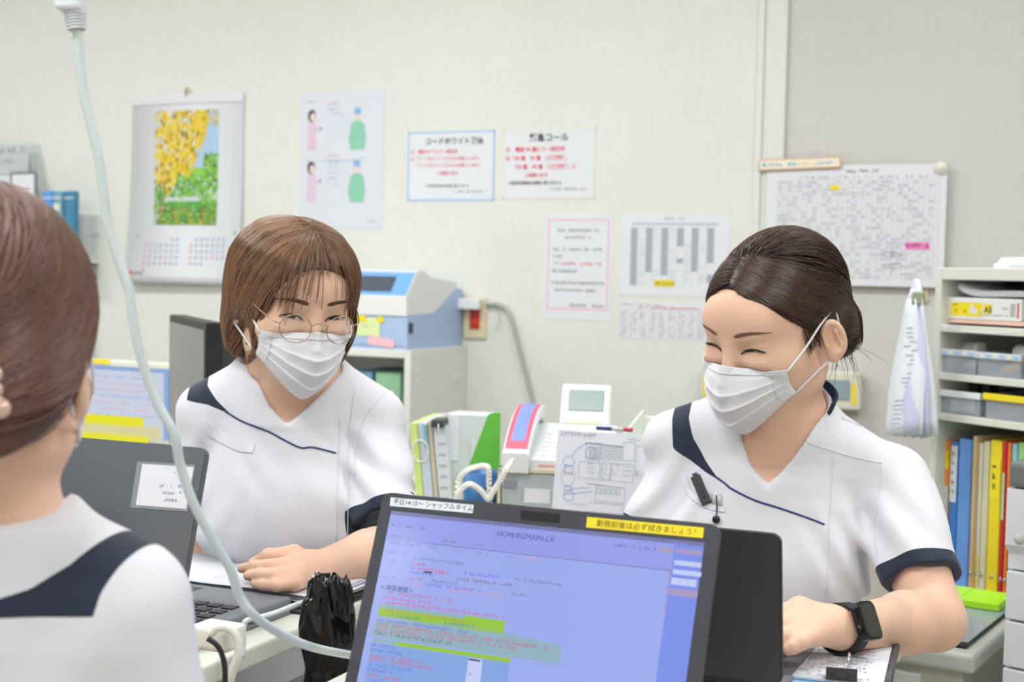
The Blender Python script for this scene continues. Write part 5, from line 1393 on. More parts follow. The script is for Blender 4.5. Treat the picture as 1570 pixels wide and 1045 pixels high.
# white open cabinet against the wall
def cabinet():
    x1, y0, top = -1.772, 3.30, 0.925; x0 = x1 - 0.46
    t = thing('white_cabinet', 'white open shelf cabinet against the wall, carrying the label printer', 'cabinet', ((x0 + x1) / 2, (y0 + YW) / 2, 0))
    w, d = 0.23, (YW - y0) / 2 - 0.002
    MB().box((w - 0.020, -d, 0), (w, d, top), 0.0015).build('side_panel', WHITE, t); MB().box((-w, -d, 0), (-w + 0.02, d, top), 0.0015).build('side_panel', WHITE, t)
    MB().box((-w + 0.02, -d, top - 0.022), (w - 0.02, d, top), 0.0015).build('top_panel', WHITE, t); MB().box((-w + .02, d - 0.006, 0.05), (w - .02, d, top - 0.02)).build('back_panel', LGREY, t)
    for z in (0.06, 0.34, 0.60): MB().box((-w + .02, -d + 0.004, z), (w - .02, d - 0.006, z + 0.018), 0.001).build('shelf', WHITE, t)
    for a, b in ((640, 566), (640, 584), (696, 558), (696, 577)):
        p = Px(a, b, x1); MB().lathe([(0.0001, 0), (0.0045, 0), (0.0035, 0.003), (0.0001, 0.0035)], 12, mtx=Matrix.Translation((w, p[1] - t.location.y, p[2])) @ Matrix.Rotation(math.pi / 2, 4, 'Y')).build('screw_cap', mat('screw_cap_white', s2l(240, 240, 238), .4), t)
    for i, (x, c, lab) in enumerate(((0.14, (150, 196, 160), 'pale green box file on a shelf of the white cabinet'), (0.05, (120, 160, 190), 'grey-blue box file on a shelf of the white cabinet'))):
        b = thing('box_file', lab, 'box file', (t.location.x + x, t.location.y - 0.03, 0.618)); MB().box((-0.04, -0.11, 0), (0.04, 0.12, 0.24), 0.004).build('file_body', mat('boxfile_%d' % i, s2l(*c), .5), b); MB().box((-0.02, -0.1115, 0.10), (0.02, -0.109, 0.19)).build('spine_label', PAPER, b)
cabinet()
def printer():
    xr, y0 = -1.786, 3.305; z0 = 0.925
    t = thing('label_printer', 'white and pale blue label printer with a tilted blue-framed screen on the white cabinet', 'printer', (xr - 0.115, y0, z0))
    W = 0.115; BL = mat('printer_blue', s2l(176, 198, 234), 0.45); WH = mat('printer_white', s2l(234, 236, 236), 0.45)
    MB().prism([(0, 0.0), (0, 0.096), (0.16, 0.100), (0.30, 0.170), (0.335, 0.168), (0.335, 0.0)], -W, W, 'x').build('lower_body', BL, t)
    MB().prism([(-0.004, 0.094), (-0.006, 0.146), (0.05, 0.214), (0.085, 0.220), (0.14, 0.200), (0.30, 0.186), (0.30, 0.172), (0.16, 0.100)], -W, W - 0.001, 'x').build('upper_cover', WH, t)
    n = Vector((0, -0.068, 0.056)).normalized(); up = Vector((0, 0.056, 0.068)).normalized()
    M = Matrix(((1, 0, 0, 0), (0, up.y, n.y, -0.006), (0, up.z, n.z, 0.146), (0, 0, 0, 1)))
    s = Sheet(t, M, 0.001); s.rect(-W + 0.01, 0.004, W - 0.004, 0.086, mat('printer_screen_frame', s2l(120, 176, 236), .4)); s.rect(-0.075, 0.016, 0.06, 0.070, mat('printer_lcd', s2l(84, 92, 104), .2), 2); s.scribble(0.02, 0.04, 0.05, 0.006, INKG, random.Random(2), .8, 3); s.done('screen')
    s = Sheet(t, Matrix.Translation((0, -0.0005, 0)) @ M_WALL, 0.0006)
    s.rect(-0.09, 0.035, 0.03, 0.086, mat('note_green', s2l(226, 238, 176), .7), 2); s.poly([(-0.01, 0.012), (0.075, 0.004), (0.078, 0.026), (-0.006, 0.040)], mat('note_pink', s2l(244, 196, 206), .7), 3)
    s.rect(-0.045, 0.074, -0.015, 0.092, YELLOW, 4); s.poly([(0.018, 0.082), (0.034, 0.070), (0.045, 0.082), (0.030, 0.094)], YELLOW, 4); s.rect(-0.112, 0.012, -0.075, 0.030, mat('note_red', s2l(200, 60, 60), .6), 4)
    s.scribble(-0.08, 0.02, 0.06, 0.006, INKG, random.Random(1), .5, 5); s.rect(-0.11, 0.010, 0.108, 0.012, INKG, 2); s.done('stuck_notes')
    p = Px(625, 510, xr); MB().box((W - 0.006, 0.006, 0.045), (W + 0.0015, 0.032, 0.075), 0.001).build('side_catch', mat('catch_dark', s2l(52, 60, 74), .4), t)
printer()

# upright files on the counter
def files():
    spec = [ # picture left, right at top, top y, depth, colour, lean, label, extra
        (630, 641, 648, 2.75, (214, 232, 140), 0.11, 'yellow-green folder leaning beside the white cabinet', None),
        (642, 656, 648, 2.75, (206, 214, 232), 0.11, 'clear ring file with teal index next to the yellow-green folder', 'ring'),
        (657, 663, 645, 2.75, (214, 200, 180), 0.11, 'thin tan clipboard edge between clear file and paper stack', None),
        (665, 685, 650, 2.75, (226, 228, 236), 0.11, 'stack of papers on a clipboard standing beside the clear folder', 'clip')]
    for a, b, ty, d, c, lean, lab, ex in spec:
        p = P((a + b) / 2, ty, d); w = (b - a) / 2 * d / 2100
        t = thing('folder', lab, 'folder', (p[0], p[1], CZ), math.radians(14), 'files standing on the counter')
        h = (p[2] - CZ); pz = [(-w - 0.0, 0), (w, 0), (w, h), (-w, h)]
        sh = Matrix.Shear('XY', 4, (0, 0)); 
        pts = [(-w + lean * h, 0.0), (w + lean * h, 0.0), (w, h), (-w, h)]
        MB().prism(pts, -0.01, 0.20, 'y').build('cover', mat('folder_%d' % a, s2l(*c), 0.4, noise=.03), t)
        if ex == 'ring':
            MB().prism([(0.002 + lean * h * .3, h * .7), (w + lean * h * .3, h * .7), (w, h - 0.002), (0.002, h - 0.002)], -0.0125, -0.0095, 'y').build('index_sheet', mat('index_teal', s2l(120, 190, 196), .5), t)
            MB().tube([(-0.002 + 0.017 * math.cos(q * .4), -0.014, h - 0.055 + 0.022 * math.sin(q * .4)) for q in range(17)], 0.002, 6).build('ring', mat('ring_white', s2l(230, 232, 220), .3), t)
        if ex == 'clip':
            MB().box((-w, -0.03, h - 0.004), (w, 0.02, h + 0.012), 0.003).build('clip', DGREY, t); MB().tube([(0.004, -0.032, h + 0.004), (0.004, -0.034, h - 0.016), (0.012, -0.034, h - 0.016)], 0.0015, 6).build('clip_lever', STEEL, t)
            for q in range(7): MB().box((-w * .2 + lean * h * (.1 + q * .1), -0.0115, h - 0.04 - q * 0.022), (w * .9 + lean * h * (.1 + q * .1), -0.0098, h - 0.036 - q * 0.022)).build('print_line', MATS['ink_pale'], t)
    # frosted white file and the green divider
    a, b = P(690, 636, 2.72), P(745, 632, 2.80)
    t = thing('frosted_file', 'frosted white file case with a blank spine label, beside the green divider', 'file case', ((a[0] + b[0]) / 2, (a[1] + b[1]) / 2, CZ), math.radians(10), 'files standing on the counter')
    h = a[2] - CZ; MB().box((-0.040, -0.01, 0), (0.045, 0.05, h), 0.003).build('case_body', mat('frosted_plastic', s2l(216, 222, 226), 0.35), t)
    MB().box((-0.038, -0.0125, h - 0.095), (-0.016, -0.0095, h - 0.004)).build('spine_label', PAPER, t); MB().box((0.012, -0.0125, h - 0.17), (0.040, -0.0095, h - 0.055)).build('inner_sheet', mat('sheet_pale', s2l(224, 228, 236), .6), t)
    p = P(750, 632, 2.66)
    t = thing('green_divider', 'bright green slanted file divider standing on the counter', 'divider', (p[0], p[1], CZ), math.radians(12))
    h = p[2] - CZ; MB().prism([(-0.052, 0), (0.022, 0), (0.022, h), (0.010, h), (-0.002, h - 0.004), (-0.042, h - 0.115)], 0, 0.004, 'y').build('sheet', mat('divider_green', s2l(104, 192, 70), 0.45), t)
    MB().box((-0.052, 0.003, 0), (0.022, 0.07, 0.004)).build('base_plate', MATS['divider_green'], t)
files()
def cup():
    p = P(736, 770, 2.56); t = thing('blue_cup', 'dark blue cup on the counter behind the telephone cord', 'cup', (p[0], p[1], CZ))
    h = P(736, 722, 2.56)[2] - CZ
    MB().lathe([(0.0001, 0), (0.028, 0), (0.030, 0.004), (0.034, h), (0.0315, h), (0.028, 0.008), (0.0001, 0.006)], 28).build('cup_body', mat('cup_blue', s2l(54, 108, 168), 0.35), t)
    MB().tube([(0.033, 0, h * .8), (0.055, 0, h * .75), (0.058, 0, h * .4), (0.032, 0, h * .25)], 0.005, 8).build('cup_handle', mat('cup_navy', s2l(30, 52, 92), .4), t)
cup()
def phone():
    # drawer box the phone stands on
    fl = P(763, 716, 2.50); z1 = fl[2]
    rz = math.radians(14)
    bx = thing('drawer_box', 'small ivory drawer box under the telephone with a clear labelled drawer', 'drawer box', (fl[0], fl[1], CZ), rz)
    hb = z1 - CZ
    iv = mat('box_ivory', s2l(224, 214, 186), 0.5)
    MB().box((0, 0, 0), (0.006, 0.22, hb), 0.001).build('side_panel', iv, bx); MB().box((0.204, 0, 0), (0.21, 0.22, hb), 0.001).build('side_panel', iv, bx)
    MB().box((0, 0, hb - 0.008), (0.21, 0.22, hb), 0.001).build('top_panel', iv, bx); MB().box((0, 0, 0), (0.21, 0.22, 0.005)).build('base_panel', iv, bx); MB().box((0.006, 0.215, 0.005), (0.204, 0.22, hb - .008)).build('back_panel', iv, bx)
    dr = MB().box((0.008, 0.002, hb * .12), (0.202, 0.010, hb - 0.010), 0.001).build('drawer', mat('drawer_smoke', s2l(188, 192, 194), 0.2), bx)
    MB().box((0.05, -0.0005, hb * .42), (0.098, 0.0025, hb * .66)).build('drawer_label', PAPER, bx); MB().box((0.012, -0.0003, hb * .65), (0.036, 0.0025, hb * .78)).build('drawer_mark', INKG, bx)
    # telephone
    t = thing('desk_telephone', 'white desk telephone with raised display and a red-edged blue label on its handset', 'telephone', (fl[0], fl[1], z1), rz)
    WH = mat('phone_white', s2l(232, 234, 236), 0.4, noise=.02)
    MB().prism([(0.004, 0), (0.004, 0.016), (0.16, 0.066), (0.19, 0.064), (0.19, 0)], 0.012, 0.200, 'x').build('base', WH, t)
    sl = (0.066 - 0.016) / 0.156
    def on(x, y, k=0.0): return Vector((x, y, 0.016 + (y - 0.004) * sl + k))
    for r in range(6):
        for c in range(5):
            x, y = 0.080 + c * 0.020, 0.026 + r * 0.018
            MB().box((-0.007, -0.0055, 0), (0.007, 0.0055, 0.004), 0.001, mtx=Matrix.Translation(on(x, y)) @ Matrix.Rotation(math.atan(sl), 4, 'X')).build('key', mat('phone_key', s2l(244, 244, 244), .4), t)
    MB().box((0.075, 0.0035, 0.004), (0.19, 0.0045, 0.008)).build('foot_print', mat('print_salmon', s2l(240, 170, 160), .6), t)
    # handset
    hp = [on(0.034, -0.012, 0.018), on(0.034, 0.03, 0.036), on(0.034, 0.085, 0.046), on(0.034, 0.14, 0.042), on(0.034, 0.175, 0.030)]
    V = []; 
    sm = [np.array(q) for q in smooth_path([tuple(v) for v in hp], 5)]
    for i, q in enumerate(sm):
        f = i / (len(sm) - 1); wd = 0.024; th = 0.020 + 0.016 * (abs(f - .5) * 2) ** 3
        for a, b in ((-wd, -th), (wd, -th), (wd, -.004), (wd - .005, 0), (-wd + .005, 0), (-wd, -.004)): V.append((q[0] + a, q[1], q[2] + b))
    n = len(sm); Fs = [(i * 6 + k, i * 6 + (k + 1) % 6, i * 6 + 6 + (k + 1) % 6, i * 6 + 6 + k) for i in range(n - 1) for k in range(6)] + [tuple(range(6)), tuple((n - 1) * 6 + k for k in range(6))]
    hs = MB().add(V, Fs).build('handset', WH, t)
    def band(w, k, i0, i1, m, nm):
        V = []
        for q in sm[i0:i1]: V += [(q[0] - w, q[1], q[2] + k), (q[0] + w, q[1], q[2] + k)]
        MB().add(V, [(2 * i, 2 * i + 1, 2 * i + 3, 2 * i + 2) for i in range(len(V) // 2 - 1)]).build(nm, m, hs)
    band(0.0205, 0.0006, 1, n - 1, mat('label_red', s2l(238, 96, 118), .5), 'label_edge'); band(0.0125, 0.0012, 3, n - 2, mat('label_blue', s2l(126, 150, 238), .5), 'label')
    # raised display
    M = Matrix.Translation((0.138, 0.168, 0.062)) @ Matrix.Rotation(math.radians(-22), 4, 'X')
    MB().box((-0.050, -0.006, 0.0), (0.048, 0.014, 0.085), 0.007, 3, M).build('display_hood', WH, t); MB().box((-0.034, -0.0075, 0.030), (0.034, -0.004, 0.072), 0.001, 2, M).build('display', mat('phone_lcd', s2l(134, 150, 146), .2), t)
    MB().box((-0.04, -0.0075, 0.004), (0.03, -0.005, 0.012), 0, 2, M).build('display_strip', mat('strip_lemon', s2l(236, 238, 200), .5), t)
    # coiled cord
    loc = lambda a, b, d: np.array(Matrix.Rotation(-rz, 3, 'Z') @ Vector(P(a, b, d) - np.array([fl[0], fl[1], z1])))
    path = smooth_path([loc(786, 706, 2.46), loc(776, 720, 2.45), loc(766, 738, 2.45), loc(757, 752, 2.45), loc(748, 764, 2.45), loc(735, 750, 2.45), loc(718, 742, 2.45), loc(704, 756, 2.45), loc(699, 772, 2.45), loc(702, 740, 2.47), loc(714, 722, 2.47), loc(732, 715, 2.47), loc(748, 716, 2.46), loc(750, 740, 2.46), loc(752, 775, 2.46)], 22)
    hel = []
    for i, q in enumerate(path): an = i * 1.25; hel.append(q + 0.0034 * np.array([math.cos(an), 0.6 * math.sin(an), math.sin(an)]))
    MB().tube(hel, 0.0027, 6).build('coiled_cord', mat('cord_white', s2l(232, 230, 220), .5), t)
phone()
def document():
    tl, tr = P(846, 660, 2.36), P(1003, 667, 2.28)
    w = float(np.linalg.norm((tr - tl)[:2])); rz = math.atan2(tr[1] - tl[1], tr[0] - tl[0])
    t = thing('floor_plan_sheet', 'ruled plan sheet with blue pen circles propped in front of the telephone', 'sheet', (tl[0], tl[1], CZ), rz)
    h = tl[2] - CZ; M = Matrix.Rotation(math.radians(-8), 4, 'X')
    MB().box((0, 0, 0), (w, 0.001, h * 1.01), mtx=M).build('sheet', PAPER, t); MB().box((0, 0.003, 0), (w, 0.006, h * .99), mtx=M).build('board', ACR, t); MB().box((0, -0.02, 0), (w, 0.06, 0.004)).build('stand_base', ACR, t)
    s = Sheet(t, M @ M_WALL, 0.0004); r = random.Random(6); u = lambda a, b: ((a - 520) / 760 * w, h - (b - 350) / 1030 * 210 * 2.33 / 2100)
    LB = mat('pen_blue', s2l(160, 174, 228), .6); LG = mat('plan_line', s2l(190, 195, 208), .6)
    def R(a, b, c, d, m=LG, wd=0.0012): p, q = u(a, d), u(c, b); s.frame(p[0], p[1], q[0], q[1], wd, m)
    def E(a, b, ra, rb, m=LB, wd=0.0013): s.curve([(u(a + ra * math.cos(i * .42), b + rb * math.sin(i * .42))) for i in range(16)], wd, m)
    def L(pts, m=LB, wd=0.0013): s.curve([u(*p) for p in pts], wd, m)
    s.scribble(*(u(545, 0)[0], u(810, 0)[0]), u(0, 383)[1], 0.006, INKG, r); s.scribble(u(1040, 0)[0], u(1250, 0)[0], u(0, 390)[1], 0.005, LG, r)
    for a in ((745, 425, 860, 545), (865, 430, 1015, 545), (1020, 400, 1110, 540), (1120, 420, 1240, 640), (700, 570, 860, 700), (940, 565, 1110, 700), (870, 560, 940, 700), (840, 740, 1060, 860), (800, 870, 1050, 960)): R(*a)
    for k in range(5): R(880 + k * 26, 445, 900 + k * 26, 485); R(880 + k * 26, 495, 900 + k * 26, 530); R(770 + k * 18, 450, 784 + k * 18, 540); R(850 + k * 36, 760, 880 + k * 36, 800)
    for k in range(14): s.scribble(u(760 + (k % 4) * 90, 0)[0], u(830 + (k % 4) * 90, 0)[0], u(0, 590 + (k // 4) * 34)[1], 0.004, LG, r)
    E(783, 505, 38, 48); E(622, 580, 44, 40); E(625, 690, 52, 84, LG); E(632, 785, 30, 22); E(640, 840, 40, 40, LB)
    L([(640, 540), (680, 480), (740, 435), (850, 425)]); L([(740, 430), (1020, 440)], INKG, .0016); L([(770, 735), (1035, 745)], INKG, .0014); L([(800, 550), (860, 555)]); L([(640, 790), (740, 770), (800, 765)]); L([(610, 830), (680, 820), (820, 790)]); L([(600, 600), (600, 660)]); L([(660, 900), (800, 890), (1040, 940)], LG)
    s.scribble(u(590, 0)[0], u(665, 0)[0], u(0, 685)[1], 0.006, INKG, r); s.scribble(u(1120, 0)[0], u(1180, 0)[0], u(0, 660)[1], 0.012, LG, r)
    s.rect(*u(780, 940), *u(1050, 880), PAPER, 3); s.done('plan_print')
    a, b = P(915, 656, 2.40), P(969, 659, 2.36)
    pn = thing('ball_pen', 'blue and red ball pen lying along the top of the plan sheet', 'pen', tuple(a)); 
    d = b - a; c = lambda f: d * f
    MB().tube([c(0), c(.45)], 0.0035, 8).build('barrel', mat('pen_navy', s2l(50, 62, 120), .4), pn); MB().tube([c(.45), c(.78)], 0.0036, 8).build('grip', LGREY, pn); MB().tube([c(.78), c(1.0)], 0.0035, 8).build('end_cap', mat('pen_red', s2l(200, 60, 80), .4), pn)
    p = P(955, 660, 2.50); g = thing('letter_tray', 'white letter tray with papers and a green sheet behind the plan', 'tray', (p[0], p[1] + 0.05, CZ), rz)
    top = P(975, 646, 2.55)[2] - CZ
    MB().box((-0.06, 0, 0), (0.22, 0.22, 0.006)).build('tray_base', WHITE, g); MB().box((-0.06, 0.215, 0), (0.22, 0.22, top - 0.01), 0.002).build('tray_back', WHITE, g); 
    for x in (-0.06, 0.216): MB().prism([(0, 0), (0.22, 0), (0.22, top), (0, top * .6)], x, x + 0.004, 'x').build('tray_side', WHITE, g)
    MB().box((-0.05, 0.01, 0.006), (0.21, 0.205, top * .55)).build('paper_pile', PAPER, g); MB().box((0.0, 0.0, top * .55), (0.212, 0.205, top * .55 + 0.006)).build('green_sheet', mat('sheet_green', s2l(176, 224, 140), .6), g)
document()

# ------------------------------------------------------------------ shelf unit on the right
SH_O = np.array([-0.345, 2.852, 0.0]); SH_R = math.radians(-36)
SX = np.array([math.cos(SH_R), math.sin(SH_R), 0]); SY = np.array([-math.sin(SH_R), math.cos(SH_R), 0])
def sl(px, py, yl):
    """picture point -> shelf coordinates x, z on the plane at local depth yl"""
    r = ray(px, py); k = (yl - (CC - SH_O) @ SY) / (r @ SY); q = CC + r * k; return (q - SH_O) @ SX, q[2]
def sw(x, y, z): return SH_O + SX * x + SY * y + np.array([0, 0, z])
SHW = mat('shelf_paint', s2l(222, 222, 212), 0.5, noise=.03)
def shelf_unit():
    t = thing('steel_shelf', 'tall off-white shelf unit packed with boxes, trays and binders', 'shelf', SH_O, SH_R)
    z = lambda py: sl(1434, py, 0)[1]
    top = z(410); W = 0.45; D = 0.30
    MB().box((0, 0, 0), (0.016, D, top), 0.002).build('side_panel', SHW, t); MB().box((W - 0.016, 0, 0), (W, D, top), 0.002).build('side_panel', SHW, t)
    MB().box((0.016, 0, top - 0.024), (W - .016, D, top), 0.002).build('top_panel', SHW, t); MB().box((0.016, D - 0.006, 0.02), (W - .016, D, top - 0.02)).build('back_panel', SHW, t)
    zs = [z(497), z(570), z(632), z(897), 0.27, 0.05]
    for q in zs: MB().box((0.016, 0.002, q - 0.014), (W - .016, D - .006, q), 0.0015).build('shelf_board', SHW, t)
    return top, zs
SH_TOP, SH_Z = shelf_unit()
def on_shelf(name, label, cat, x, y, z, group=None): return thing(name, label, cat, sw(x, y, z), SH_R, group)
def shelf_items():
    r = random.Random(12)
    # paper carton on a pink ream
    x0, zb = sl(1451, 488, 0.02); x1 = sl(1566, 484, 0.02)[0]; zt = sl(1451, 455, 0.02)[1]; z0 = SH_Z[0]
    t = on_shelf('paper_ream', 'pink paper stack with white sheets lying under the paper carton', 'paper stack', (x0 + x1) / 2, 0.02, z0)
    w = (x1 - x0) / 2; hp = max(zb - z0, 0.012)
    MB().box((-w - 0.01, 0.002, 0.004), (w + 0.03, 0.22, hp), 0.002).build('pink_sheets', mat('paper_pink', s2l(240, 196, 184), .7), t); 
    n = 14; V = []
    for i in range(n + 1):
        f = i / n; V += [(-w - 0.014 + f * (2 * w + 0.05), -0.018, 0.003 - 0.016 * math.sin(f * math.pi) ** .6), (-w - 0.014 + f * (2 * w + 0.05), 0.20, 0.003)]
    o = obj('sagging_sheet', pydata(V, [(2 * i, 2 * i + 2, 2 * i + 3, 2 * i + 1) for i in range(n)]), PAPER, t, True); so = o.modifiers.new('t', 'SOLIDIFY'); so.thickness = 0.003; so.offset = 1
    t = on_shelf('paper_carton', 'white carton of copy paper with a yellow A5 label', 'carton', (x0 + x1) / 2, 0.02, z0 + hp)
    h = zt - z0 - hp; MB().box((-w, 0, 0), (w, 0.21, h), 0.003).build('carton', mat('carton_white', s2l(236, 236, 234), .6), t)
    s = Sheet(t, Matrix.Translation((0, -0.0002, 0)) @ M_WALL, 0.0004)
    s.rect(-w + 0.010, h * .16, -w + 0.010 + 2 * w * .43, h * .78, YELLOW); s.rect(-w + 0.012 + 2 * w * .44, h * .30, -w + .012 + 2 * w * .55, h * .74, YELLOW); s.text('A5', -w + .013 + 2 * w * .45, h * .36, h * .36, INK, bold=.0004)
    s.scribble(-w + .016, -w + .03, h * .62, h * .11, INK, r); s.scribble(-w + .022, -w + .052, h * .30, h * .17, INK, r, .7); s.rect(-w + .06, h * .30, -w + .078, h * .5, PAPER, 2); s.rect(-w + .060, h * .5, -w + .070, h * .68, PAPER, 2); s.scribble(-w + .085, w - .03, h * .2, h * .09, INKG, r); s.scribble(w - .055, w - .03, h * .5, h * .12, INKG, r)
    for k in range(6): s.rect(w - .026, h * (.22 + k * .1), w - .014, h * (.27 + k * .1), INKG)
    s.rect(w - .010, h * .15, w - .006, h * .82, INKR); s.done('carton_print')
    t = on_shelf('paper_sheets', 'loose curled white sheets lying on top of the paper carton', 'paper', (x0 + x1) / 2, 0.03, z0 + hp + h); V = []
    for i in range(13):
        f = i / 12; V += [(-w + .02 + f * 2 * w, 0, 0.006 + 0.022 * (1 - f) ** 6 + .010 * math.sin(f * 2)), (-w + .02 + f * 2 * w, 0.18, 0.012 + 0.024 * (1 - f) ** 6)]
    o = obj('sheets', pydata(V, [(2 * i, 2 * i + 2, 2 * i + 3, 2 * i + 1) for i in range(12)]), PAPER, t, True); so = o.modifiers.new('t', 'SOLIDIFY'); so.thickness = 0.012; so.offset = -1
    # clear trays
    CL = mat('tray_clear', s2l(206, 214, 226), 0.15, alpha=0.32); CLW = mat('tray_rim', s2l(220, 226, 234), .25, alpha=.85)
    def tray(pl, pr, pt, zi, lab, rim, fill):
        a, zt = sl(pl, pt, 0.012); b = sl(pr, pt, 0.012)[0]; z = SH_Z[zi]; h = zt - z; w = (b - a) / 2
        t = on_shelf('storage_tray', lab, 'tray', (a + b) / 2, 0.012, z + 0.0005, 'clear trays on the shelf')
        for (lo, hi, nm) in (((-w, 0, 0), (w, 0.003, h), 'tray_front'), ((-w, 0.18, 0), (w, 0.183, h), 'tray_rear'), ((-w, 0, 0), (-w + .003, 0.183, h), 'tray_side'), ((w - .003, 0, 0), (w, 0.183, h), 'tray_side'), ((-w, 0, 0), (w, 0.183, 0.003), 'tray_floor')): MB().box(lo, hi, 0.001).build(nm, CL, t)
        MB().box((-w - .004, -0.006, h - 0.012), (w + .004, 0.002, h + 0.001), 0.002).build('front_rim', rim or CLW, t)
        if rim is None:
            for q in range(6): MB().box((-w + .01 + q * w * .32, -0.0068, h - .009), (-w + .018 + q * w * .32, -0.0055, h - .003)).build('rim_dot', mat('dot_blue' if q % 2 else 'dot_cream', s2l(150, 200, 240) if q % 2 else s2l(236, 232, 214), .5), t)
        for k, (nm, lab2, c, fx, kind) in enumerate(fill):
            o = on_shelf(nm, lab2, nm.replace('_', ' ').split()[-1], (a + b) / 2 + fx * w, 0.05, z + 0.004)
            m = mat('fill_' + nm + str(pl) + str(k), s2l(*c), .5)
            if kind == 'roll':
                Mx = Matrix.Translation((0, 0.02, h * .95)) @ Matrix.Rotation(math.radians(90 + 8 * fx), 4, 'Y') @ Matrix.Rotation(0.25, 4, 'X')
                MB().lathe([(0.005, -w * .5), (0.014, -w * .5), (0.0145, -w * .48), (0.0145, w * .48), (0.014, w * .5), (0.005, w * .5)], 18, mtx=Mx).build('roll', m, o)
            elif kind == 'bundle':
                for q in range(5): MB().tube([(-w * .3 + q * w * .13, 0.0, 0.004 + 0.004 * (q % 2)), (-w * .25 + q * w * .13, 0.03, h * .35 + 0.004 * q)], 0.006, 7).build('item', m, o)
            elif kind == 'post':
                MB().box((-0.010, 0.02, 0), (0.010, 0.05, h + 0.018), 0.003).build('holder', m, o); MB().lathe([(0.0001, 0), (0.008, 0), (0.008, .004), (0.0001, .005)], 14, o=(0, 0.035, h + 0.018)).build('holder_cap', mat('post_cap', s2l(200, 200, 200), .4), o)
            else: MB().box((-w * .62, -0.03, 0), (w * .62, 0.08, h * .62), 0.004).build('contents', m, o)
    tray(1434, 1497, 534, 1, 'clear tray of rolls and bandages, upper left on the shelf', None, [('gauze_roll', 'white gauze roll on top of the upper left tray', (222, 222, 222), -.1, 'roll'), ('dressing_bundle', 'bundle of beige dressings in the upper left tray', (226, 196, 176), 0.1, 'bundle')])
    tray(1500, 1566, 540, 1, 'blue-tinted clear tray, upper right on the shelf', None, [('paper_roll', 'white paper roll lying across the upper right tray', (238, 238, 244), .3, 'roll'), ('orange_clips', 'orange and blue clips in the upper right tray', (228, 170, 70), -.2, 'bundle')])
    tray(1440, 1503, 597, 2, 'clear tray with a white label strip, lower left on the shelf', mat('rim_white', s2l(236, 238, 242), .4), [('white_box', 'white box inside the lower left tray', (226, 224, 222), 0, 'box'), ('black_holder', 'black post standing in the lower left tray', (44, 46, 52), -.35, 'post'), ('black_holder', 'second black post standing in the lower left tray', (52, 54, 60), .25, 'post')])
    tray(1512, 1572, 603, 2, 'clear tray with a yellow label strip, lower right on the shelf', YELLOW, [('brown_box', 'dark red box inside the lower right tray', (150, 110, 116), .1, 'box'), ('black_holder', 'black post standing in the lower right tray', (44, 46, 52), .1, 'post')])
    # binders
    def binder(pl, pr, pt, c, lab, y=0.03, lower=None, label=None, lean=0.0):
        a, zt = sl(pl, pt, y); b = sl(pr, pt, y)[0]; z = SH_Z[3]; h = zt - z; w = (b - a) / 2
        t = on_shelf('ring_binder', lab, 'binder', (a + b) / 2, y, z + 0.0005, 'binders on the shelf')
        m = mat('binder_%d' % pl, s2l(*c), .4)
        MB().box((-w + .0006, 0, 0), (w - .0006, 0.008, h), 0.002).build('spine', m, t); MB().box((-w + .0006, 0.006, 0), (-w + .003, 0.23, h), 0.001).build('cover', m, t); MB().box((w - .003, 0.006, 0), (w - .0006, 0.23, h), 0.001).build('cover', m, t)
        if w > 0.006: MB().box((-w + .0035, 0.02, 0.004), (w - .0035, 0.22, h - 0.012)).build('paper_block', PAPER, t)
        if lower: MB().box((-w + .001, -0.0008, 0.03), (w - .001, 0.001, h * .68)).build('spine_sheet', mat('spine_grey', s2l(206, 206, 204), .5), t)
        if label:
            k0, k1, lc, ic = label; MB().box((-w + .0022, -0.0010, h * k0), (w - .0022, 0.001, h * k1)).build('spine_label', lc, t)
            s = Sheet(t, Matrix.Translation((0, -0.001, 0)) @ M_WALL, 0.0004); q = h * k1 - 0.02
            while q > h * k0 + .008: s.scribble(-w * .45, w * .7, q, min(w * .8, .014), ic, r, 1.0); q -= 0.019
            s.done('spine_print')
        MB().lathe([(0.0001, 0), (0.004, 0), (0.004, .0012), (0.0001, .0014)], 12, mtx=Matrix.Translation((0, 0.0, h * .12)) @ Matrix.Rotation(math.pi / 2, 4, 'X')).build('finger_ring', STEEL, t)
    OR, WL = (240, 140, 56), PAPER
    binder(1440, 1457, 672, OR, 'orange binder with a grey lower spine, beside the seated person’s shoulder'.replace('’', ''), lower=True, label=(.80, .92, YELLOW, INK))
    binder(1458, 1470, 676, (70, 130, 206), 'slim blue binder with a long white spine label', label=(.58, .97, WL, INK))
    binder(1471, 1491, 672, (110, 158, 232), 'pale blue binder between the slim blue one and a tan folder')
    binder(1492, 1498, 668, (206, 176, 134), 'thin tan folder between pale blue and white binders', y=0.02)
    binder(1499, 1507, 678, (232, 230, 224), 'narrow white binder with a yellow foot label', label=(.02, .25, YELLOW, INK))
    binder(1508, 1518, 676, (214, 208, 176), 'cream binder beside the yellow binder')
    binder(1519, 1537, 674, (240, 216, 44), 'bright yellow binder with black spine lettering', label=(.62, .88, YELLOW, INK))
    binder(1538, 1544, 676, (206, 44, 60), 'thin red binder beside the yellow one', label=(.5, .8, mat('lab_mint', s2l(180, 220, 190), .5), INKG))
    binder(1545, 1551, 678, (236, 130, 50), 'thin orange folder right of the red binder'); binder(1552, 1560, 680, (140, 200, 226), 'sky blue folder behind the copier top'); binder(1561, 1572, 678, (150, 206, 130), 'light green folder at the end of the binder row')
    # folded paper tray on the top
    x0, z0 = sl(1522, 408, 0.05)
    t = on_shelf('flat_tray', 'flat white plastic tray on top of the shelf unit', 'tray', x0 + 0.10, 0.05, SH_TOP)
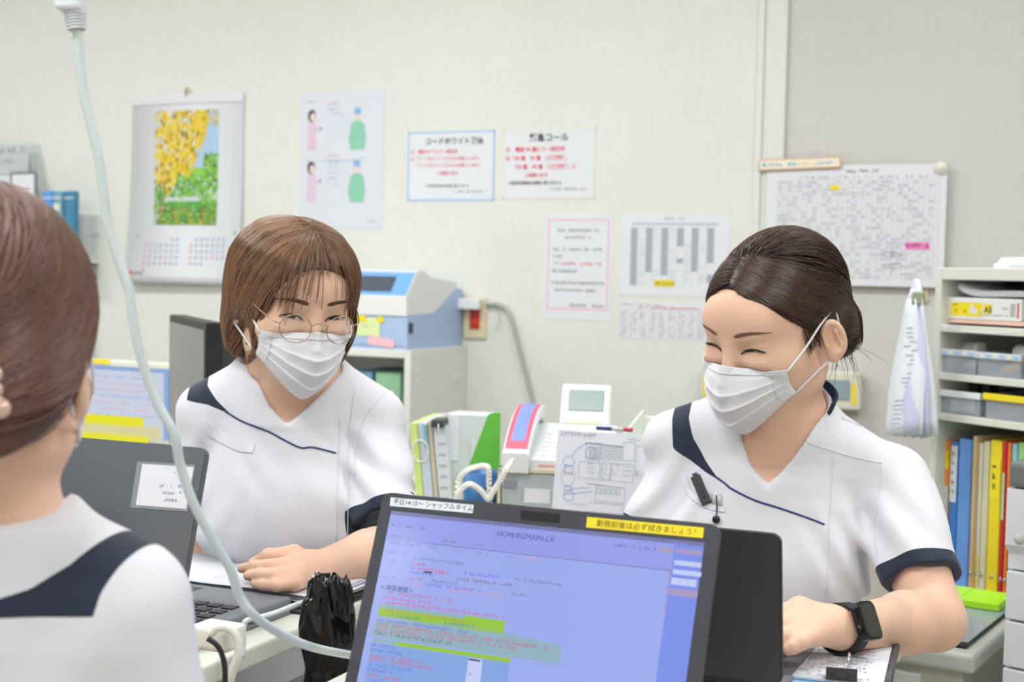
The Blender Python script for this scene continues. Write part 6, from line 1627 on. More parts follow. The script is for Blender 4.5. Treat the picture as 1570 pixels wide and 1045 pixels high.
    MB().box((-0.10, 0, 0), (0.14, 0.2, 0.010), 0.003).build('tray_base', mat('tray_white', s2l(234, 236, 238), .4), t); MB().prism([(-0.095, 0.010), (-0.085, 0.022), (0.13, 0.026), (0.135, 0.010)], 0.005, 0.195, 'y').build('tray_lid', MATS['tray_white'], t); MB().box((-0.06, -0.0006, 0.004), (0.1, 0.0, 0.006)).build('edge_line', mat('edge_blue', s2l(170, 190, 210), .5), t)
    # sheaf of papers hanging at the side of the shelf
    a = P(1410, 458, 2.70); 
    t = thing('paper_sheaf', 'sheaf of printed papers hanging from a clip on the side of the shelf', 'paper', a)
    for k in range(5):
        off = k * 0.004; V = []; n = 10
        x_off = 0.004 * k
        for i in range(n + 1):
            f = i / n; lw = 0.026 + 0.068 * min(1, f * 1.5) ** 0.8 - 0.012 * k * f; cx = -0.010 - 0.020 * f + 0.018 * k * f
            for g in (-1, 1): q = SX * 0.70 * (cx + g * lw * .55) + SY * (0.5 * (cx + g * lw * .55) * 0.2 - 0.014 + off + 0.010 * math.sin(f * 3 + k) * (g > 0)); V.append((q[0], q[1], 0.0 - 0.27 * f + 0.01 * k * (1 - f) + (0.006 * g * f)))
        o = obj('sheet', pydata(V, [(2 * i, 2 * i + 1, 2 * i + 3, 2 * i + 2) for i in range(n)]), [PAPER, mat('paper_lilac', s2l(206, 206, 236), .7)][k % 2], t, True); so = o.modifiers.new('t', 'SOLIDIFY'); so.thickness = 0.0008
        if k == 0:
            mb = MB()
            for i in range(2, n):
                A, B, Cc, Dd = (np.array(V[2 * i]), np.array(V[2 * i + 1]), np.array(V[2 * i + 2]), np.array(V[2 * i + 3])); nn = SY * -0.0016
                for q in range(3):
                    f0 = .15 + .5 * r.random(); f1 = f0 + .3; v0 = q / 3 + .1; v1 = v0 + .10
                    pt = lambda fx, fy: (A * (1 - fx) + B * fx) * (1 - fy) + (Cc * (1 - fx) + Dd * fx) * fy + nn
                    mb.add([pt(f0, v0), pt(min(f1, .95), v0), pt(min(f1, .95), v1), pt(f0, v1)], [(0, 1, 2, 3)])
            mb.build('print_lines', MATS['ink_pale'], t)
    MB().box((-0.014, -0.012, -0.012), (0.010, 0.010, 0.014), 0.003).build('clip', mat('clip_olive', s2l(150, 156, 130), .4), t)
shelf_items()

# ------------------------------------------------------------------ copier edge and low drawer unit
def copier():
    a = P(1546, 705, 2.10)
    t = thing('office_copier', 'white office copier with a dark grey top at the frame edge', 'copier', (a[0], a[1], 0), math.radians(-18))
    z = lambda py: P(1546, py, 2.10)[2]
    WH = mat('copier_white', s2l(226, 228, 232), .45, noise=.02)
    MB().box((0, 0, z(747)), (0.5, 0.32, z(706)), 0.008, 3).build('scanner_top', mat('copier_grey', s2l(112, 114, 116), .45), t)
    MB().prism([(0, z(748)), (0, z(835)), (0.014, z(850)), (0.014, z(874)), (0.32, z(874)), (0.32, z(748))], 0.0, 0.5, 'x', Matrix.Identity(4)).build('upper_body', WH, t)
    for p, q in ((877, 952), (955, 1026), (1029, 1130), (1133, 1240)): MB().box((0.0, 0.008, z(q)), (0.5, 0.32, z(p)), 0.003).build('paper_drawer', WH, t)
    MB().box((0.02, 0.03, 0), (0.48, 0.30, z(1240)), 0.003).build('plinth', LGREY, t)
    MB().lathe([(0.0001, 0), (0.008, 0), (0.008, .002), (0.0001, .0025)], 16, mtx=Matrix.Translation((0.022, 0, z(824))) @ Matrix.Rotation(math.pi / 2, 4, 'X')).build('power_button', LGREY, t)
copier()
def low_unit():
    c = P(1494, 1005, 2.15); rz = math.radians(-9)
    t = thing('low_drawer_unit', 'low grey drawer unit with a thick top beside the shelf', 'drawer unit', (c[0], c[1], 0), rz); G = mat('unit_grey', s2l(196, 198, 190), .45, noise=.03)
    z = c[2]
    MB().box((-0.40, 0, z - 0.032), (0, 0.40, z), 0.008, 3).build('top', G, t); MB().box((-0.385, 0.015, 0.02), (-0.02, 0.385, z - 0.032), 0.002).build('body', mat('unit_body', s2l(186, 186, 174), .5), t)
    for i in range(3): MB().box((-0.375, 0.003, z - 0.20 - i * 0.17), (-0.085, 0.018, z - 0.045 - i * 0.17), 0.003).build('drawer', mat('unit_drawer', s2l(212, 214, 208), .45), t)
    MB().lathe([(0.0001, 0), (0.009, 0), (0.009, .003), (0.006, .004), (0.0001, .004)], 18, mtx=Matrix.Translation((-0.05, 0.014, z - 0.065)) @ Matrix.Rotation(math.pi / 2, 4, 'X')).build('lock', STEEL, t)
    m = thing('desk_mat', 'black desk mat under a clear glossy sheet on the low drawer unit', 'desk mat', (c[0], c[1], z), rz)
    MB().box((-0.36, 0.03, 0.0), (-0.02, 0.385, 0.006), 0.002).build('mat_base', BLACKP, m); MB().box((-0.36, 0.045, 0.006), (-0.022, 0.38, 0.009), 0.001).build('clear_sheet', mat('glossy_sheet', s2l(150, 160, 172), .06), m)
    MB().box((-0.30, 0.10, 0.009), (-0.12, 0.22, 0.0096)).build('slip', mat('slip_pale', s2l(208, 212, 220), .5), m)
    g = thing('green_folder', 'lime green folder lying at the back of the low drawer unit', 'folder', (c[0], c[1], z + 0.0096), rz); MB().box((-0.36, 0.28, 0.0), (-0.03, 0.38, 0.014), 0.002).build('folder_cover', mat('lime_plastic', s2l(176, 236, 46), .4), g); MB().box((-0.358, 0.282, 0.0138), (-0.1, 0.378, 0.0150)).build('folder_flap', MATS['lime_plastic'], g)
low_unit()
# ------------------------------------------------------------------ desks
DZ = 0.715
DESKM = mat('desk_top', s2l(228, 228, 216), 0.4, noise=.03)
def desk(name, label, x0, x1, y0, y1):
    t = thing(name, label, 'desk', ((x0 + x1) / 2, (y0 + y1) / 2, 0)); w, d = (x1 - x0) / 2, (y1 - y0) / 2
    MB().box((-w, -d, DZ - 0.026), (w, d, DZ), 0.005, 3).build('top', DESKM, t)
    for x in (-w + 0.03, w - 0.05):
        for y in (-d + 0.04, d - 0.06): MB().box((x, y, 0), (x + 0.03, y + 0.03, DZ - 0.026), 0.003).build('leg', LGREY, t)
    for y in (-d + 0.05, d - 0.075): MB().box((-w + 0.05, y, DZ - 0.075), (w - 0.05, y + 0.02, DZ - 0.030), 0.002).build('rail', STEEL, t)
    MB().box((w - 0.045, -d + 0.06, DZ - 0.075), (w - 0.025, d - 0.06, DZ - 0.030), 0.002).build('rail', STEEL, t)
    return t
desk('office_desk', 'white desk shared by the grey laptop, papers and black bag', -1.75, -0.882, 0.93, 1.56)
desk('office_desk', 'white desk under the two back-to-back dark laptops', -0.74, -0.243, 0.90, 1.60)
# ------------------------------------------------------------------ laptops
def laptop(name, label, hx0, hx1, hy, hz, lid_len, lean, user, deck_d, colors, thick=0.0075):
    """hinge line from hx0 to hx1 at y = hy; lean: lid top offset in y per unit length; user -1: faces -y, +1 faces +y"""
    lid_m, deck_m, bez_m = colors
    t = thing(name, label, 'laptop', ((hx0 + hx1) / 2, hy, DZ)); w = (hx1 - hx0) / 2; z = hz - DZ
    d0, d1 = (0.004, deck_d) if user > 0 else (-deck_d, -0.004)
    MB().box((-w, d0, 0.0), (w, d1, z), 0.004, 3).build('base', deck_m, t)
    kb = BLACKP
    rows, cols = 5, 14; k0 = 0.035; kd = deck_d * .52
    ks = MB()
    for r_ in range(rows):
        for c_ in range(cols):
            x = -w + 0.022 + (2 * w - 0.044) * (c_ + .5) / cols; y = user * (k0 + kd * (r_ + .5) / rows)
            MBk = MB().box((x - 0.0085, y - 0.0082, z), (x + 0.0085, y + 0.0082, z + 0.0016), 0.0008, 1); MBk.build('key', kb, t)
    MB().box((-0.05, user * (deck_d * .68) - (0.0 if user > 0 else 0.055), z), (0.05, user * (deck_d * .68) + (0.055 if user > 0 else 0), z + 0.0005)).build('touchpad', DGREY, t)
    MB().tube([(-w + 0.02, 0, z + 0.002), (w - 0.02, 0, z + 0.002)], 0.006, 10).build('hinge', BLACKP, t)
    a = math.atan2(lean, 1.0)
    # lid frame: X right, Y up along the lid, Z out of the screen side
    up = Vector((0, math.sin(a), math.cos(a))); out = Vector((0, user * math.cos(a), -user * math.sin(a))); xr = Vector((-user, 0, 0))
    M = Matrix(((xr.x, up.x, out.x, 0), (xr.y, up.y, out.y, 0), (xr.z, up.z, out.z, z), (0, 0, 0, 1)))
    def rr(x0, y0, x1, y1, r, n=5):
        q = []
        for cx, cy, a0 in ((x1 - r, y1 - r, 0), (x0 + r, y1 - r, 90), (x0 + r, y0 + r, 180), (x1 - r, y0 + r, 270)):
            for k in range(n + 1): b = math.radians(a0 + 90 * k / n); q.append((cx + r * math.cos(b), cy + r * math.sin(b)))
        return q
    MB().prism(rr(-w, 0.004, w, lid_len, 0.010), -thick + 0.0015, -0.0005, 'z', M).build('lid_back', lid_m, t)
    MB().prism(rr(-w + .0015, 0.0055, w - .0015, lid_len - .0015, 0.009), -thick, -thick + 0.0015, 'z', M).build('lid_cover', lid_m, t)
    return t, w, z, M, lid_len, rr
LID_G = mat('laptop_grey', s2l(100, 103, 108), .5, noise=.04, nscale=300); LID_K = mat('laptop_black', s2l(50, 51, 55), .5, noise=.05, nscale=300); DECKG = mat('laptop_deck', s2l(122, 125, 131), .5, noise=.04, nscale=300); BEZ = mat('laptop_bezel', s2l(62, 64, 70), .5)

# foreground laptop with the record page
def front_laptop():
    y1, z1 = 1.22, 0.914; tilt = math.radians(22); L = 0.212
    hy, hz = y1 - L * math.sin(tilt), z1 - L * math.cos(tilt)
    x0, x1 = Py(589, 760, y1)[0], Py(1106, 803, y1)[0]
    t, w, z, M, L, rr = laptop('laptop', 'open foreground laptop with a lilac-blue record page and two sticker labels', x0, x1, hy, hz, L, math.tan(tilt), -1, 0.235, (LID_K, DECKG, BEZ))
    MB().prism(rr(-w, 0.004, w, L, 0.010), -0.0005, 0.0010, 'z', M).build('bezel', BEZ, t)
    root = np.array(t.location); Mi = M.inverted()
    o0 = Mi @ Vector(CC - root)
    def sc(px, py):
        r = Mi.to_3x3() @ Vector(ray(px, py)); k = -o0.z / r.z; return ((o0 + r * k).x, (o0 + r * k).y)
    s = Sheet(t, M @ Matrix.Translation((0, 0, 0.0010)), 0.00025)
    sx0, sy1 = sc(601, 783); sx1 = sc(1081, 828)[0]; sy0 = 0.012
    def pq(pts, m, k=2): s.poly([sc(*p) for p in pts], m, k)
    sc_bg = emit('bg', (158, 172, 236), 1.0)
    s.rect(sx0, sy0, sx1, sy1, sc_bg)
    s.rect(sx0, sy1 - 0.004, sx1, sy1, emit('title', (122, 124, 170)), 2)
    bx = sc(1033, 850)[0]
    s.rect(bx, sy0, sx1, sy1 - .004, emit('side', (126, 146, 232)), 2); s.rect(sx0, sc(800, 850)[1], bx, sy1 - 0.004, emit('head', (150, 160, 234)), 2)
    tx, ty = sc(762, 822); s.text('HOPE/EGMAIN-LX', tx, ty, 0.0074, emit('ink', (80, 82, 130)), xs=1.02, k=4)
    r = random.Random(21)
    E = {k: emit(k, c) for k, c in dict(red=(206, 92, 140), blue=(112, 112, 236), green=(92, 140, 160), dark=(84, 90, 140), lav=(146, 142, 232), rose=(200, 140, 190), lime=(150, 196, 70), sage=(146, 176, 190), pool=(132, 166, 222), white=(196, 206, 244), tan=(168, 156, 196), orange=(200, 140, 90)).items()}
    def ln(px, py, n, h, m, fill=.85): x, y = sc(px, py); s.scribble(x, x + n * w * 2 / 505, y, h, E[m], r, fill, 5)
    ln(602, 806, 14, .0030, 'dark'); ln(622, 809, 16, .0030, 'dark'); ln(641, 811, 16, .0030, 'dark')
    for a in (600, 620, 640): x, y = sc(a, 806 + (a - 600) * .085); s.frame(x, y - .001, x + .0115, y + .006, .0004, E['lav'], 3)
    ln(600, 823, 20, .0024, 'dark', .7); ln(626, 826, 10, .0024, 'dark'); ln(680, 831, 22, .0026, 'dark', .7); ln(730, 836, 14, .0024, 'dark', .6)
    y = sc(800, 850)[1]; s.rect(sx0 + .002, y, bx, y + .0006, E['dark'], 4)
    for px, py, n in ((599, 835, 14), (622, 837, 25), (657, 841, 21), (694, 846, 24), (731, 850, 20), (762, 854, 30)): ln(px, py, n, .0034, 'lav', .8)
    ln(596, 848, 14, .0034, 'lav'); ln(619, 851, 12, .0034, 'lav'); ln(797, 857, 32, .003, 'rose')
    for px, py, n, m in ((636, 858, 80, 'green'), (633, 866, 22, 'red'), (632, 873, 58, 'red'), (668, 880, 22, 'red'), (630, 880, 36, 'blue'), (703, 880, 66, 'blue'), (702, 890, 90, 'dark'), (790, 891, 70, 'green'), (628, 889, 23, 'red'), (662, 893, 40, 'green'), (628, 898, 24, 'rose'), (652, 898, 92, 'blue'), (683, 905, 88, 'rose'), (785, 913, 28, 'green'), (589, 862, 17, 'dark'), (588, 886, 20, 'dark')): ln(px, py, n, .0032, m)
    x, y = sc(651, 878); s.rect(x, y, x + .009, y + .0016, emit('black', (46, 46, 70)), 5)
    x, y = sc(584, 903); s.text('＜病院連絡＞', x, y, .0062, emit('black', (46, 46, 70)), k=5)
    for px, py, n in ((588, 910, 112), (588, 918, 82), (592, 925, 190)): ln(px, py, n, .0032, 'red')
    pq([(584, 925), (776, 952), (772, 972), (580, 944)], E['lime'], 3); pq([(584, 925), (714, 943), (713, 949), (583, 931)], E['sage'], 4)
    ln(590, 938, 126, .0032, 'orange'); ln(600, 946, 48, .0032, 'green'); ln(682, 957, 46, .0032, 'green')
    pq([(577, 950), (720, 958), (862, 990), (858, 1018), (570, 975)], E['sage'], 3)
    ln(581, 953, 140, .0032, 'blue'); ln(579, 959, 262, .0032, 'red'); ln(578, 966, 212, .0032, 'red'); ln(576, 972, 120, .0032, 'dark')
    pq([(573, 978), (784, 1009), (783, 1016), (571, 984)], E['lime'], 4); pq([(573, 978), (610, 983), (609, 989), (571, 984)], E['sage'], 5)
    pq([(570, 985), (783, 1016), (770, 1100), (556, 1070)], E['pool'], 3)
    pq([(720, 1008), (741, 1011), (736, 1060), (713, 1056)], E['white'], 4); x, y = sc(720, 1012); s.rect(x, y, x + .012, y + .0016, emit('black', (46, 46, 70)), 5); ln(722, 1020, 14, .003, 'dark', .5); ln(720, 1034, 14, .003, 'dark', .5)
    for px, py, n, m in ((571, 990, 40, 'blue'), (570, 998, 50, 'blue'), (569, 1007, 84, 'red'), (568, 1013, 98, 'red'), (567, 1021, 70, 'blue'), (565, 1028, 44, 'blue'), (563, 1037, 52, 'red'), (562, 1044, 40, 'blue'), (560, 1052, 60, 'red')): ln(px, py, n, .0034, m)
    for px, py in ((944, 838), (966, 841), (988, 843)): ln(px, py, 16, .0030, 'dark'); 
    x, y = sc(1010, 846); s.rect(x, y, x + .013, y + .005, E['tan'], 4); x, y = sc(1030, 870); s.rect(x - .0012, y - .04, x, y, E['tan'], 4)
    for px, py, wd, hh, m in ((1036, 848, .026, .0045, 'tan'), (1034, 866, .026, .0045, 'white'), (1032, 880, .027, .0045, 'white'), (1029, 896, .0078, .0065, 'white'), (1042, 897.5, .0078, .0065, 'white'), (1055, 899, .0078, .0065, 'white'), (1026, 912, .027, .0065, 'tan')):
        x, y = sc(px, py); s.rect(x, y, x + wd, y + hh, E[m], 4)
    for px, py in ((1034, 834), (1036, 842), (1033, 873)): ln(px, py, 16, .003, 'lav')
    s.done('screen_image')
    # stickers and camera shutter on the bezel
    def sticker(pts, m, name, body, size, ink, xoff, yoff, bold):
        a, b, c, d = [sc(*p) for p in pts]
        o = MB().prism([a, b, c, d], 0.0010, 0.0014, 'z', M).build(name, m, t)
        V, Fs = text_mesh(body, size, 'LEFT', bold); k = math.atan2(b[1] - a[1], b[0] - a[0])
        R = Matrix.Rotation(k, 4, 'Z'); MB().add([M @ (Matrix.Translation((d[0] + xoff, d[1] + yoff, 0.0017)) @ R @ Vector(v)) for v in V], Fs).build('lettering', ink, o)
    sticker([(600, 762.5), (727, 774), (725.5, 787), (598.5, 775.5)], mat('sticker_white', s2l(232, 234, 240), .5), 'white_sticker', '平日14:15～ シャッフルタイム', 0.0067, INK, 0.003, 0.0026, 0.0)
    sticker([(901, 792.5), (1080, 809), (1078, 825), (899, 808.5)], YELLOW, 'yellow_sticker', '勤務前後は必ず拭きましょう！', 0.0073, mat('sticker_ink', s2l(120, 104, 30), .6), 0.010, 0.0026, 0.0)
    MB().prism([sc(*p) for p in ((800, 782.5), (859, 788), (857.5, 801), (798.5, 796))], 0.0008, 0.0016, 'z', M).build('camera_shutter', BLACKP, t)
front_laptop()

# laptop of the dark-haired person, back to back with it
def rear_laptop():
    x1 = -0.303; t, w, z, M, L, rr = laptop('laptop', 'black laptop seen from behind, back to back with the foreground laptop', x1 - 0.352, x1, 1.385, 0.722, 0.164 / math.cos(0.17), -0.17, 1, 0.20, (LID_K, DECKG, BEZ))
    MB().prism(rr(-w + .01, 0.012, w - .01, L - .012, 0.004), -0.0005, 0.0006, 'z', M).build('screen', mat('screen_off', s2l(70, 80, 110), .15), t)
    return t
rear_laptop()

def grey_laptop():
    x1 = -0.922; hy, hz = 1.198, 0.737; top = (1.252, 0.938)
    L = math.hypot(top[0] - hy, top[1] - hz); lean = (top[0] - hy) / (top[1] - hz)
    t, w, z, M, L, rr = laptop('laptop', 'grey laptop lid with a round emblem and white label card', x1 - 0.345, x1, hy, hz, L, lean, 1, 0.222, (LID_G, DECKG, BEZ))
    MB().prism(rr(-w + .01, 0.012, w - .01, L - .012, 0.004), -0.0005, 0.0006, 'z', M).build('screen', mat('screen_off', s2l(70, 80, 110), .15), t)
    root = np.array(t.location); N = M @ Matrix.Rotation(math.pi, 4, 'Y') @ Matrix.Translation((0, 0, 0.0075)); Ni = N.inverted(); o0 = Ni @ Vector(CC - root)
    def sc(px, py):
        r = Ni.to_3x3() @ Vector(ray(px, py)); k = -o0.z / r.z; return ((o0 + r * k).x, (o0 + r * k).y)
    pk = MB().prism([sc(*p) for p in ((211, 707), (300, 712), (288, 784), (200, 778))], 0, 0.0006, 'z', N).build('label_pocket', mat('clear_pocket', s2l(150, 153, 158), .2), t)
    MB().prism([sc(*p) for p in ((219, 711), (298, 716), (286, 780), (209, 774))], 0.0006, 0.0011, 'z', N).build('label_card', PAPER, pk)
    s = Sheet(pk, N @ Matrix.Translation((0, 0, 0.0011)), 0.0003); r = random.Random(5)
    for px, py, n, h in ((276, 733, 5, .004), (268, 726, 3, .003), (246, 746, 7, .004), (262, 746, 3, .003), (273, 747, 9, .004), (250, 757, 24, .004), (276, 757, 6, .004), (252, 768, 28, .0045)):
        x, y = sc(px, py); s.scribble(x, x + n * .00072, y, h * .8, INKG, r, 1)
    s.done('label_print')
    # round emblem: ring and slanted letters
    c = sc(124, 806); ring = MB(); R0, R1 = 0.0135, 0.0125; n = 40; V = []
    for i in range(n):
        a = 2 * math.pi * i / n; V += [N @ Vector((c[0] + R0 * math.cos(a), c[1] + R0 * math.sin(a), .0004)), N @ Vector((c[0] + R1 * math.cos(a), c[1] + R1 * math.sin(a), .0004))]
    EM = mat('emblem_dark', s2l(66, 68, 73), .25, .4)
    MB().add(V, [(2 * i, 2 * i + 1, (2 * i + 3) % (2 * n), (2 * i + 2) % (2 * n)) for i in range(n)]).build('emblem_ring', EM, t)
    V, Fs = text_mesh('DELL', 0.0090, 'CENTER', 0.0002); MB().add([N @ (Matrix.Translation((c[0], c[1] - .003, .0005)) @ Vector(v)) for v in V], Fs).build('emblem_letters', EM, t)
    MB().lathe([(0.0001, 0), (0.002, 0), (0.002, .0005), (0.0001, .0006)], 10, mtx=Matrix.Translation((w, 0.10, z * .5)) @ Matrix.Rotation(math.pi / 2, 4, 'Y')).build('side_port', BLACKP, t)
    MB().box((w - .0005, 0.13, z * .35), (w + .0006, 0.15, z * .7)).build('card_slot', BLACKP, t)
grey_laptop()

def back_laptop():
    p = Py(71, 726, 1.135); t, w, z, M, L, rr = laptop('laptop', 'dark laptop behind the nearest person, showing only a sliver of blue screen', p[0] - 0.34, p[0], 1.09, 0.737, (p[2] - 0.737) / math.cos(.22), .22, -1, 0.16, (LID_K, DECKG, BEZ))
    MB().prism(rr(-w, 0.004, w, L, 0.010), -0.0005, 0.0008, 'z', M).build('bezel', BEZ, t)
    MB().prism(rr(-w + .012, 0.014, w - .010, L - .014, 0.002), 0.0008, 0.0012, 'z', M).build('screen', emit('deep_blue', (86, 84, 220)), t)
back_laptop()

# ------------------------------------------------------------------ papers, board and hand things on the left desk
def papers():
    r = random.Random(3)
    t = thing('black_board', 'black writing board under the paper stack', 'board', (-1.02, 1.495, DZ))
    MB().box((-0.20, -0.070, 0), (0.135, 0.062, 0.008), 0.002).build('board', BLACKP, t); MB().box((-0.20, -0.073, 0.002), (0.135, -0.068, 0.006)).build('edge_strip', DGREY, t)
    for i in range(9):
        dx, dy, a = r.uniform(-.008, .008), r.uniform(-.006, .006), r.uniform(-.03, .03)
        s = thing('paper_sheet', 'topmost printed sheet lying directly under the fingers beside the bag' if i == 8 else 'white sheet lower in the paper stack on the black board', 'paper', (-1.03 + dx, 1.497 + dy, DZ + 0.0085 + i * 0.0013), a, 'paper stack on the desk')
        V = []; n = 12
        for k in range(n + 1):
            f = k / n; lift = 0.012 * (1 - f) ** 4 * i / 9 + 0.0012 * math.sin(f * 9 + i)
            for g in (0, 1): V.append((-0.165 + 0.30 * f, -0.055 + 0.115 * g, max(lift, 0)))
        o = obj('sheet', pydata(V, [(2 * k, 2 * k + 2, 2 * k + 3, 2 * k + 1) for k in range(n)]), PAPER if i % 3 else mat('paper_lilac', s2l(206, 206, 236), .7), s, True); so = o.modifiers.new('t', 'SOLIDIFY'); so.thickness = 0.0010; so.offset = 1
        if i == 8:
            sh = Sheet(s, Matrix.Translation((0, 0, 0.0032)), 0.0004)
            for q in range(7): sh.scribble(-0.04, 0.09, 0.045 - q * 0.013, 0.005, mat('ink_pale_rose', s2l(240, 200, 210), .7) if q % 3 == 1 else INKG, r, .5)
            sh.done()
papers()

def wire_hook():
    t = thing('wire_hook', 'bent white wire hook on the desk edge holding the black bag', 'hook', Pz(374, 1000, DZ))
    q0 = np.array(t.location)
    pts = [P(372, 1008, 1.49), P(373, 985, 1.492), P(374, 958, 1.495), P(378, 951, 1.497), P(386, 949, 1.505), P(420, 940, 1.515), P(462, 924, 1.535), P(500, 912, 1.55), P(520, 912, 1.555)]
    MB().tube(smooth_path([p - q0 for p in pts], 5), 0.0031, 10).build('wire', mat('wire_white', s2l(214, 220, 222), .35), t)
wire_hook()
def bag():
    t = thing('black_bag', 'glossy black plastic bag hanging at the desk edge', 'bag', P(500, 1045, 1.53))
    q0 = np.array(t.location); rng = np.random.default_rng(2)
    na, nz = 96, 60; V = []
    for i in range(nz + 1):
        f = i / nz; py = 906 + f * 260
        lft = np.interp(f, [0, .06, .2, .45, .7, 1], [478, 462, 463, 470, 462, 440]); rgt = np.interp(f, [0, .06, .2, .45, .7, 1], [526, 534, 540, 546, 552, 566])
        c = P((lft + rgt) / 2, py, 1.535); w = (rgt - lft) / 2 * 1.535 / 2100; dp = w * np.interp(f, [0, .1, .5, 1], [.45, .6, .75, .9])
        rx = CM[:, 0] * np.array([1, 1, 0]); rx /= np.linalg.norm(rx); rd = np.array([-rx[1], rx[0], 0])
        for k in range(na):
            a = 2 * math.pi * k / na
            a2 = a + 0.25 * math.sin(f * 3.5)
            pl = 0.10 * math.sin(2 * a2 + 1.8 * math.sin(2.2 * f) + .4) + 0.06 * math.sin(5 * a2 + 5.0 * f) + 0.05 * math.sin(3 * a2 + 13 * f) + 0.035 * math.sin(8 * a2 - 9 * f) * math.sin(6 * f)
            pl *= 1.0 if f > .03 else .4; s = 1 + pl
            V.append(c + rx * w * s * math.cos(a) + rd * dp * s * math.sin(a) - q0)
    Fs = [(i * na + k, i * na + (k + 1) % na, (i + 1) * na + (k + 1) % na, (i + 1) * na + k) for i in range(nz) for k in range(na)] + [tuple(nz * na + k for k in range(na))]
    BG = mat('black_film', s2l(16, 16, 19), .15, spec=.6, bump=.45, bscale=45)
    MB().add(V, Fs, True).build('bag_body', BG, t)
    # gathered, folded-over mouth: two ruffled lobes over the wire
    for (a, b, w, h) in ((493, 912, 0.017, 0.022), (519, 914, 0.016, 0.022)):
        c = P(a, b, 1.53) - q0; Vl = []
        for i in range(15):
            f = i / 14; zz = -h + 2.0 * h * f
            for k in range(40):
                an = 2 * math.pi * k / 40; rr_ = w * (1 - 0.25 * f ** 3) * (1 + .13 * math.sin(6 * an + 5 * f + a) + .08 * math.sin(11 * an + a)) * (1 if f < .92 else .8)
                Vl.append(c + np.array([rr_ * math.cos(an), 0.7 * rr_ * math.sin(an), zz + 0.004 * math.sin(3 * an)]))
        MB().add(Vl, [(i * 40 + k, i * 40 + (k + 1) % 40, i * 40 + 40 + (k + 1) % 40, i * 40 + 40 + k) for i in range(14) for k in range(40)] + [tuple(14 * 40 + k for k in range(40))], True).build('gathered_mouth', BG, t)
bag()
def loose_cables():
    q = P(340, 975, 1.36)
    t = thing('power_adapter', 'white power adapter with looped cable at the desk edge', 'adapter', q)
    MB().box((-0.028, -0.018, -0.012), (0.018, 0.018, 0.012), 0.005, 3).build('adapter_body', mat('adapter_ivory', s2l(224, 224, 212), .45), t)
    MB().tube(smooth_path([P(322, 972, 1.33) - q, P(334, 962, 1.33) - q, P(352, 964, 1.33) - q, P(364, 978, 1.33) - q, P(366, 1000, 1.33) - q, P(358, 1025, 1.33) - q, P(350, 1060, 1.33) - q, P(345, 1120, 1.33) - q], 6), 0.0042, 9).build('white_cable', mat('cable_ivory', s2l(222, 222, 210), .5), t)
    t2 = thing('black_cable', 'black cable hanging by the white adapter behind the shoulder', 'cable', q)
    MB().tube(smooth_path([P(318, 978, 1.31) - q, P(332, 988, 1.31) - q, P(341, 1005, 1.31) - q, P(345, 1030, 1.31) - q, P(344, 1080, 1.31) - q, P(340, 1150, 1.31) - q], 6), 0.0028, 8).build('cord', BLACKP, t2)
loose_cables()

# ------------------------------------------------------------------ hanging extension cable with its socket
def hanging_cable():
    q = P(112, 12, 1.20)
    t = thing('hanging_cable', 'thick pale cable hanging from a white plug across the picture', 'cable', q)
    W = mat('plug_white', s2l(226, 228, 234), .4); G = mat('cable_pale', s2l(206, 216, 216), .45)
    k = 1.20 / 2100
    L = lambda a, b, d=1.20: P(a, b, d) - q
    MB().tube(smooth_path([L(118, 46), L(120, 60), L(122, 90), L(128, 140), L(139, 190), L(150, 235), L(158, 290), L(165, 340), L(178, 390), L(196, 440, 1.2), L(205, 495, 1.2), L(217, 550, 1.2), L(240, 615, 1.2), L(267, 665, 1.2), L(276, 710, 1.205), L(296, 770, 1.21), L(327, 828, 1.22), L(353, 872, 1.23), L(368, 915, 1.24), L(392, 945, 1.25), L(432, 972, 1.30), L(480, 992, 1.36), L(540, 1004, 1.43), L(575, 1008, 1.46)], 8), 0.0043, 12).build('cable', G, t)
    # strain relief rings
    a, b = L(115, 20), L(118, 47); ax = (b - a)
    for i in range(6):
        c = a + ax * (i + .4) / 6; MB().tube([c - ax * .045, c + ax * .045], [0.0098 - i * .0003] * 2, 14).build('relief_ring', W, t)
    MB().tube([a, b], 0.0068, 12).build('relief_core', LGREY, t)
    M = Matrix.Translation(Vector(L(110, 2)))
    Rm = Matrix(np.vstack([np.column_stack([CM[:, 0], -CM[:, 2], CM[:, 1], [0, 0, 0]]), [0, 0, 0, 1]]).tolist())
    MB().box((-0.011, -0.012, -0.010), (0.011, 0.012, 0.030), 0.004, 3, M @ Rm).build('plug_body', W, t); MB().box((-0.0125, -0.010, -0.007), (-0.006, 0.010, 0.012), 0.002, 2, M @ Rm).build('plug_grip', W, t)
    MB().tube([L(110, -45), L(110, -45) + np.array([0, 0, 1.15])], 0.0056, 10).build('ceiling_drop', G, t)
hanging_cable()

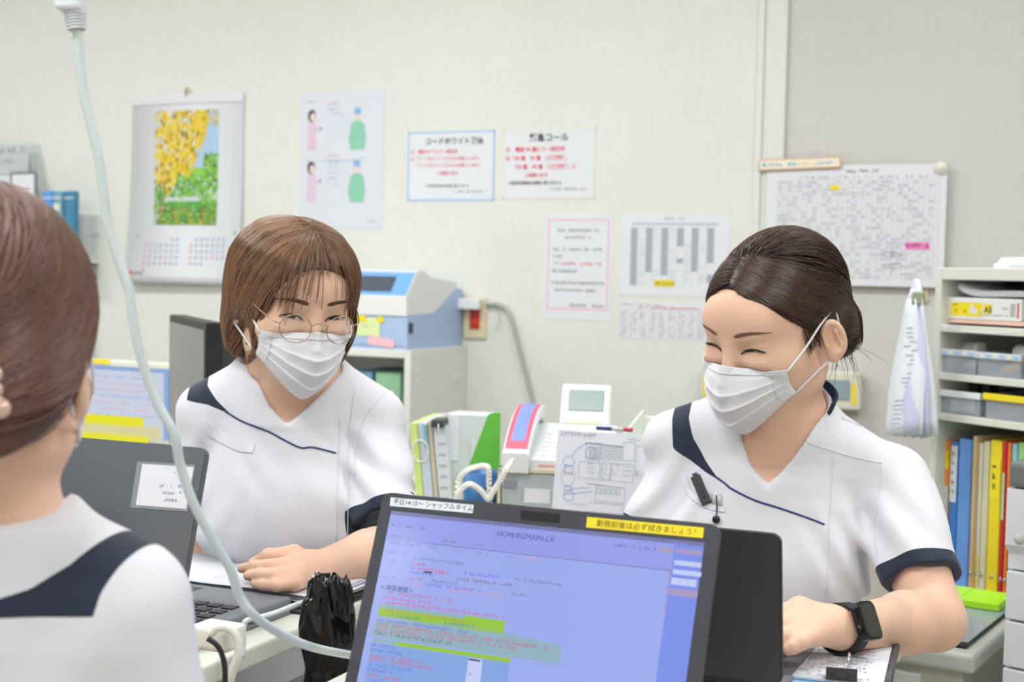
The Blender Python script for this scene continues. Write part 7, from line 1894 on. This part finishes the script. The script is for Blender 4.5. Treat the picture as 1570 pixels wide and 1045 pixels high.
# ------------------------------------------------------------------ binder in front of the dark-haired person
def ring_binder():
    c = Pz(1264, 1008, 0.722); t = thing('open_binder', 'open ring binder of printed sheets under the watch hand', 'binder', (c[0], c[1], DZ), math.radians(6))
    MB().box((-0.10, -0.085, 0), (0.072, 0.10, 0.003), 0.001).build('back_cover', mat('binder_sky', s2l(80, 170, 220), .4), t)
    MB().box((-0.096, -0.080, 0.003), (0.070, 0.095, 0.0065), 0.0008).build('sheets', PAPER, t)
    MB().box((-0.060, -0.090, 0.002), (0.074, 0.098, 0.0028)).build('clear_sleeve', mat('sleeve_violet', s2l(198, 196, 236), .3), t)
    MB().tube([(0.071, -0.085, 0.005), (0.073, 0.095, 0.005)], 0.0045, 8).build('spine_rod', DGREY, t)
    for y in (-0.060, -0.02):
        MB().tube([(0.028 + 0.003 * math.sin(q * .35) * 0, y + 0.010 * math.cos(q * .35), 0.008 + 0.012 * math.sin(q * .35)) for q in range(19)], 0.0016, 7).build('ring', STEEL, t)
    s = Sheet(t, Matrix.Translation((0, 0, 0.0065)), 0.0003); r = random.Random(9)
    for q in range(11):
        for k in range(5): s.scribble(-0.092 + k * .03, -0.068 + k * .03, -0.07 + q * .014, .005, INKG, r, .7)
        s.rect(-0.094, -0.073 + q * .014, 0.05, -0.0724 + q * .014, TABL)
    s.done()
    p = Pz(1290, 1040, 0.722); b = thing('binder_clip', 'black binder clip on the near edge of the open binder', 'clip', (p[0], p[1], 0.722), math.radians(10))
    MB().prism([(-0.008, 0), (0.008, 0), (0.002, 0.011), (-0.002, 0.011)], -0.016, 0.016, 'x').build('clip_body', BLACKP, b); MB().tube(smooth_path([(-0.006, 0, 0.010), (-0.007, -0.014, 0.009), (0.0, -0.022, 0.008), (0.007, -0.014, 0.009), (0.006, 0, 0.010)], 4), 0.0010, 6).build('clip_lever', BLACKP, b)
    a, e = P(1178, 988, 1.49), P(1232, 979, 1.50); pn = thing('white_pen', 'white pen under the watch hand on the binder', 'pen', a); MB().tube([np.zeros(3), (e - a) * .9, e - a], [0.0032, 0.0032, 0.002], 10).build('barrel', mat('pen_white', s2l(224, 226, 232), .3), pn); MB().tube([(e - a) * .96, (e - a) * 1.03], [0.0022, 0.0012], 8).build('tip', STEEL, pn)
ring_binder()

# ------------------------------------------------------------------ office chairs under the people
def chair(x, y, face, label, back):
    t = thing('office_chair', label, 'chair', (x, y, 0), face, 'office chairs')
    F = mat('chair_fabric', s2l(214, 208, 194), .85, noise=.06, nscale=200)
    MB().box((-0.22, -0.22, 0.40), (0.22, 0.20, 0.45), 0.02, 3).build('seat', F, t)
    MB().box((-0.19, 0.20, 0.55), (0.19, 0.245, back), 0.018, 3).build('backrest', F, t); MB().box((-0.03, 0.19, 0.40), (0.03, 0.225, 0.60), 0.006).build('back_post', DGREY, t)
    MB().tube([(0, 0, 0.08), (0, 0, 0.40)], 0.026, 14).build('gas_column', DGREY, t)
    for k in range(5):
        a = k * 2 * math.pi / 5; e = (0.27 * math.cos(a), 0.27 * math.sin(a), 0.065)
        MB().tube([(0, 0, 0.09), e], [0.024, 0.016], 8).build('leg', DGREY, t); MB().lathe([(0.0001, -.012), (0.026, -.012), (0.026, .012), (0.0001, .012)], 14, mtx=Matrix.Translation((e[0], e[1], 0.0265)) @ Matrix.Rotation(math.pi / 2, 4, 'X')).build('caster', BLACKP, t)
def legs(person, N, TA, seat, floor_fwd):
    """trousers from the hips to the floor and shoes, seated"""
    f = -TA[:, 1] * np.array([1, 1, 0]); f /= np.linalg.norm(f); r = np.array([-f[1], f[0], 0])
    hip = np.array([N[0], N[1], 0]) - f * seat; sh = Shape()
    for s in (-1, 1):
        h = hip + r * s * 0.085 + np.array([0, 0, 0.535]); k = h + f * 0.36 + np.array([0, 0, -0.005]) + r * s * .02; a = k + f * floor_fwd + np.array([0, 0, -0.45])
        sh.cone(h, k, 0.080, 0.062, 0.05); sh.cone(k, a, 0.060, 0.052, 0.03)
    top = N + TA @ np.array([0, 0, -0.42]); sh.cone(hip + np.array([0, 0, .55]), top, 0.11, 0.12, 0.06)
    lo = np.minimum(hip - .25, hip + f * .6 - .25); hi = np.maximum(hip + .25, hip + f * .6 + .25)
    V, Q = polygonize(sh, np.append(lo[:2], 0.03), np.append(hi[:2], 0.80), 0.008)
    obj('trousers', np_mesh(V, Q), mat('trouser_white', s2l(232, 232, 238), .85), person, True, True)
    for s in (-1, 1):
        k = hip + r * s * 0.105 + f * (0.36 + floor_fwd); so = Shape(); so.cone(k + np.array([0, 0, .045]) - f * .03, k + f * .16 + np.array([0, 0, .035]), 0.045, 0.038, 0.02); so.plane((0, 0, 0.004), (0, 0, -1), 0.004, 's')
        V, Q = polygonize(so, k - .25, k + .25, 0.006); obj('shoe', np_mesh(V, Q), mat('shoe_white', s2l(226, 226, 226), .5), person, True, True)
_d = {}
for pr, (N, TA), lab, bk in ((PERSON_A, FRAME_A, 'beige office chair of the short-haired person', 0.80), (PERSON_B, FRAME_B, 'beige office chair of the dark-haired person', 0.78), (PERSON_C, FRAME_C, 'beige office chair of the person seen from behind', 0.62)):
    f = -TA[:, 1] * np.array([1, 1, 0]); f /= np.linalg.norm(f); seat = 0.14
    legs(pr, N, TA, seat, 0.03)
    c = np.array([N[0], N[1], 0]) - f * (seat - 0.02); chair(c[0], c[1], math.atan2(f[1], f[0]) + math.pi / 2, lab, bk)
